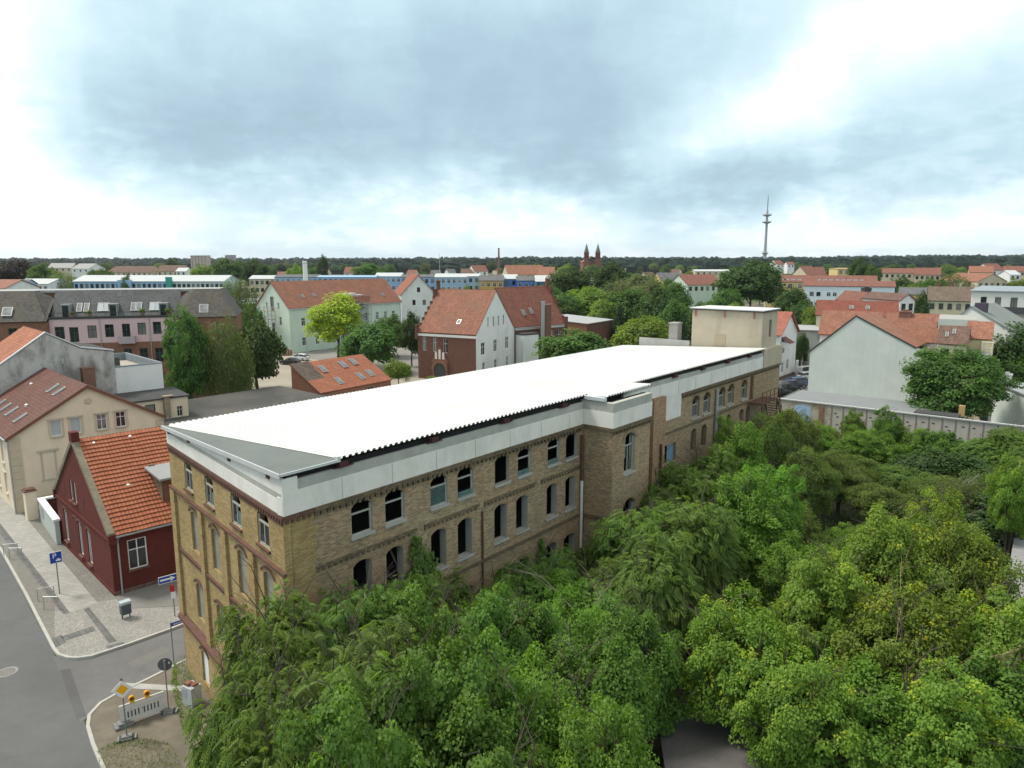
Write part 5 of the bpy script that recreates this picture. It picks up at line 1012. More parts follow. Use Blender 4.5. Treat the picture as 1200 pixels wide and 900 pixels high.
# white modern block, far right
p = atY(1139, 340, 128); t = house('white_block', 'big white flat-roofed block with four tall windows and dark balcony', p[:2], -.68, 30, 16, 16.6, 17.0, 'flat', plain('warm_white_render', (.68, .67, .63), .04), plain('blue_grey_roof', (.24, .29, .32), .06), {'f': [(1.9, 14.2, .9, 1.5, 'dark1'), (4.0, 13.7, .9, 2.0, 'dark1'), (6.3, 13.7, 1.0, 2.0, 'dark'), (8.9, 13.7, 1.0, 2.0, 'dark'), (8.5, 10.6, .9, 1.9, 'dark')]}, cut=True)
b = MB(); b.box((3.2, -1.6, 13.0), (9.8, 0, 13.2)); b.box((3.2, -1.6, 13.2), (9.8, -1.52, 14.15)); b.box((9.72, -1.52, 13.2), (9.8, 0, 14.15)); b.build('balcony', plain('dark_balcony', (.06, .065, .075), .15), t)
b = MB(); b.box((9, 3, 17.0), (15, 8, 17.7)); b.build('roof_box', WHR, t)
p = atY(1109, 366, 112); t = house('white_gable_house', 'white gabled house with dark grey metal roof below the white block', p[:2], -.82, 9.0, 13, 11.6, 15.0, 'y', plain('clean_white_render', (.72, .715, .68), .04), GRM, {'f': [(1.0, 11.0, .8, .8, 'dark1')]}, over=.15, rpos=.36)
b = MB(); b.box((3.4, 1.2, 13.0), (4.9, 2.6, 15.6)); b.build('vent_box', plain('dark_plum', (.07, .055, .08), .1), t)
fh('flat_white_annexe', 'low white flat-roofed annexe in front of the white gable', 1103, 1141, 375, 372, 106, 4, -.55, 'flat', WHITEW, plain('pale_flat_roof', (.33, .33, .31), .08), 0, 0)
fh('grey_green_shed', 'grey-green sheet roof between the orange house and white annexe', 1102, 1143, 387, 375, 103, 5, -.5, 'x', BEIGE, GRM, 0, 0)
fh('brown_sheet_house', 'low dark brown sheet roof with white skylights', 1100, 1132, 402, 382, 98, 6, -.6, 'x', CREAM, FAINT_B, 1, 2, sky=[('f', .8, 1.2, .4, 1.0), ('f', 1.6, 1.9, .4, 1.0)])
t = fh('yellow_bay_house', 'yellowish house with tall white bay window beside the dark tree', 1134, 1160, 396, 377, 100, 6, -.6, 'x', plain('soft_yellow_render', (.60, .52, .33), .06), FAINT_O, 0, 0)
b = MB(); b.box((1.7, -.9, 5), (3.1, 0, 11)); b.build('bay', plain('soft_yellow_render', (.6, .52, .33)), t); window(t, (2.4, -.9, 8.4), (1, 0, 0), 1.2, 2.6, 'grid', -.03)
fh('lower_cream_house', 'cream lower wing with small grey roof under the bay window', 1128, 1156, 420, 413, 97, 4, -.6, 'mono', CREAM, GRM, 1, 2)
p = gp(1128, 505, 0); t = house('mint_shed', 'low pale mint workshop with grey roof behind the big tree', (62, 82.5), math.atan2(-.633, .774) + .6, 22, 10, 5.6, 6.2, 'mono', plain('pale_mint_wall', (.56, .62, .585), .05), plain('slate_grey_sheet', (.27, .29, .305), .1), {}, over=.2)
fh('yard_office', 'pale blue-grey flat shed at the right edge beyond the big tree', 1160, 1240, 470, 460, 96, 10, -.6, 'flat', plain('ice_grey_wall', (.55, .61, .61), .05), plain('pale_flat_roof', (.46, .46, .44)), 0, 0, chim=[(1.6, 4, 6.4, 1.2, WHITEW)])
# roofs inside the yard, lower right, mostly under the trees
q = [gp(772, 842, 3.2), gp(812, 806, 3.6), gp(905, 800, 3.6), gp(1010, 905, 3.2)]
def shed_poly(name, label, pts, z0_, m, wm_):
    c_ = Vector((sum(p[0] for p in pts) / len(pts), sum(p[1] for p in pts) / len(pts), 0)); t_ = thing(name, label, 'shed', c_); l = [(p[0] - c_.x, p[1] - c_.y) for p in pts]
    a_ = sum(l[i][0] * l[(i + 1) % len(l)][1] - l[(i + 1) % len(l)][0] * l[i][1] for i in range(len(l))); l = l if a_ > 0 else l[::-1]
    b_ = MB(); b_.prism(l, z0_ - .18, z0_); b_.build('roof', m, t_); b_ = MB(); b_.prism([(x_ * .94, y_ * .94) for x_, y_ in l], 0, z0_ - .18); b_.build('wall', wm_, t_); return t_
shed_poly('shed', 'dark felt-roofed shed half hidden under the foreground trees', [gp(771, 845, 3.3), gp(815, 803, 3.3), gp(1015, 808, 3.3), gp(1030, 905, 3.3), gp(780, 905, 3.3)], 3.3, plain('dusty_dark_felt', (.105, .10, .10), .25, .6, .95, dirt=(.17, .16, .15), dirtamt=.6), BRK)
t = shed_poly('ruined_shed', 'grey concrete roof edge and ruined shed at the right edge', [gp(1172, 722, 3.6), gp(1192, 610, 3.6), gp(1330, 640, 3.6), gp(1330, 760, 3.6)], 3.6, plain('grey_ribbed_roof', (.25, .245, .25), .2, .8), plain('reddish_render', (.38, .24, .18), .2))
# ------------------------------------------------------------------ cars
TYRE = plain('tyre_rubber', (.02, .02, .02), .2, 5, .9); RIM = plain('wheel_rim', (.35, .36, .37), .1, 4, .35, metal=.8); CGL = glass('car_glass', (.02, .025, .03), .05)
LAMPW = plain('headlamp', (.7, .7, .68), .05, 4, .2); LAMPR = plain('tail_lamp', (.3, .02, .02), .1, 4, .3)
_cm = {}
def car_parts(kind):
    if kind in _cm: return _cm[kind]
    Ln = 4.4; hw = .88; low = [(-2.2, .35), (-2.22, .75), (-2.1, .92)] ; R_ = []
    # lofted half-sections: x, half width at sill, belt height, roof height, half roof width
    belt = .92 if kind != 'van' else 1.05
    st_ = [(-2.2, .70, .80, .80, .6), (-2.05, .82, belt, belt + .02, .66), (-1.55, hw, belt + .05, belt + .45, .62), (-1.1, hw, belt + .05, 1.45, .62), (.1, hw, belt + .02, 1.48, .63), (.55, hw, belt, 1.32, .62), (1.15, hw, belt - .02, belt, .70), (1.9, .84, belt - .12, belt - .1, .66), (2.2, .68, .66, .66, .55)]
    if kind == 'van': st_ = [(-2.2, .78, 1.0, 1.7, .66), (-2.1, .86, belt, 1.85, .70), (-1.2, hw, belt, 1.9, .72), (-.6, hw, belt, 1.92, .72), (.6, hw, belt, 1.86, .70), (1.0, hw, belt, 1.45, .68), (1.4, hw, belt - .02, belt + .05, .72), (1.95, .84, belt - .15, belt - .1, .68), (2.2, .7, .7, .7, .55)]
    if kind == 'wagon': st_[0] = (-2.2, .72, .85, 1.1, .58); st_[1] = (-2.1, .84, belt, 1.4, .6); st_[2] = (-1.55, hw, belt + .04, 1.46, .62)
    body, gl = MB(), MB(); ring = []
    for x, w_, zb, zr, rw in st_:
        ring.append([Vector((x, -w_ * .93, .3)), Vector((x, -w_, .6)), Vector((x, -w_ * .985, zb)), Vector((x, -rw, max(zr - .04, zb))), Vector((x, 0, zr + .02)), Vector((x, rw, max(zr - .04, zb))), Vector((x, w_ * .985, zb)), Vector((x, w_, .6)), Vector((x, w_ * .93, .3))])
    for a_, b_ in zip(ring, ring[1:]):
        for i in range(8):
            q_ = [a_[i], b_[i], b_[i + 1], a_[i + 1]]
            side = i in (2, 5) and (a_[3].z - a_[2].z > .25 or b_[3].z - b_[2].z > .25); scr = i in (3, 4) and abs(a_[4].z - b_[4].z) > .16 and max(a_[4].z, b_[4].z) > 1.2
            (gl if side or scr else body).face(q_)
    body.face([v for v in ring[0]]); body.face([v for v in ring[-1]][::-1]); body.box((-2.0, -.8, .2), (2.0, .8, .31))
    for x in (-.35,): body.box((x - .05, -.87, .95), (x + .05, -.64, 1.42)); body.box((x - .05, .64, .95), (x + .05, .87, 1.42))
    wh, ri, hl, tl = MB(), MB(), MB(), MB(); wh.tube((0, -.1, 0), (0, .1, 0), .32, n=14); ri.tube((0, -.115, 0), (0, .115, 0), .2, n=10)
    hl.box((2.08, -.12, -.07), (2.21, .12, .07)); tl.box((-2.22, -.1, -.1), (-2.1, .1, .1)); mi_ = MB(); mi_.box((.6, -.1, -.06), (.75, .1, .07))
    r_ = []
    for mb_, nm, m_ in ((body, 'body', WHITE), (gl, 'windows', CGL), (wh, 'tyre', TYRE), (ri, 'rim', RIM), (hl, 'headlight', LAMPW), (tl, 'tail_light', LAMPR), (mi_, 'mirror', DARKF)): o_ = mb_.build(nm, m_, smooth=False); r_.append(o_.data); bpy.data.objects.remove(o_)
    _cm[kind] = r_; return r_
def car(label, p, ang, paint, kind='hatch', group=None, cat='car'):
    t_ = thing('parked_car' if kind != 'van' else 'parked_van', label, cat, p, ang, group); d = car_parts(kind); me = d[0].copy(); me.materials.clear(); me.materials.append(paint); link('body', me, t_); link('windows', d[1], t_)
    for x in (-1.35, 1.35):
        for y in (-.78, .78): w_ = link('wheel', d[2], t_, (x, y, .32)); link('rim', d[3], w_)
    for y in (-.55, .55): link('headlight', d[4], t_, (0, y, .66)); link('tail_light', d[5], t_, (0, y, .8))
    for y in (-.95, .95): link('mirror', d[6], t_, (0, y, .95))
    return t_
def paint(n, c): return plain(n, c, .03, 1, .25, .6)
NAVY, BLACK, SILV, CARW, CBLUE = paint('navy_paint', (.02, .035, .075)), paint('black_paint', (.012, .012, .014)), paint('silver_paint', (.35, .36, .37)), paint('white_car_paint', (.72, .73, .74)), paint('steel_blue_paint', (.05, .10, .19))
car('black car parked beside the white car in front of the mint house', (*gp(340, 427)[:2], 0), 2.9, BLACK); car('white car parked beside the black car in front of the mint house', (*gp(352, 422)[:2], 0), 2.7, CARW)
gpk = 'cars parked along the street by the white house'
car('nearest dark car, half hidden behind the factory corner', (*gp(915, 464)[:2], 0), .25, BLACK, 'hatch', gpk); car('black car second in the row beside the factory corner', (*gp(923, 459)[:2], 0), .25, BLACK, 'hatch', gpk)
car('dark blue car with red tail lights between the black car and the blue estate', (*gp(930, 454.5)[:2], 0), .3, NAVY, 'hatch', gpk); car('blue estate car nearest the pale grey gable', (*gp(939, 451)[:2], 0), .35, CBLUE, 'wagon', gpk)
car('white car behind the blue estate', (*gp(946, 444.5)[:2], 0), .4, CARW, 'hatch', gpk); car('white van farthest up the street by the garden wall', (*gp(947, 440)[:2], 0), .4, CARW, 'van', gpk)
# ------------------------------------------------------------------ street furniture at the corner
POLE = plain('steel_pole', (.26, .27, .28), .12, 3, .5, metal=.5); SBLUE = plain('sign_blue', (.012, .06, .34), .05, 2, .4); SYEL = plain('sign_yellow', (.85, .44, .01), .04, 2, .4); SBACK = plain('sign_back_grey', (.10, .105, .11), .1, 2, .6); SRED = plain('sign_red', (.45, .03, .03), .05); LAMPY = plain('amber_lens', (.75, .33, .01), .1, 5, .25)
def face_cam(p): return math.atan2(p[1], p[0]) - math.pi / 2          # local -y turned to the drone's side of the street
def pole(t_, h, r=.035, m=POLE): b_ = MB(); b_.tube((0, 0, 0), (0, 0, h), r, n=8); return b_.build('pole', m, t_)
p = gp(70, 696, .105); t = thing('parking_sign', 'blue square parking sign on a grey pole on the slab pavement', 'sign', p, face_cam(p) + .15); pole(t, 2.9)
b = MB(); b.box((-.36, -.07, 2.2), (.36, -.045, 2.98)); s_ = b.build('sign_plate', WHITE, t); b = MB(); b.box((-.33, -.075, 2.23), (.33, -.069, 2.95)); b.build('blue_field', SBLUE, s_)
def text(txt, size, m, parent, loc, nm='lettering', al='CENTER'):
    c_ = bpy.data.curves.new(nm, 'FONT'); c_.body = txt; c_.size = size; c_.align_x = al; c_.extrude = .003; c_.materials.append(m); o_ = bpy.data.objects.new(nm, c_); COL.objects.link(o_); me = bpy.data.meshes.new_from_object(o_); bpy.data.objects.remove(o_); o_ = link(nm, me, parent, loc); o_.rotation_euler = (R(90), 0, 0); return o_
text('P', .48, WHITE, s_, (-.08, -.08, 2.55)); b = MB(); b.box((-.02, -.08, 2.33), (.28, -.0755, 2.43)); b.box((.05, -.08, 2.43), (.2, -.0755, 2.5)); b.build('car_symbol', WHITE, s_)
b = MB(); b.box((-.2, -.05, 1.2), (.0, -.02, 1.5)) if False else None
def stand(label, p, ang, group='bicycle stands'):
    t_ = thing('bicycle_stand', label, 'bicycle stand', p, ang, group); 
    for x in (-.45, .45): b_ = MB(); b_.tube((x, 0, 0), (x, 0, .85), .028, n=8); b_.build('leg', GALV, t_)
    b_ = MB(); b_.tube((-.45, 0, .85), (.45, 0, .85), .028, n=8); b_.build('rail', GALV, t_); return t_
stand('steel bicycle stand, farther of the two near the parking sign', gp(54.5, 703, .105), .55); stand('steel bicycle stand, nearer of the two near the parking sign', gp(60.5, 714, .105), .05)
stand('steel bicycle stand up the street, left of its pair', gp(13, 650, .105), .35); stand('steel bicycle stand up the street, right of its pair', gp(19, 655, .105), .05)
p = gp(148, 724, .11); t = thing('litter_bin', 'dark grey litter bin with pale lid by the red house', 'bin', p, face_cam(p) + .3)
b = MB(); b.box((-.28, -.2, .3), (.28, .2, .95)); b.build('body', plain('bin_grey', (.075, .09, .105), .1, 2, .5), t); b = MB(); b.box((-.31, -.23, .95), (.31, .23, 1.12)); b.build('lid', plain('bin_lid', (.38, .45, .48), .06, 2, .4), t)
for x in (-.22, .22): b = MB(); b.box((x - .03, -.03, 0), (x + .03, .03, .3)); b.build('leg', DARKF, t)
p = gp(205, 722, .11); t = thing('direction_sign_post', 'blue one-way arrow sign on a pole beside the yellow brick corner', 'sign', p, face_cam(p)); pole(t, 2.6)
b = MB(); b.obox((-.72, -.06, 2.28), (1.0, 0, .1), (0, .03, 0), (0, 0, .4)); s_ = b.build('arrow_sign', SBLUE, t); b = MB(); b.obox((-.66, -.068, 2.43), (.62, 0, .062), (0, .007, 0), (0, 0, .12)); b.face([(-.06, -.068, 2.38), (.22, -.068, 2.58), (-.08, -.068, 2.7)]); b.build('arrow', WHITE, s_)
b = MB(); b.obox((-.75, -.055, 2.24), (1.06, 0, .106), (0, .02, 0), (0, 0, .48)); b.build('sign_border', WHITE, s_)
b = MB(); b.box((-.16, -.07, 1.65), (.1, -.045, 2.1)); b.build('red_plate', SRED, t); b = MB(); b.box((-.12, -.07, 1.2), (.14, -.045, 1.64)); b.build('white_plate', WHITE, t)
p = gp(204, 779, .1); t = thing('street_name_sign', 'small blue street name sign on a thin pole by the factory corner', 'sign', p, face_cam(p)); pole(t, 2.5, .03)
b = MB(); b.obox((.02, -.02, 2.25), (.75, .25, .0), (0, .03, 0), (0, 0, .2)); s_ = b.build('name_plate', SBLUE, t); b = MB(); b.obox((.12, -.0, 2.33), (.55, .183, .0), (0, -.016, 0), (0, 0, .045)); b.build('name_line', WHITE, s_)
def weight_base(t_, nm='base_plate'):
    b_ = MB(); b_.box((-.4, -.2, 0), (.4, .2, .11)); b_.box((-.22, -.14, .11), (.22, .14, .2)); b_.build(nm, plain('recycled_base', (.2, .2, .2), .2, 4, .9), t_); b_ = MB(); b_.box((-.32, -.205, .03), (-.22, .21, .112)); b_.box((.22, -.205, .03), (.32, .21, .112)); b_.build('grip_slot', DARKF, t_)
p = gp(198, 835, .09); t = thing('round_road_sign', 'round road sign seen from its dark back on a portable foot', 'sign', p, face_cam(p) - .25); pole(t, 2.75, .03); weight_base(t)
b = MB(); b.tube((0, .03, 2.55), (0, .05, 2.55), .33, n=24); s_ = b.build('sign_disc', SBACK, t); b = MB(); b.box((-.05, -.05, 2.3), (.05, .03, 2.8)); b.build('clamp', POLE, s_); b = MB(); b.box((.16, .02, 2.58), (.22, .029, 2.66)); b.build('sticker', WHITE, s_)
p = gp(149, 866, .09); t = thing('priority_road_sign', 'yellow and white diamond priority road sign on a thin pole', 'sign', p, face_cam(p) - .1); pole(t, 2.9, .03, plain('green_grey_pole', (.17, .22, .2), .15)); weight_base(t)
def diamond(r, y, th): b_ = MB(); q_ = [(r, 0), (0, r), (-r, 0), (0, -r)]; b_.face([(x, y, 2.55 + z) for x, z in q_][::-1]); b_.face([(x, y + th, 2.55 + z) for x, z in q_]); [b_.face([(q_[i][0], y, 2.55 + q_[i][1]), (q_[(i + 1) % 4][0], y, 2.55 + q_[(i + 1) % 4][1]), (q_[(i + 1) % 4][0], y + th, 2.55 + q_[(i + 1) % 4][1]), (q_[i][0], y + th, 2.55 + q_[i][1])]) for i in range(4)]; return b_
s_ = diamond(.44, -.07, .03).build('sign_plate', WHITE, t); diamond(.26, -.078, .012).build('yellow_field', SYEL, s_); b = MB(); b.tube((0, 0, 2.9), (0, 0, 3.05), .05); b.build('pole_cap', GREENF, t)
q0, q1 = gp(142, 852, .09), gp(194, 833, .09); dq = q1 - q0; t = thing('road_barrier', 'white slotted plastic road barrier with two amber lamps', 'barrier', q0, math.atan2(dq.y, dq.x)); LB = dq.length
b = MB(); sl_ = [rect(LB * .16 + k * LB * .078, .32, LB * .16 + k * LB * .078 + LB * .034, .66) for k in range(4)] + [rect(LB * .52 + k * LB * .078, .32, LB * .52 + k * LB * .078 + LB * .034, .66) for k in range(5)] + [rect(LB * .485, .5, LB * .50, .66)]
b.wall(rect(0, .1, LB, 1.0), sl_, (0, 0, 0), (1, 0, 0), rev=.06, back=.06); b.box((0, 0, 1.0), (LB, .06, 1.06)); b.box((0, -.02, .1), (LB, 0, .16)); b.box((0, -.02, .84), (LB, 0, .9)); b.build('panel', plain('barrier_white', (.66, .65, .63), .08, 3, .5), t)
b = MB(); b.box((0.02, .04, .3), (LB - .02, .055, .7)); b.build('slot_backing', SBACK, t)
for x in (.12, LB - .1):
    if x < 1: b = MB(); b.box((x - .4, -.25, 0), (x + .4, .3, .13)); b.box((x - .25, -.2, .13), (x + .25, .2, .24)); b.build('foot', plain('recycled_base', (.2, .2, .2)), t)
for x in (.55, LB - .75):
    b = MB(); b.box((x - .1, -.06, 1.06), (x + .1, .06, 1.14)); lm = b.build('lamp_base', SYEL, t); b = MB(); b.tube((x, -.06, 1.27), (x, .06, 1.27), .135, n=16); b.build('lens', LAMPY, lm); b = MB(); b.tube((x, -.08, 1.27), (x, -.061, 1.27), .08, n=12); b.build('reflector', plain('dark_amber', (.16, .06, .01)), lm)
p = gp(226, 824, .09); t = thing('metal_box', 'pale grey metal cabinet with bricks on top under the tree', 'box', p, -.5)
b = MB(); b.box((-.35, -.3, 0), (.35, .3, 1.0)); b.build('body', plain('pale_cabinet', (.44, .46, .46), .1), t); b = MB(); b.box((-.3, -.2, 1.0), (.0, .1, 1.15)); b.box((.02, -.1, 1.0), (.3, .2, 1.12)); b.build('brick', BRK, t); b = MB(); b.box((-.36, -.31, .45), (.0, -.3, .9)); b.build('door', plain('door_grey', (.36, .38, .4)), t)
# ------------------------------------------------------------------ trees
BARK = plain('bark', (.085, .07, .055), .3, 4, .95, bmp=.4); BIRCHB = plain('birch_bark', (.42, .40, .37), .25, 3, .9); BRANCH = plain('grey_branch', (.24, .21, .17), .25, 3, .9)
def leaf_mesh(name, P, T, S, L, Wd, lc, m, fold=.25):
    """kite leaves: base P, axis T, side S (unit), length and width per leaf"""
    k = len(P); N_ = np.cross(T, S); L = L[:, None]; Wd = Wd[:, None]
    v = np.empty((k, 4, 3)); v[:, 0] = P; v[:, 1] = P + T * L * .45 + S * Wd * .5 + N_ * Wd * fold; v[:, 2] = P + T * L - N_ * L * .12; v[:, 3] = P + T * L * .45 - S * Wd * .5 + N_ * Wd * fold
    me = bpy.data.meshes.new(name); me.vertices.add(k * 4); me.vertices.foreach_set('co', v.astype(np.float32).ravel()); me.loops.add(k * 4); me.loops.foreach_set('vertex_index', np.arange(k * 4, dtype=np.int32))
    me.polygons.add(k); me.polygons.foreach_set('loop_start', np.arange(0, k * 4, 4, dtype=np.int32)); me.polygons.foreach_set('loop_total', np.full(k, 4, dtype=np.int32))
    a = me.attributes.new('lc', 'FLOAT', 'FACE'); a.data.foreach_set('value', np.clip(lc, 0, 1).astype(np.float32)); me.materials.append(m); me.update(); me.validate(); return me
def unit(a): return a / np.maximum(1e-6, np.linalg.norm(a, axis=1, keepdims=True))
def crown(name, seed, m, ncl, per, ll, lw, style='leaf', crs=(.16, .30), low=-.75, lobes=9, inner=.45, droop=.3, tipshare=0.0, taper=0.0, weep=0.0, lobek=.38, up=.75):
    """foliage in a ball of radius 1: clumps of leaves on an uneven, lobed outline; ll, lw = leaf length and width in crown radii"""
    g = np.random.default_rng(seed); ld = unit(g.normal(size=(lobes, 3)) + np.array([0, 0, .35])); la = g.uniform(.6, 1.0, lobes)
    d = unit(g.normal(size=(ncl * 3, 3))); d = d[d[:, 2] > low][:ncl]; n = len(d)
    lob = (np.exp(-((1 - d @ ld.T) / .16)) * la).max(1); rad = (1 - lobek) + lobek * lob
    r_ = rad * g.uniform(inner, 1, n) ** .55
    if taper: d[:, :2] *= (1 - taper * (d[:, 2:3] * .5 + .5))
    C_ = d * r_[:, None]; cr = g.uniform(*crs, n) * (1 - .25 * (r_ > .85))
    k = n * per; ci = np.repeat(np.arange(n), per); off = g.normal(size=(k, 3)); off = off / np.maximum(1, np.linalg.norm(off, axis=1, keepdims=True) / 1.5) * np.array([1, 1, .62]) * cr[ci][:, None] * .72
    off[:, 2] -= droop * (off[:, :2] ** 2).sum(1) / cr[ci]
    if weep: off[:, 2] -= weep * g.random(k) ** 1.5
    P = C_[ci] + off; outd = unit(d[ci] * .8 + unit(off) * .7)
    nrm = unit(outd * .55 + np.array([0, 0, up]) + g.normal(size=(k, 3)) * .38); T = outd * .8 + g.normal(size=(k, 3)) * (.6 if style == 'leaf' else .85) + np.array([0, 0, (-.35 if style == 'leaf' else .0) - 2.2 * (weep > 0)]); T = unit(T - nrm * (T * nrm).sum(1, keepdims=True)); S = np.cross(nrm, T)
    lc0 = g.random(n)[ci] * .55 + g.random(k) * .3
    if tipshare: tip = (g.random(n) < tipshare)[ci] & (off[:, 2] > -.3 * cr[ci]) & (g.random(k) < .6); lc0 = np.where(tip, .88 + .12 * g.random(k), lc0 * .85)
    sc = g.uniform(.7, 1.25, k)
    if style == 'leaf': return leaf_mesh(name, P, T, S, ll * sc, lw * sc, lc0, m)
    pp, tt, ss, l_, w_, c_ = [], [], [], [], [], []     # fronds: leaflets in pairs along a drooping stalk
    for j in range(6):
        f = (j + .7) / 6; q = P + T * (ll * sc * f)[:, None]; q[:, 2] -= ll * sc * .28 * f * f
        for sg in (1, -1):
            a = unit(S * sg + T * .6 + np.array([0, 0, -.22])); pp.append(q); tt.append(a); ss.append(unit(np.cross(nrm, a))); l_.append(lw * sc * (1 - .35 * abs(f - .45))); w_.append(lw * .38 * sc); c_.append(lc0 + .1 * (f - .5))
    return leaf_mesh(name, np.concatenate(pp), np.concatenate(tt), np.concatenate(ss), np.concatenate(l_), np.concatenate(w_), np.concatenate(c_), m)
def trunk_mesh(name, seed, m, multi=1, spread=.32, limbs=7, r0=.022):
    """unit height: a tapered trunk with limbs that climb into the crown"""
    g = random.Random(seed); b = MB()
    for s in range(multi):
        a0 = g.uniform(0, 6.28); lean = (.12 if multi > 1 else .03); P = [Vector((0, 0, 0)) if multi == 1 else Vector((math.cos(a0) * .02, math.sin(a0) * .02, 0))]
        for i in range(1, 7): P.append(Vector((math.cos(a0) * lean * (i / 6) ** 1.3 + g.uniform(-.012, .012), math.sin(a0) * lean * (i / 6) ** 1.3 + g.uniform(-.012, .012), .88 * i / 6)))
        R_ = [r0 * (1 - .85 * i / 6) for i in range(7)]
        for i in range(6): b.tube(P[i], P[i + 1], R_[i], R_[i + 1], 7, cap=False)
        for j in range(limbs):
            i = g.randint(2, 5); o = P[i].lerp(P[min(6, i + 1)], g.random()); a = g.uniform(0, 6.28); L = spread * g.uniform(.6, 1.1) * (1.25 - .13 * i); e = o + Vector((math.cos(a) * L, math.sin(a) * L, L * g.uniform(.5, 1.1))); mdl = o.lerp(e, .5) + Vector((0, 0, .03)); r1 = R_[i] * .55
            b.tube(o, mdl, r1, r1 * .65, 5, cap=False); b.tube(mdl, e, r1 * .65, r1 * .2, 5, cap=False)
            for q in range(2): a2 = a + g.uniform(-.9, .9); e2 = mdl + Vector((math.cos(a2), math.sin(a2), g.uniform(.3, 1))) * L * .5; b.tube(mdl, e2, r1 * .35, r1 * .1, 4, cap=False)
    o = b.build(name, m, smooth=True); me = o.data; bpy.data.objects.remove(o); return me
LM_FROND = leafmat('robinia_leaf', (0.129, 0.219, 0.054)); LM_MAPLE = leafmat('maple_leaf', (0.119, 0.217, 0.048)); LM_YTIP = leafmat('boxelder_leaf', (0.174, 0.268, 0.051), tip=(.34, .36, .05)); LM_BUSH = leafmat('bright_leaf', (0.145, 0.260, 0.049)); LM_WIL = leafmat('grey_willow_leaf', (0.137, 0.205, 0.058), var=.25)
LM_DARK = leafmat('dark_leaf', (0.058, 0.109, 0.032)); LM_MID = leafmat('mid_leaf', (0.085, 0.164, 0.043)); LM_LIGHT = leafmat('light_leaf', (0.169, 0.250, 0.051)); LM_YEL = leafmat('yellow_green_leaf', (0.329, 0.415, 0.063), var=.35); LM_BIRCH = leafmat('birch_leaf', (0.112, 0.156, 0.055), var=.22); LM_CONIF = leafmat('spruce_needle', (0.043, 0.078, 0.042)); LM_COP = leafmat('copper_leaf', (0.032, 0.018, 0.022)); LM_SIL = leafmat('silver_leaf', (0.141, 0.169, 0.082), var=.2)
CR = {}
def reg(k, *meshes): CR[k] = list(meshes)
reg('frond', *[crown('crown', 11 + i, LM_FROND, 270, 19, .115, .046, 'frond', crs=(.08, .18), droop=.25, up=1.5, inner=.35, low=-.6, lobek=.6, lobes=13) for i in range(3)])
reg('maple', *[crown('crown', 31 + i, LM_MAPLE, 300, 140, .037, .034, crs=(.07, .16), inner=.35, low=-.65, lobek=.58, lobes=16) for i in range(3)])
reg('ytip', *[crown('crown', 51 + i, LM_YTIP, 270, 130, .038, .025, crs=(.06, .14), inner=.35, low=-.65, tipshare=.3, lobek=.62, lobes=18, droop=.6) for i in range(3)])
reg('bush', *[crown('crown', 71 + i, LM_BUSH, 290, 125, .038, .030, crs=(.07, .16), inner=.35, low=-.7, lobek=.56, lobes=16) for i in range(2)])
reg('willow', *[crown('crown', 81 + i, LM_WIL, 340, 95, .055, .018, crs=(.07, .16), low=-.7, weep=.0, up=.4, lobek=.5, lobes=14) for i in range(2)])
reg('nearbirch', crown('crown', 85, LM_BIRCH, 260, 110, .045, .02, crs=(.08, .16), low=-.75, weep=.5))
reg('broad', *[crown('crown', 101 + i, LM_MID, 110, 75, .085, .065, crs=(.16, .28), lobes=11) for i in range(3)])
reg('dense', *[crown('crown', 111 + i, LM_DARK, 120, 75, .085, .065, crs=(.15, .26), lobes=12) for i in range(2)])
reg('light', *[crown('crown', 121 + i, LM_LIGHT, 110, 75, .085, .06, crs=(.15, .27), lobes=11) for i in range(2)])
reg('yellow', crown('crown', 131, LM_YEL, 70, 120, .075, .055, crs=(.15, .24), lobes=13, lobek=.5))
reg('birch', *[crown('crown', 141 + i, LM_BIRCH, 150, 70, .075, .028, crs=(.1, .2), weep=.55, lobek=.3) for i in range(2)])
reg('silver', *[crown('crown', 151 + i, LM_SIL, 120, 75, .08, .05, crs=(.14, .26)) for i in range(2)])
reg('conifer', crown('crown', 161, LM_CONIF, 200, 45, .09, .03, crs=(.08, .15), taper=.92, lobek=.12, droop=.8, low=-.97))
reg('copper', crown('crown', 171, LM_COP, 100, 75, .085, .065, crs=(.16, .28)))
reg('walnut', crown('crown', 201, LM_MID, 260, 85, .052, .036, crs=(.08, .17), lobek=.5, lobes=14))
reg('sapling', *[crown('crown', 191 + i, LM_BUSH, 120, 90, .075, .05, crs=(.1, .22), taper=.75, lobek=.6, lobes=12, low=-.95) for i in range(2)])
reg('column', crown('crown', 181, LM_MID, 200, 55, .075, .05, crs=(.1, .2), lobek=.35, lobes=16, low=-.95))
TR = {'near': [trunk_mesh('trunk', 1 + i, BARK, 3, .3, 7, .014) for i in range(3)], 'far': [trunk_mesh('trunk', 11 + i, BARK, 1, .3, 6, .022) for i in range(2)], 'birch': [trunk_mesh('trunk', 21, BIRCHB, 2, .25, 6, .014)]}
NAMES = {'frond': 'robinia_tree', 'maple': 'maple_tree', 'ytip': 'box_elder_tree', 'bush': 'leafy_tree', 'willow': 'willow_bush', 'nearbirch': 'birch_tree', 'broad': 'broadleaf_tree', 'dense': 'dark_tree', 'light': 'light_green_tree', 'yellow': 'yellow_green_tree', 'birch': 'birch_tree', 'silver': 'silver_tree', 'conifer': 'conifer_tree', 'copper': 'copper_beech', 'column': 'slender_tree', 'sapling': 'young_tree', 'walnut': 'walnut_tree'}
_tc = [0]
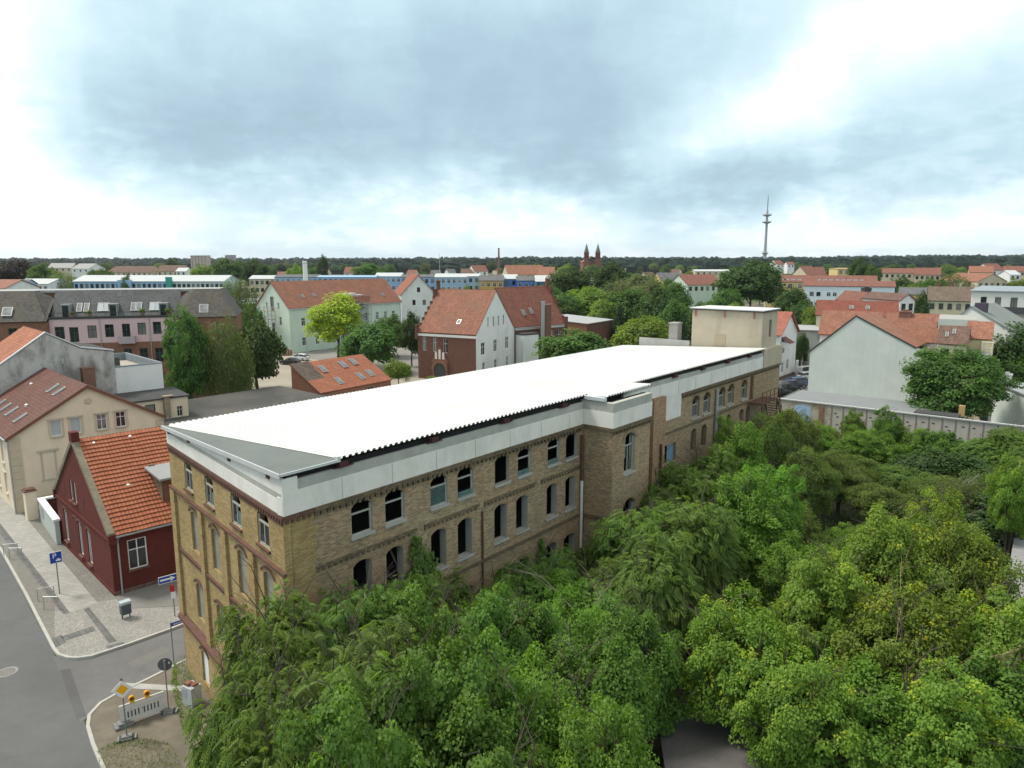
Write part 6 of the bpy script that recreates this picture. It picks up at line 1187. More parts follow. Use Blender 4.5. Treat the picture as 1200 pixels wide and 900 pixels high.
def tree(kind, label, x, y, H, Rr, clear=.22, group=None, trunk=None, cat='tree', rz=None, parts=True):
    _tc[0] += 1; i = _tc[0]; g = random.Random(i * 77)
    t = thing(NAMES[kind], label, cat, (x, y, 0), g.uniform(0, 6.28), group)
    hz = H * (1 - clear) / 2
    if parts: link('trunk', TR[trunk or ('near' if kind in ('frond', 'maple', 'ytip', 'bush', 'willow') else 'birch' if 'birch' in kind else 'far')][i % len(TR[trunk or ('near' if kind in ('frond', 'maple', 'ytip', 'bush', 'willow') else 'birch' if 'birch' in kind else 'far')])], t, None, 0, (min(H, Rr * 3),) * 2 + (H,))
    link('crown', CR[kind][i % len(CR[kind])], t, (0, 0, H - hz * .93), 0, (Rr, Rr, hz)); return t
def ptree(kind, label, px, pytop, Y, wpx, **k):
    k.setdefault('clear', .2 if kind == 'yellow' or Y > 200 else .06)       # read off the photo: crown middle, top, distance, width
    p = atY(px, pytop, Y); return tree(kind, label, p.x, Y, p.z, wpx / 2 / FPX * math.hypot(p.x, Y) * 1.1, **k)
def ytree(kind, label, px, py, H, Rr, **k):           # yard trees: middle of the crown
    p = gp(px, py, H * .62); return tree(kind, label, p.x, p.y, H * 1.1, Rr * 1.22, **k)
# ------------------------------------------------------------------ yard trees, near
YG = 'trees crowding the yard beside the factory'
for a in [
 ('maple', 'maple right of the bare grey branches, beside the dark gap', 735, 790, 7.4, 2.5),
 ('frond', 'robinia between the stair tower and the dark gap', 720, 690, 6.0, 2.6),
 ('frond', 'tall dark robinia hiding the foot of the stair tower wall', 775, 620, 8.6, 3.3),
 ('frond', 'broad robinia over the dark gap in the middle of the yard', 800, 668, 7.2, 2.8),
 ('bush', 'bright green leafy tree in the centre of the yard', 880, 640, 7.6, 3.0),
 ('willow', 'feathery rounded bush beside the bare soil patch', 1030, 592, 4.2, 2.6),
 ('ytip', 'box elder with yellow seed bunches at the bottom, left one by the shed roof', 870, 800, 8.4, 2.6),
 ('ytip', 'tall box elder with yellow seed bunches standing behind the shed roof', 960, 740, 9.2, 3.0),
 ('ytip', 'highest yellow-tipped box elder, right of the centre', 1035, 690, 10.0, 3.0),
 ('ytip', 'box elder with yellow bunches reaching towards the ruined shed', 1125, 700, 9.6, 2.8),
 ('ytip', 'broad box elder at the bottom right', 1060, 800, 9.0, 3.0),
 ('ytip', 'box elder in the bottom right corner', 1170, 800, 9.2, 2.9),
 ('ytip', 'box elder at the bottom edge with the brightest yellow bunch', 935, 860, 7.8, 2.3),
 ('ytip', 'box elder at the bottom edge right of the shed roof', 1090, 880, 8.0, 2.6),
 ('bush', 'green tree under the yellow-tipped crowns', 930, 690, 6.4, 2.4),
 ('ytip', 'yellow-tipped sapling reaching over the ruined shed roof', 1185, 600, 9.0, 1.6),
 ('ytip', 'box elder with loose yellow tips before the dark birches', 1100, 640, 8.2, 2.4),
 ('bush', 'green tree at the bottom edge between two box elders', 1010, 880, 7.0, 2.6),
 ('bush', 'dense green tree behind the yellow-tipped sapling', 1010, 648, 5.0, 2.0),
 ('maple', 'shaded maple in the bottom right among the box elders', 1180, 880, 7.5, 2.6),
 ('frond', 'robinia filling the corner behind the bright leafy trees', 840, 600, 6.6, 2.6),

 ('bush', 'fresh green crown in front of the tall robinias', 850, 660, 6.4, 2.4),
 ('willow', 'soft bush between the bright tree and the soil patch', 905, 620, 6.2, 2.8),
 ('bush', 'leafy crown behind the highest box elder', 975, 668, 5.4, 2.0)]:
    ytree(a[0], a[1], a[2], a[3], a[4], a[5], group=YG, clear=.12)
def wtree(kind, label, px, pytop, n_, Rr):           # a tree n_ metres out from the factory side whose top shows at a pixel
    nrm = Vector((-U.y, U.x)); d = ray(px, pytop); t_ = (n_ + B0.dot(nrm)) / Vector(d[:2]).dot(nrm); tree(kind, label, d[0] * t_, d[1] * t_, max(3.0, (CAMH + d[2] * t_) * 1.13), Rr * 1.08, .12, YG)
for a in [
 ('frond', 'feathery robinia at the bottom left, in front of the street front corner', 312, 712, -3.4, 2.4), ('frond', 'low robinia overhanging the dirt corner beside the grey cabinet', 282, 775, -4.0, 1.6), ('frond', 'robinia hiding the foot of the yellow and brown brick corner', 365, 700, -2.8, 2.4),
 ('frond', 'robinia under the first side windows, left of the ivy column', 425, 678, -2.6, 2.3), ('frond', 'robinia standing around the foot of the ivy column', 478, 675, -2.4, 2.2), ('frond', 'robinia right of the ivy column under the side windows', 545, 684, -2.4, 2.2), ('frond', 'robinia spray under the middle windows of the brick side', 597, 668, -2.2, 2.2), ('frond', 'low robinia at the foot of the stair tower drainpipe', 648, 645, -2.2, 2.0),
 ('frond', 'low robinia in front of the stair tower wall', 700, 655, -4.6, 1.8), ('frond', 'robinia at the right edge of the stair tower wall', 745, 592, -4.6, 2.6), ('frond', 'tall robinia hiding the buttress beyond the stair tower', 788, 548, -3.2, 2.9), ('frond', 'robinia in front of the boarded arches beside the grey downpipe', 832, 522, -3.0, 2.7), ('bush', 'fresh green tree right of the grey downpipe', 866, 503, -3.0, 2.6), ('willow', 'fine-leaved bush under the rusty fire stair', 898, 492, -3.0, 2.6), ('willow', 'fine-leaved bush below the end of the factory', 932, 487, -3.4, 2.6),
 ('frond', 'broad robinia at the left, second row from the factory', 352, 765, -5.4, 2.4), ('frond', 'broad robinia with hanging fronds left of the maples', 425, 735, -5.6, 2.9), ('maple', 'blue-green maple in front of the ivy column', 500, 715, -5.2, 2.6), ('maple', 'blue-green maple under the middle windows', 560, 712, -5.4, 2.6), ('maple', 'round maple left of the bare grey branches', 610, 728, -6.4, 2.4), ('bush', 'light green maple with bare branches through its crown', 660, 722, -7.0, 2.2), ('bush', 'shrubby tree between the maples and the stair tower', 668, 690, -4.6, 2.2), ('frond', 'smaller robinia just above the dark gap', 715, 690, -6.4, 2.3),
 ('frond', 'tall dark robinia over the dark gap', 765, 630, -7.2, 3.0), ('frond', 'broad robinia below the blue boarded window', 815, 582, -6.6, 3.2), ('bush', 'bright green crown below the downpipe', 862, 566, -6.6, 2.9), ('bush', 'fresh crown in the middle of the yard', 905, 556, -7.6, 2.6), ('willow', 'soft bush beyond the fresh crown near the factory end', 950, 532, -6.6, 2.6),
 ('frond', 'robinia at the bottom edge left of the maples', 345, 830, -7.2, 2.1), ('frond', 'robinia at the bottom edge, its fronds touching the maples', 400, 800, -8.2, 2.6), ('maple', 'maple at the bottom edge below the ivy column', 475, 785, -8.4, 2.6), ('maple', 'maple at the bottom edge left of the bare branches', 550, 790, -9.2, 2.6), ('bush', 'leafy crown at the bottom edge under the bare branches', 620, 795, -9.6, 2.4), ('maple', 'maple right of the bare branches at the bottom edge', 700, 775, -10.2, 2.6), ('maple', 'upper maple overlooking the dark gap from the left', 735, 738, -9.4, 2.4), ('maple', 'maple at the very bottom, second from the left', 430, 855, -10.4, 2.4), ('maple', 'maple at the very bottom below the bare branches', 580, 860, -11.4, 2.6), ('bush', 'leafy crown at the very bottom beside the shed roof', 690, 850, -12.4, 2.2)]:
    wtree(*a)
# back of the yard along the panel wall
for a in [('light', 'small bright bush under the white garage wall', 925, 494, 3.6, 1.5), ('light', 'fresh green bush in front of the blocked arch', 967, 512, 3.4, 1.6), ('bush', 'pointed young tree standing against the panel wall', 1000, 505, 5.6, 1.3), ('maple', 'taller pointed young tree against the panel wall', 1040, 508, 6.6, 1.6),
          ('dense', 'dark round bush below the middle of the panel wall', 1085, 552, 4.6, 3.0), ('dense', 'dark bush at the right end of the panel wall', 1125, 555, 4.6, 3.0), ('frond', 'light feathery tree at the right edge in front of the wall', 1155, 530, 5.4, 2.8), ('frond', 'feathery tree at the right edge above the birches', 1192, 528, 6.2, 2.8),
          ('nearbirch', 'drooping birch with pale stems in the dark corner at right', 1120, 590, 6.6, 2.8), ('nearbirch', 'drooping birch nearest the right edge', 1175, 580, 7.0, 2.8), ('dense', 'dark undergrowth tree beside the ruined shed', 1150, 620, 5.0, 2.8), ('willow', 'low fine-leaved bush left of the dark bushes', 1010, 552, 3.6, 2.6),
          ('frond', 'robinia sapling beyond the foot of the fire stair', 925, 505, 5.0, 2.0), ('willow', 'wispy bush left of the pointed young trees', 975, 545, 3.8, 2.2),
          ('bush', 'tall scrub around the foot of the first pointed tree', 1012, 528, 5.2, 2.6), ('bush', 'leafy scrub between the two pointed young trees', 1030, 530, 4.8, 2.4), ('bush', 'scrub right of the taller pointed tree under the panel wall', 1068, 522, 4.8, 2.4), ('maple', 'dark leafy bush against the wall right of the middle panels', 1102, 528, 4.6, 2.4), ('bush', 'bright scrub climbing the wall at the blocked arch', 950, 515, 4.4, 2.4), ('willow', 'tall scrub in the middle of the back yard', 985, 562, 5.2, 2.8), ('willow', 'fine-leaved mound behind the box elders at the back', 1060, 565, 3.8, 2.6), ('willow', 'fine-leaved mound before the drooping birches', 1100, 580, 4.0, 2.6), ('bush', 'fresh scrub between the factory end and the garage wall', 915, 508, 5.6, 2.6),]:
    ytree(a[0], a[1], a[2], a[3], a[4], a[5], group='bushes and trees along the panel wall', clear=.02)
# ivy on the factory wall
def ivy(label, s0, w_, z1, n_, seed, lean=.45):
    g = np.random.default_rng(seed); z = g.random(n_) ** .8 * z1; half = w_ / 2 * (1 - (z / z1) ** 2.2) + .08; z = np.clip(z + .5 * np.sin(g.normal(size=n_) * 2) * .4, 0, z1 * 1.05); P_ = np.stack([s0 + .25 * np.sin(z * 1.7 + s0) + g.normal(size=n_) * np.maximum(.12, half) * .62, -.05 - g.random(n_) * lean * (1 - .6 * z / z1), z], 1)
    T_ = unit(np.array([0, -.3, -1.0]) + g.normal(size=(n_, 3)) * .4); nr = unit(np.array([0, -1, .5]) + g.normal(size=(n_, 3)) * .3); T_ = unit(T_ - nr * (T_ * nr).sum(1, keepdims=True)); S_ = np.cross(nr, T_)
    me = leaf_mesh('foliage', P_, T_, S_, g.uniform(.12, .22, n_), g.uniform(.10, .18, n_), g.random(n_) * .8, LM_MAPLE); t_ = thing('ivy_plant', label, 'ivy', fl(s0, 0), FA); o_ = link('foliage', me, t_, (-s0, 0, 0)); b_ = MB(); b_.path([(0, -.04, 0), (.1, -.05, z1 * .5), (0, -.04, z1 * .9)], .04, 5); b_.build('stem', BARK, t_)
ivy('tall pointed ivy column climbing the factory side between two windows', 6.6, 3.0, 9.9, 6400, 5); ivy('shorter ivy plume climbing beside the tall ivy column', 5.7, 2.2, 8.4, 3000, 6); ivy('thin ivy strand hanging between arched windows near the stair tower', 15.4, 1.3, 6.9, 1200, 7, .3)
# a dead tree with bare grey limbs
def bare_tree(label, px, py, H, seed, m=BRANCH):
    g = random.Random(seed); p_ = gp(px, py, H * .6); t_ = thing('dead_tree', label, 'tree', (p_.x, p_.y, 0), 0); b_ = MB()
    def grow(o, d, L, r, dep):
        pts = [o]
        for i in range(3): d = (d + Vector((g.uniform(-.22, .22), g.uniform(-.22, .22), g.uniform(-.05, .15)))).normalized(); pts.append(pts[-1] + d * L / 3)
        for i in range(3): b_.tube(pts[i], pts[i + 1], r * (1 - .2 * i), r * (.8 - .2 * i), 5, cap=False)
        if dep:
            for k in range(3 if dep > 1 else 4): a_ = pts[g.randint(1, 3)]; grow(a_, (d * .7 + Vector((g.uniform(-1, 1), g.uniform(-1, 1), g.uniform(-.1, .6)))).normalized(), L * g.uniform(.4, .65), r * .5, dep - 1)
    for k in range(3): grow(Vector((0, 0, H * .25)), Vector((g.uniform(-.45, .45), g.uniform(-.45, .45), 1)).normalized(), H * .6, .045, 3)
    b_.tube((0, 0, 0), (0, 0, H * .27), .12, .08, 7); b_.build('trunk', m, t_)
bare_tree('bare grey branching tree rising through the light green maple', 670, 800, 8.6, 4); bare_tree('thin bare twigs standing right of the middle windows', 620, 730, 6.6, 9); bare_tree('bare tangled branches among the box elders at the bottom', 1050, 800, 8.6, 12, plain('lichen_branch', (.30, .24, .13), .3))
# grass and weeds at the corner
def grass(name, poly_pts, n_, hgt, m, seed):
    g = np.random.default_rng(seed); A3 = np.array(poly_pts); tri = [(A3[0], A3[i], A3[i + 1]) for i in range(1, len(A3) - 1)]; ti = g.integers(0, len(tri), n_); a_, b_ = g.random(n_), g.random(n_); fl_ = a_ + b_ > 1; a_[fl_], b_[fl_] = 1 - a_[fl_], 1 - b_[fl_]
    T0 = np.array([t[0] for t in tri])[ti]; T1 = np.array([t[1] for t in tri])[ti]; T2 = np.array([t[2] for t in tri])[ti]; P_ = T0 + (T1 - T0) * a_[:, None] + (T2 - T0) * b_[:, None]
    T_ = unit(np.array([0, 0, 1.0]) + g.normal(size=(n_, 3)) * .45); S_ = unit(np.cross(T_, g.normal(size=(n_, 3)))); me = leaf_mesh(name, P_, T_, S_, hgt * g.uniform(.4, 1.2, n_), hgt * .22 * g.uniform(.6, 1.3, n_), g.random(n_), m); tag(link(name, me), 'patchy low weeds and grass', 'weeds', kind='stuff')
grass('weeds', [tuple(gp(x, y, .09)) for x, y in ((205, 775), (228, 760), (240, 850), (215, 860), (200, 800))], 1600, .15, LM_BUSH, 3); grass('grass', [tuple(gp(x, y, .09)) for x, y in ((112, 880), (150, 862), (200, 872), (215, 900), (120, 910))], 1500, .12, LM_WIL, 4)
grass('undergrowth', [tuple(fl(-8, -3, 0)), tuple(fl(50, -2, 0)), tuple(fl(72, -2, 0)), tuple(fl(70, -55, 0)), tuple(fl(-8, -30, 0))], 26000, .75, LM_MID, 5)
# ------------------------------------------------------------------ trees of the middle distance
for a in [
 ('column', 'dark upright tree in front of the pink facade, left of the weeping birch', 215, 355, 98, 50), ('birch', 'weeping birch between the dark upright tree and the mint house', 262, 362, 100, 60), ('dense', 'dark tree at the left of the mint house gable', 296, 372, 112, 62), ('column', 'dark tree tip above the weeping birch', 294, 352, 125, 30),
 ('yellow', 'bright yellow-green tree in front of the mint house', 394, 342, 150, 78), ('broad', 'green tree between the yellow-green tree and the brick school', 434, 374, 140, 70), ('broad', 'tree in front of the right end of the mint house', 455, 368, 165, 44), ('dense', 'slim dark tree just left of the brick school', 481, 364, 150, 26), ('light', 'round green bush behind the workshop', 466, 420, 125, 32), ('light', 'small bush at the foot of the school portal', 506, 440, 128, 16),
 ('dense', 'large dark tree crown left of the church towers', 668, 310, 260, 62), ('light', 'bright light green tree above the flat brick hall', 690, 334, 215, 62), ('dense', 'tall dark tree below the church towers', 716, 305, 265, 46), ('silver', 'silvery grey-green willow right of the church', 752, 318, 235, 66), ('silver', 'silvery tree behind the pale chimney of the factory', 728, 330, 215, 40), ('broad', 'olive green tree with a lone top right of the silvery willow', 790, 326, 205, 44),
 ('broad', 'round green tree in front of the flat brick hall', 680, 384, 128, 96), ('light', 'light green tree right of the flat brick hall', 757, 368, 150, 70), ('conifer', 'blue-green spruce by the corner of the brick hall', 726, 356, 180, 24), ('conifer', 'dark spruce beside the sooty chimney', 800, 372, 140, 30), ('broad', 'small tree at the right edge of the brick hall', 642, 330, 240, 40),
 ('dense', 'dark tree filling the gap right of the light green tree', 712, 330, 225, 56), ('broad', 'broad green tree joining the silvery willows', 740, 334, 200, 60), ('dense', 'dark tree behind the sooty chimney', 772, 336, 190, 50), ('broad', 'olive tree between the spruce and the lift house', 792, 350, 170, 44), ('silver', 'second silvery willow below the church', 765, 326, 210, 54), ('broad', 'green tree behind the brick hall roof', 660, 340, 205, 50), ('light', 'bright tree behind the right end of the brick hall', 706, 348, 190, 40),
 ('broad', 'rounded tree right of the mint far house', 842, 345, 190, 40), ('light', 'light tree below the great dark tree', 862, 352, 175, 34), ('dense', 'dark bushy tree above the lift house roof', 822, 352, 165, 34),
 ('dense', 'great dark tree in front of the radio mast', 881, 304, 255, 76), ('broad', 'green tree left of the great dark tree', 852, 334, 215, 36), ('dense', 'dark tree before the yellow block', 928, 336, 205, 36), ('dense', 'dark spreading pine at the corner of the yellow block', 942, 350, 190, 40), ('light', 'small light bush beside the red roof with two skylights', 952, 356, 170, 24), ('dense', 'clipped round bush beside the white house', 940, 388, 143, 17),
 ('walnut', 'big walnut tree with airy crown behind the panel wall', 1120, 400, 88, 108), ('dense', 'dark tree at the right edge below the white block', 1185, 374, 108, 66), ('broad', 'green tree at the right edge under the dark tree', 1192, 416, 104, 50), ('birch', 'grey-green willow above the mossy brown roof', 1124, 318, 235, 42), ('broad', 'tree left of the grey-green willow', 1092, 322, 240, 36),
 ('dense', 'dark conifer-like tree in front of the mossy roof', 1082, 338, 170, 18), ('light', 'light shrub row below the long red roofs', 1068, 332, 240, 26), ('dense', 'dark tree above the red-roofed row', 1058, 322, 250, 34), ('dense', 'tall dark tree at the skyline right of the yellow rooftop', 1010, 300, 330, 24), ('broad', 'tree beside the tall dark skyline tree', 1024, 308, 320, 18),
 ('copper', 'dark purple copper beech at the left edge', 14, 303, 330, 36), ('broad', 'pale green tree right of the copper beech', 44, 308, 310, 28), ('birch', 'loose green tree in front of the white roofed block', 70, 314, 250, 44), ('broad', 'green tree behind the long white roof', 118, 312, 380, 30), ('broad', 'small tree hiding part of the long white roof', 146, 320, 225, 16), ('birch', 'loose willow at the right end of the slate mansard', 285, 322, 190, 34), ('birch', 'grey-green trees beside the loose willow', 268, 322, 210, 26),
 ('light', 'bright green round tree below the pale tower block', 236, 308, 420, 24), ('broad', 'green tree right of the bright round tree', 266, 300, 420, 36), ('light', 'light tree left of the white chimney stack', 345, 308, 400, 20), ('dense', 'pointed dark tree right of the white chimney stack', 377, 298, 430, 13), ('broad', 'broad tree above the blue terrace', 432, 306, 420, 38), ('dense', 'dark tree above the pale blue terrace', 300, 303, 430, 30),
 ('dense', 'round dark tree at the skyline left of the pale tower block', 201, 301, 620, 15), ('light', 'yellowish tree left of the white stack', 352, 312, 330, 14), ('dense', 'dark tree above the blue roofs', 500, 318, 320, 30), ('light', 'light bush before the blue terrace', 548, 332, 240, 12), ('broad', 'tree at the left end of the mansard roof skyline', 168, 322, 240, 12)]:
    ptree(a[0], a[1], a[2], a[3], a[4], a[5])
for (p_, r_), lab in zip(POTS, ('small potted shrub at the left of the slate roof terrace', 'potted shrub beside the second dormer of the roof terrace', 'bushy potted plant in the middle of the roof terrace', 'bushy potted plant at the right end of the roof terrace')):
    t = thing('potted_plant', lab, 'plant', (p_.x, p_.y, 13.62)); b = MB(); b.lathe([(.0, 0), (.2, 0), (.27, .45), (.0, .42)], n=10); b.build('pot', plain('terracotta', (.30, .13, .08), .1), t); link('foliage', CR['light'][0], t, (0, 0, .45 + r_ * .8), 0, (r_, r_, r_))
# ------------------------------------------------------------------ far buildings
def blk(name, label, x0, x1, yt, Y, D, wm, rm, rows=3, cols=8, style='dark1', tilt=0.0, cat='building', rise=.4, group=None, wsz=(1.3, 1.5), axis='flat', **k):
    return fh(name, label, x0, x1, yt, yt - (.0 if axis == 'flat' else rise), Y, D, tilt, axis, wm, rm, rows, cols, style, cat, group, wsz=wsz, **k)
LBLUE = plain('blue_terrace_wall', (.30, .45, .62), .06); DBLUE = plain('deep_blue_wall', (.09, .20, .50), .1); ORW = plain('ochre_terrace_wall', (.55, .36, .10), .08)
t = fh('school_annexe', 'long low blue-walled building with white barrel roof at left', 86, 196, 330, 323, 225, 13, .02, 'x', LBLUE, WHR, 1, 18, 'dark1', 'building', wsz=(.9, 1.9)); b = MB(); b.box((14, -1.2, 0), (18, 0, 16)); b.build('stair_bay', LBLUE, t)
t = fh('school_annexe', 'long low building with white roof and teal stair bay', 196, 262, 330, 323, 222, 13, .02, 'x', plain('pale_teal_wall', (.48, .56, .58), .06), WHR, 1, 12, 'dark1', 'building', wsz=(.9, 1.9)); b = MB(); b.box((0, -1.2, 0), (1.6, 0, 17)); b.box((1.6, -1.0, 0), (9, 0, 13)); b.build('stair_bay', plain('teal_cladding', (.05, .33, .27), .1), t)
fh('grey_roof_house', 'small house with grey roof and white wall below the copper beech', 4, 30, 334, 328, 210, 10, .3, 'x', LBLUE, FAINT_G, 1, 3); fh('white_roof_house', 'white roofed low building left of the loose green tree', 18, 56, 333, 327, 240, 12, 0, 'x', WHITEW, WHR, 1, 6); fh('orange_gable_house', 'orange roof corner at the left edge below the copper beech', -20, 5, 338, 328, 190, 10, -.3, 'x', WHITEW, FAINT_O, 1, 2)
fh('beige_hall', 'tan wall with white roof behind the mint house gable', 278, 310, 356, 350, 215, 14, .1, 'x', BEIGE, WHR, 0, 0); 
for i, (x0, x1, yt, Y, lab, wmm, rmm, ris) in enumerate([(292, 322, 327, 300, 'low house with white curved roof left of the white stack', BEIGE, WHR, 4), (322, 372, 325, 300, 'blue terrace segment with grey roof beside the white stack', LBLUE, FAINT_G, 3), (372, 440, 325, 290, 'pale blue terrace segment right of the white stack', LBLUE, plain('blue_roof', (.28, .40, .55), .06), 2), (440, 470, 324, 295, 'pale blue terrace segment with white monopitch roof', LBLUE, WHR, 4),
        (470, 510, 325, 290, 'pale blue terrace segment with two grey roofs', LBLUE, FAINT_G, 3), (510, 548, 325, 285, 'pale blue terrace segment with white roof above the brick school', LBLUE, WHR, 4), (548, 562, 324, 285, 'narrow blue and white terrace segment', LBLUE, WHR, 3), (562, 590, 329, 275, 'ochre terrace segment with dark glazed upper floor', ORW, FAINT_G, 6), (590, 606, 327, 280, 'blue gable with white roof beside the ochre terrace', DBLUE, WHR, 5), (606, 628, 329, 275, 'deep blue terrace segment with white bays', DBLUE, FAINT_G, 5), (628, 646, 330, 270, 'blue and white end house of the terrace', DBLUE, WHR, 7)]):
    fh('terrace_house', lab, x0, x1, yt, yt - ris, Y, 10, 0.02, 'x', wmm, rmm, 2, max(2, int((x1 - x0) / 6)), 'cross' if i % 2 else 'dark1', 'terrace', 'blue terrace houses', wsz=(1.2, 1.5))
p = atY(357, 305, 255); t = thing('chimney_stack', 'slim white chimney stack above the mint house roof', 'chimney', (p.x, 255, 0)); b = MB(); b.lathe([(.85, 0), (.78, 21.8), (.7, 21.8), (.7, 21)], n=14); b.build('stack', WHITE, t); b = MB(); b.lathe([(.9, 20.9), (.9, 21.1), (.8, 21.1)], n=14); b.build('band', GALV, t)
blk('tower_block', 'pinkish tower block with green top at the left skyline', 223, 242, 299.5, 1100, 14, plain('pink_grey_panel', (.45, .36, .33), .05), plain('green_roof_cap', (.08, .33, .16), .1), 7, 5, 'dark1', cat='tower block'); blk('tower_block', 'small grey tower block just right of the pink one', 264, 273, 299, 1300, 14, plain('grey_panel', (.33, .31, .33), .05), DARKROOF, 7, 3, 'dark1', cat='tower block')
# twin-towered church
CY = 900; p = atY(694, 305, CY); t = thing('church', 'red brick church with twin pointed towers on the skyline', 'church', (p.x, CY, 0)); CB = plain('church_brick', (.21, .075, .055), .1); COPG = plain('copper_spire', (.13, .19, .17), .15)
b = MB(); b.box((-11, 4, 0), (11, 40, 20)); b.build('nave', CB, t); b = MB(); slab(b, [(-11.3, 40, 20), (-11.3, 4, 20), (0, 4, 27), (0, 40, 27)]); slab(b, [(11.3, 4, 20), (11.3, 40, 20), (0, 40, 27), (0, 4, 27)]); b.build('roof', FAINT_O, t)
for x in (-7, 7):
    b = MB(); b.box((x - 3.9, -2, 0), (x + 3.9, 6, 18)); b.box((x - 2.8, -1, 18), (x + 2.8, 5.2, 32)); tw_ = b.build('tower', CB, t); b = MB(); b.face([(x - 2.9, -1.1, 32), (x, -1.1, 36), (x + 2.9, -1.1, 32)]); b.lathe([(3.0, 32), (0, 43)], (x, 2, 0), 8); b.build('spire', COPG, tw_)
    for k in range(3):
        b = MB(); b.box((x - 2.2 + k * 1.6, -1.1, 24), (x - 1.2 + k * 1.6, -1.0, 31)); b.build('louvre', plain('dark_louvre', (.04, .02, .02)), tw_)
# radio mast
MY = 1500; p = atY(896, 305, MY); t = thing('radio_mast', 'grey concrete radio mast with ring platforms on the skyline', 'mast', (p.x, MY, 0)); MC = plain('mast_concrete', (.36, .37, .39), .05)
b = MB(); b.lathe([(5, 0), (3.4, 32), (2.6, 60), (2.2, 116), (1.8, 122)], n=16); b.build('shaft', MC, t); b = MB(); b.lathe([(1.0, 118), (.9, 140), (.4, 152)], n=8); b.build('antenna', plain('mast_steel', (.22, .22, .25), .05), t)
for z, r_ in ((36, 6.0), (98, 9), (112, 9)): b = MB(); b.lathe([(4, z - 2.5), (r_, z), (r_, z + 1.4), (4, z + 1.6)], n=20); b.build('platform', MC, t); b = MB(); [b.tube((r_ * .95 * math.cos(a), r_ * .95 * math.sin(a), z), (r_ * .95 * math.cos(a), r_ * .95 * math.sin(a), z + 4), .3, n=4) for a in [k * .8 for k in range(8)]]; b.build('dish', MC, t)
t = thing('factory_stack', 'thin brick factory chimney on the skyline left of the church', 'chimney', (*atY(584.5, 305, 1000)[:2], 0)); b = MB(); b.lathe([(1.6, 0), (1.1, 37), (1.3, 37), (1.3, 38.5), (0, 38.5)], n=10); b.build('stack', BRK, t)
t = thing('lattice_pole', 'thin pole on the skyline above the blue terrace', 'mast', (*atY(515, 305, 900)[:2], 0)); b = MB(); b.tube((0, 0, 0), (0, 0, 31), .5, .2, 6); b.build('pole', GALV, t)
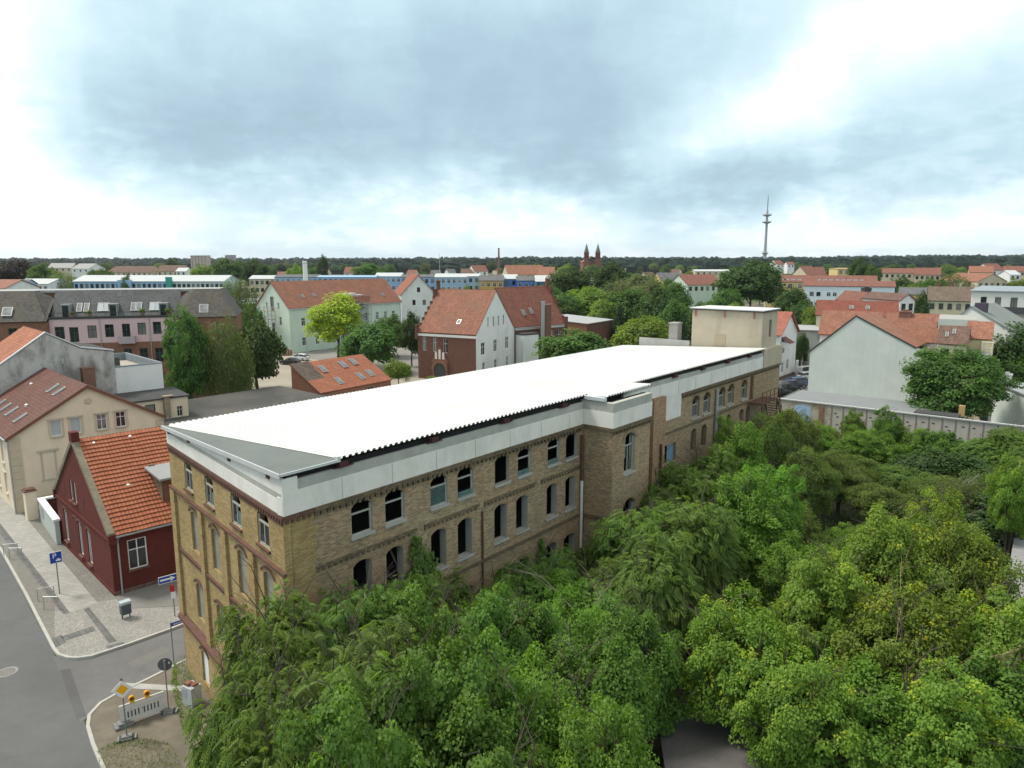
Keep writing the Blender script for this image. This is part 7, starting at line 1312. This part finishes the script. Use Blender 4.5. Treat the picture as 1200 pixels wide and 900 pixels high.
# named houses among the far trees
for a in [('red_roof_house', 'yellow-gabled house with grey roof right of the silvery willow', 777, 806, 330, 320, 330, 12, .3, YEL, FAINT_G), ('mint_far_house', 'pale mint house with red roof right of the yellow gable', 806, 846, 334, 322, 300, 14, .35, MINT, FAINT_R), ('long_far_hall', 'long grey-roofed hall left of the great dark tree', 815, 856, 318, 316, 520, 14, 0, BEIGE, WHR),
          ('orange_far_house', 'orange-roofed house cluster above the deep blue terrace', 596, 640, 322, 311, 420, 14, .3, BEIGE, FAINT_O), ('orange_far_house', 'smaller orange roof right of the orange cluster', 630, 648, 322, 313, 410, 12, -.2, BEIGE, FAINT_O), ('white_far_house', 'white house with red roof left of the dark tree on the blue roofs', 403, 419, 320, 313, 460, 12, 0, WHITEW, FAINT_R), ('white_far_house', 'white and orange far house above the blue terrace, right part', 556, 572, 318, 311, 560, 12, .5, WHITEW, FAINT_R), ('red_far_house', 'red roofed far house beside the white and orange one', 540, 556, 320, 315, 560, 12, 0, BEIGE, FAINT_B),
          ('cream_far_house', 'cream house with chimneys behind the yellow block', 946, 960, 322, 312, 420, 12, .4, BEIGE, FAINT_R), ('cream_far_house', 'smaller cream house beside the one behind the yellow block', 958, 968, 322, 313, 425, 10, 0, WHITEW, FAINT_R), ('yellow_rooftop', 'plain yellow box rising over the yellow block', 982, 996, 315, 315, 360, 10, 0, YEL, YEL), ('red_roof_row', 'long red-roofed row below the forest, right of the tall dark tree', 1030, 1076, 320, 314.5, 420, 12, -.45, BEIGE, FAINT_R), ('red_roof_row', 'second long red roof beside the first one below the forest', 1072, 1102, 322, 314, 400, 12, -.5, BEIGE, FAINT_R),
          ('orange_far_roof', 'broad orange hipped roof at the right below the forest', 1136, 1164, 319, 312, 430, 12, -.5, BEIGE, FAINT_O), ('sand_gable_hall', 'sandstone hall with wide gable and orange roof above the white block', 1146, 1180, 330, 321, 330, 22, .12, BEIGE, FAINT_O), ('white_far_house', 'white gabled houses at the right below the forest edge', 1162, 1178, 317, 309, 470, 12, .4, WHITEW, FAINT_R), ('red_far_row', 'dull red roof row at the right edge below the forest', 1176, 1215, 318, 312, 480, 12, -.5, BEIGE, FAINT_R), ('white_far_house', 'small white house with pale roof at the far right edge', 1184, 1196, 322, 317, 400, 10, 0, WHITEW, WHR),
          ('white_far_house', 'white gabled far house right of the radio mast', 911, 919, 310, 305, 700, 12, .4, WHITEW, FAINT_R), ('white_far_house', 'low white far house near the mast, second from it', 923, 931, 310, 307, 720, 10, 0, WHITEW, FAINT_R), ('red_far_house', 'reddish far house row left of the pale tower block', 184, 215, 318, 311, 520, 14, .1, BEIGE, FAINT_B), ('white_far_house', 'white walled far house left of the pale tower block', 206, 218, 318, 314, 500, 10, 0, WHITEW, WHR), ('pale_far_hall', 'pale far industrial hall above the copper beech trees', 56, 84, 314, 308.5, 640, 18, .2, BEIGE, plain('grey_far_roof', (.30, .30, .30), .1)), ('pale_far_hall', 'pale far hall with grey roof right of the first', 84, 104, 315, 309, 600, 18, -.2, WHITEW, plain('grey_far_roof', (.30, .30, .30))),
          ('red_far_row', 'brown-red roof row behind the long white roof', 130, 178, 319, 312, 520, 14, 0, BEIGE, FAINT_B), ('orange_far_house', 'long orange roof in front of the brown-red row', 128, 150, 318, 314.5, 560, 12, 0, WHITEW, FAINT_O)]:
    fh(a[0], a[1], a[2], a[3], a[4], a[5], a[6], a[7], a[8], 'x' if a[0] not in ('sand_gable_hall',) else 'y', a[9], a[10], 1, max(2, int((a[3] - a[2]) / 6)), 'dark1', 'house', wsz=(1.3, 1.7))
# loose scatter of small houses and trees filling the town out to the forest
rg = random.Random(21); OG = 'small houses scattered among the far trees'
hm = [(WHITEW, FAINT_R), (BEIGE, FAINT_O), (WHITEW, FAINT_B), (BEIGE, FAINT_R), (WHITEW, FAINT_G)]
def zone(x, Y): a = x / Y; return ('left of the white stack' if a < -.29 else 'between white stack and church' if a < .11 else 'between church and mast' if a < .35 else 'right of the mast') + (' by the forest' if Y > 800 else ' among nearer roofs')
proto = []
for i, (wm_, rm_) in enumerate(hm):
    h_ = house('far_house', 'small far house with tiled roof among the trees below the skyline', (0, 0), 0, 13, 10, 6, 10.5, 'x', wm_, rm_, {'f': [(3, 3.4, 1.3, 1.5, 'dark1'), (6.5, 3.4, 1.3, 1.5, 'dark1'), (10, 3.4, 1.3, 1.5, 'dark1')]}, .4, group=OG, cut=False); proto.append(h_)
used = [False] * 5
for k in range(150):
    Y = 340 * (1900 / 340) ** rg.random(); x = rg.uniform(-.76, .76) * Y
    if k > 60: x = abs(x) * (1 if rg.random() < .75 else -1)
    i = rg.randrange(5); o = proto[i] if not used[i] else copy_tree(proto[i]); used[i] = True
    o['label'] = 'small far house with %s roof %s' % (('red', 'orange', 'brown', 'red', 'grey')[i], zone(x, Y))
    o.location = (x, Y, -rg.uniform(0, 1.5)); o.rotation_euler = (0, 0, rg.uniform(-.9, .9)); 
for i in range(5):
    if not used[i]: proto[i].location = (60 * i - 100, 700, 0)
TG = 'trees scattered over the far town'
kinds = ['dense', 'broad', 'broad', 'light', 'dense', 'silver', 'broad']
for k in range(285):
    Y = 300 * (1700 / 300) ** rg.random() ** .9; x = rg.uniform(-.76, .76) * Y; kd = kinds[k % 7]
    H = rg.uniform(8, 15) if Y < 600 else rg.uniform(10, 20); r_ = H * rg.uniform(.36, .5)
    tree(kd, '%s far tree %s' % ({'dense': 'dark green', 'broad': 'mid green', 'light': 'light green', 'silver': 'silvery grey-green'}[kd], zone(x, Y)), x, Y, H, r_, group=TG, parts=Y < 450)
# horizon forest: one mass of crowns
def forest():
    g = np.random.default_rng(9); V, F, LCs = [], [], []
    base = []
    nu, nv = 7, 4
    for j in range(nv + 1):
        for i in range(nu): th = math.pi * .56 * j / nv; a = 2 * math.pi * i / nu; base.append((math.sin(th) * math.cos(a), math.sin(th) * math.sin(a), math.cos(th)))
    base = np.array(base); fc = [(j * nu + i, (j + 1) * nu + i, (j + 1) * nu + (i + 1) % nu, j * nu + (i + 1) % nu) for j in range(nv) for i in range(nu)]; fc = np.array(fc)
    rows = []
    for Y0, Y1, n_, top in ((1150, 1500, 900, 20), (1500, 2100, 1000, 22), (2100, 3000, 1000, 26), (3000, 4600, 1100, 32)):
        for _ in range(n_):
            Y = g.uniform(Y0, Y1); x = g.uniform(-.8, .8) * Y; az = x / Y
            if Y < 2100 and az < -.28 and g.random() < .9: continue
            hill = 0 if az < -.35 else 7 * (az + .35) * (Y / 2000) * (1 + .35 * math.sin(az * 11 + 1))
            rows.append((x, Y, hill, g.uniform(.6, 1.0) * top, g.uniform(8, 15) * (1 + Y / 5000)))
    rows = np.array(rows); n = len(rows)
    jit = g.uniform(.72, 1.25, (n, len(base), 1)); v = base[None] * jit * rows[:, 4][:, None, None]; v[:, :, 2] = base[None, :, 2] * jit[:, :, 0] * rows[:, 3][:, None] * .55 + rows[:, 3][:, None] * .5; v[:, :, 0] += rows[:, 0][:, None]; v[:, :, 1] += rows[:, 1][:, None]; v[:, :, 2] += rows[:, 2][:, None]
    v[:, -nu:, 2] = -3
    f = (fc[None] + (np.arange(n) * len(base))[:, None, None]).reshape(-1, 4); me = bpy.data.meshes.new('forest'); me.from_pydata(v.reshape(-1, 3).tolist(), [], f.tolist()); a = me.attributes.new('lc', 'FLOAT', 'FACE'); a.data.foreach_set('value', np.clip(np.repeat(g.random(n), len(fc)) * .6 + g.random(n * len(fc)) * .3, 0, 1).astype(np.float32)); me.materials.append(LM_FOREST); me.update()
    tag(link('forest', me), 'dark forest belt along the whole horizon', 'forest', kind='stuff')
LM_FOREST = leafmat('forest_leaf', (.009, .019, .012), var=.35, trans=.0); LM_FOREST.node_tree.nodes['Principled BSDF'].inputs['Specular IOR Level'].default_value = .05
forest()
b = MB(); n_ = 60
prof = [(-.8 + 1.6 * i / n_) for i in range(n_ + 1)]
for a0, a1 in zip(prof, prof[1:]):
    h = lambda a: 4 if a < -.35 else 4 + 16 * (a + .35) * (1 + .35 * math.sin(a * 11 + 1))
    Y = 4700; b.face([(a0 * Y, Y, -5), (a1 * Y, Y, -5), (a1 * Y, Y, h(a1) + 6), (a0 * Y, Y, h(a0) + 6)]); b.face([(a0 * Y, Y, h(a0) + 6), (a1 * Y, Y, h(a1) + 6), (a1 * (Y + 900), Y + 900, -5), (a0 * (Y + 900), Y + 900, -5)])
tag(b.build('far_hills', plain('far_wood', (.014, .026, .022), .2, .01)), kind='structure')

# ------------------------------------------------------------------ thin summer haze over the town
def haze():
    m = bpy.data.materials.new('haze_air'); m.use_nodes = True; N = NT(m.node_tree)
    for n in list(N.n): N.n.remove(n)
    v = N.new('ShaderNodeVolumePrincipled'); v.inputs['Color'].default_value = (.80, .88, .95, 1); v.inputs['Density'].default_value = .000055; v.inputs['Anisotropy'].default_value = .2
    o = N.new('ShaderNodeOutputMaterial'); N.l.new(v.outputs[0], o.inputs['Volume'])
    b = MB(); b.box((-9500, -400, -6.5), (9500, 12500, 190)); h_ = b.build('haze', m); tag(h_, kind='stuff')
haze()
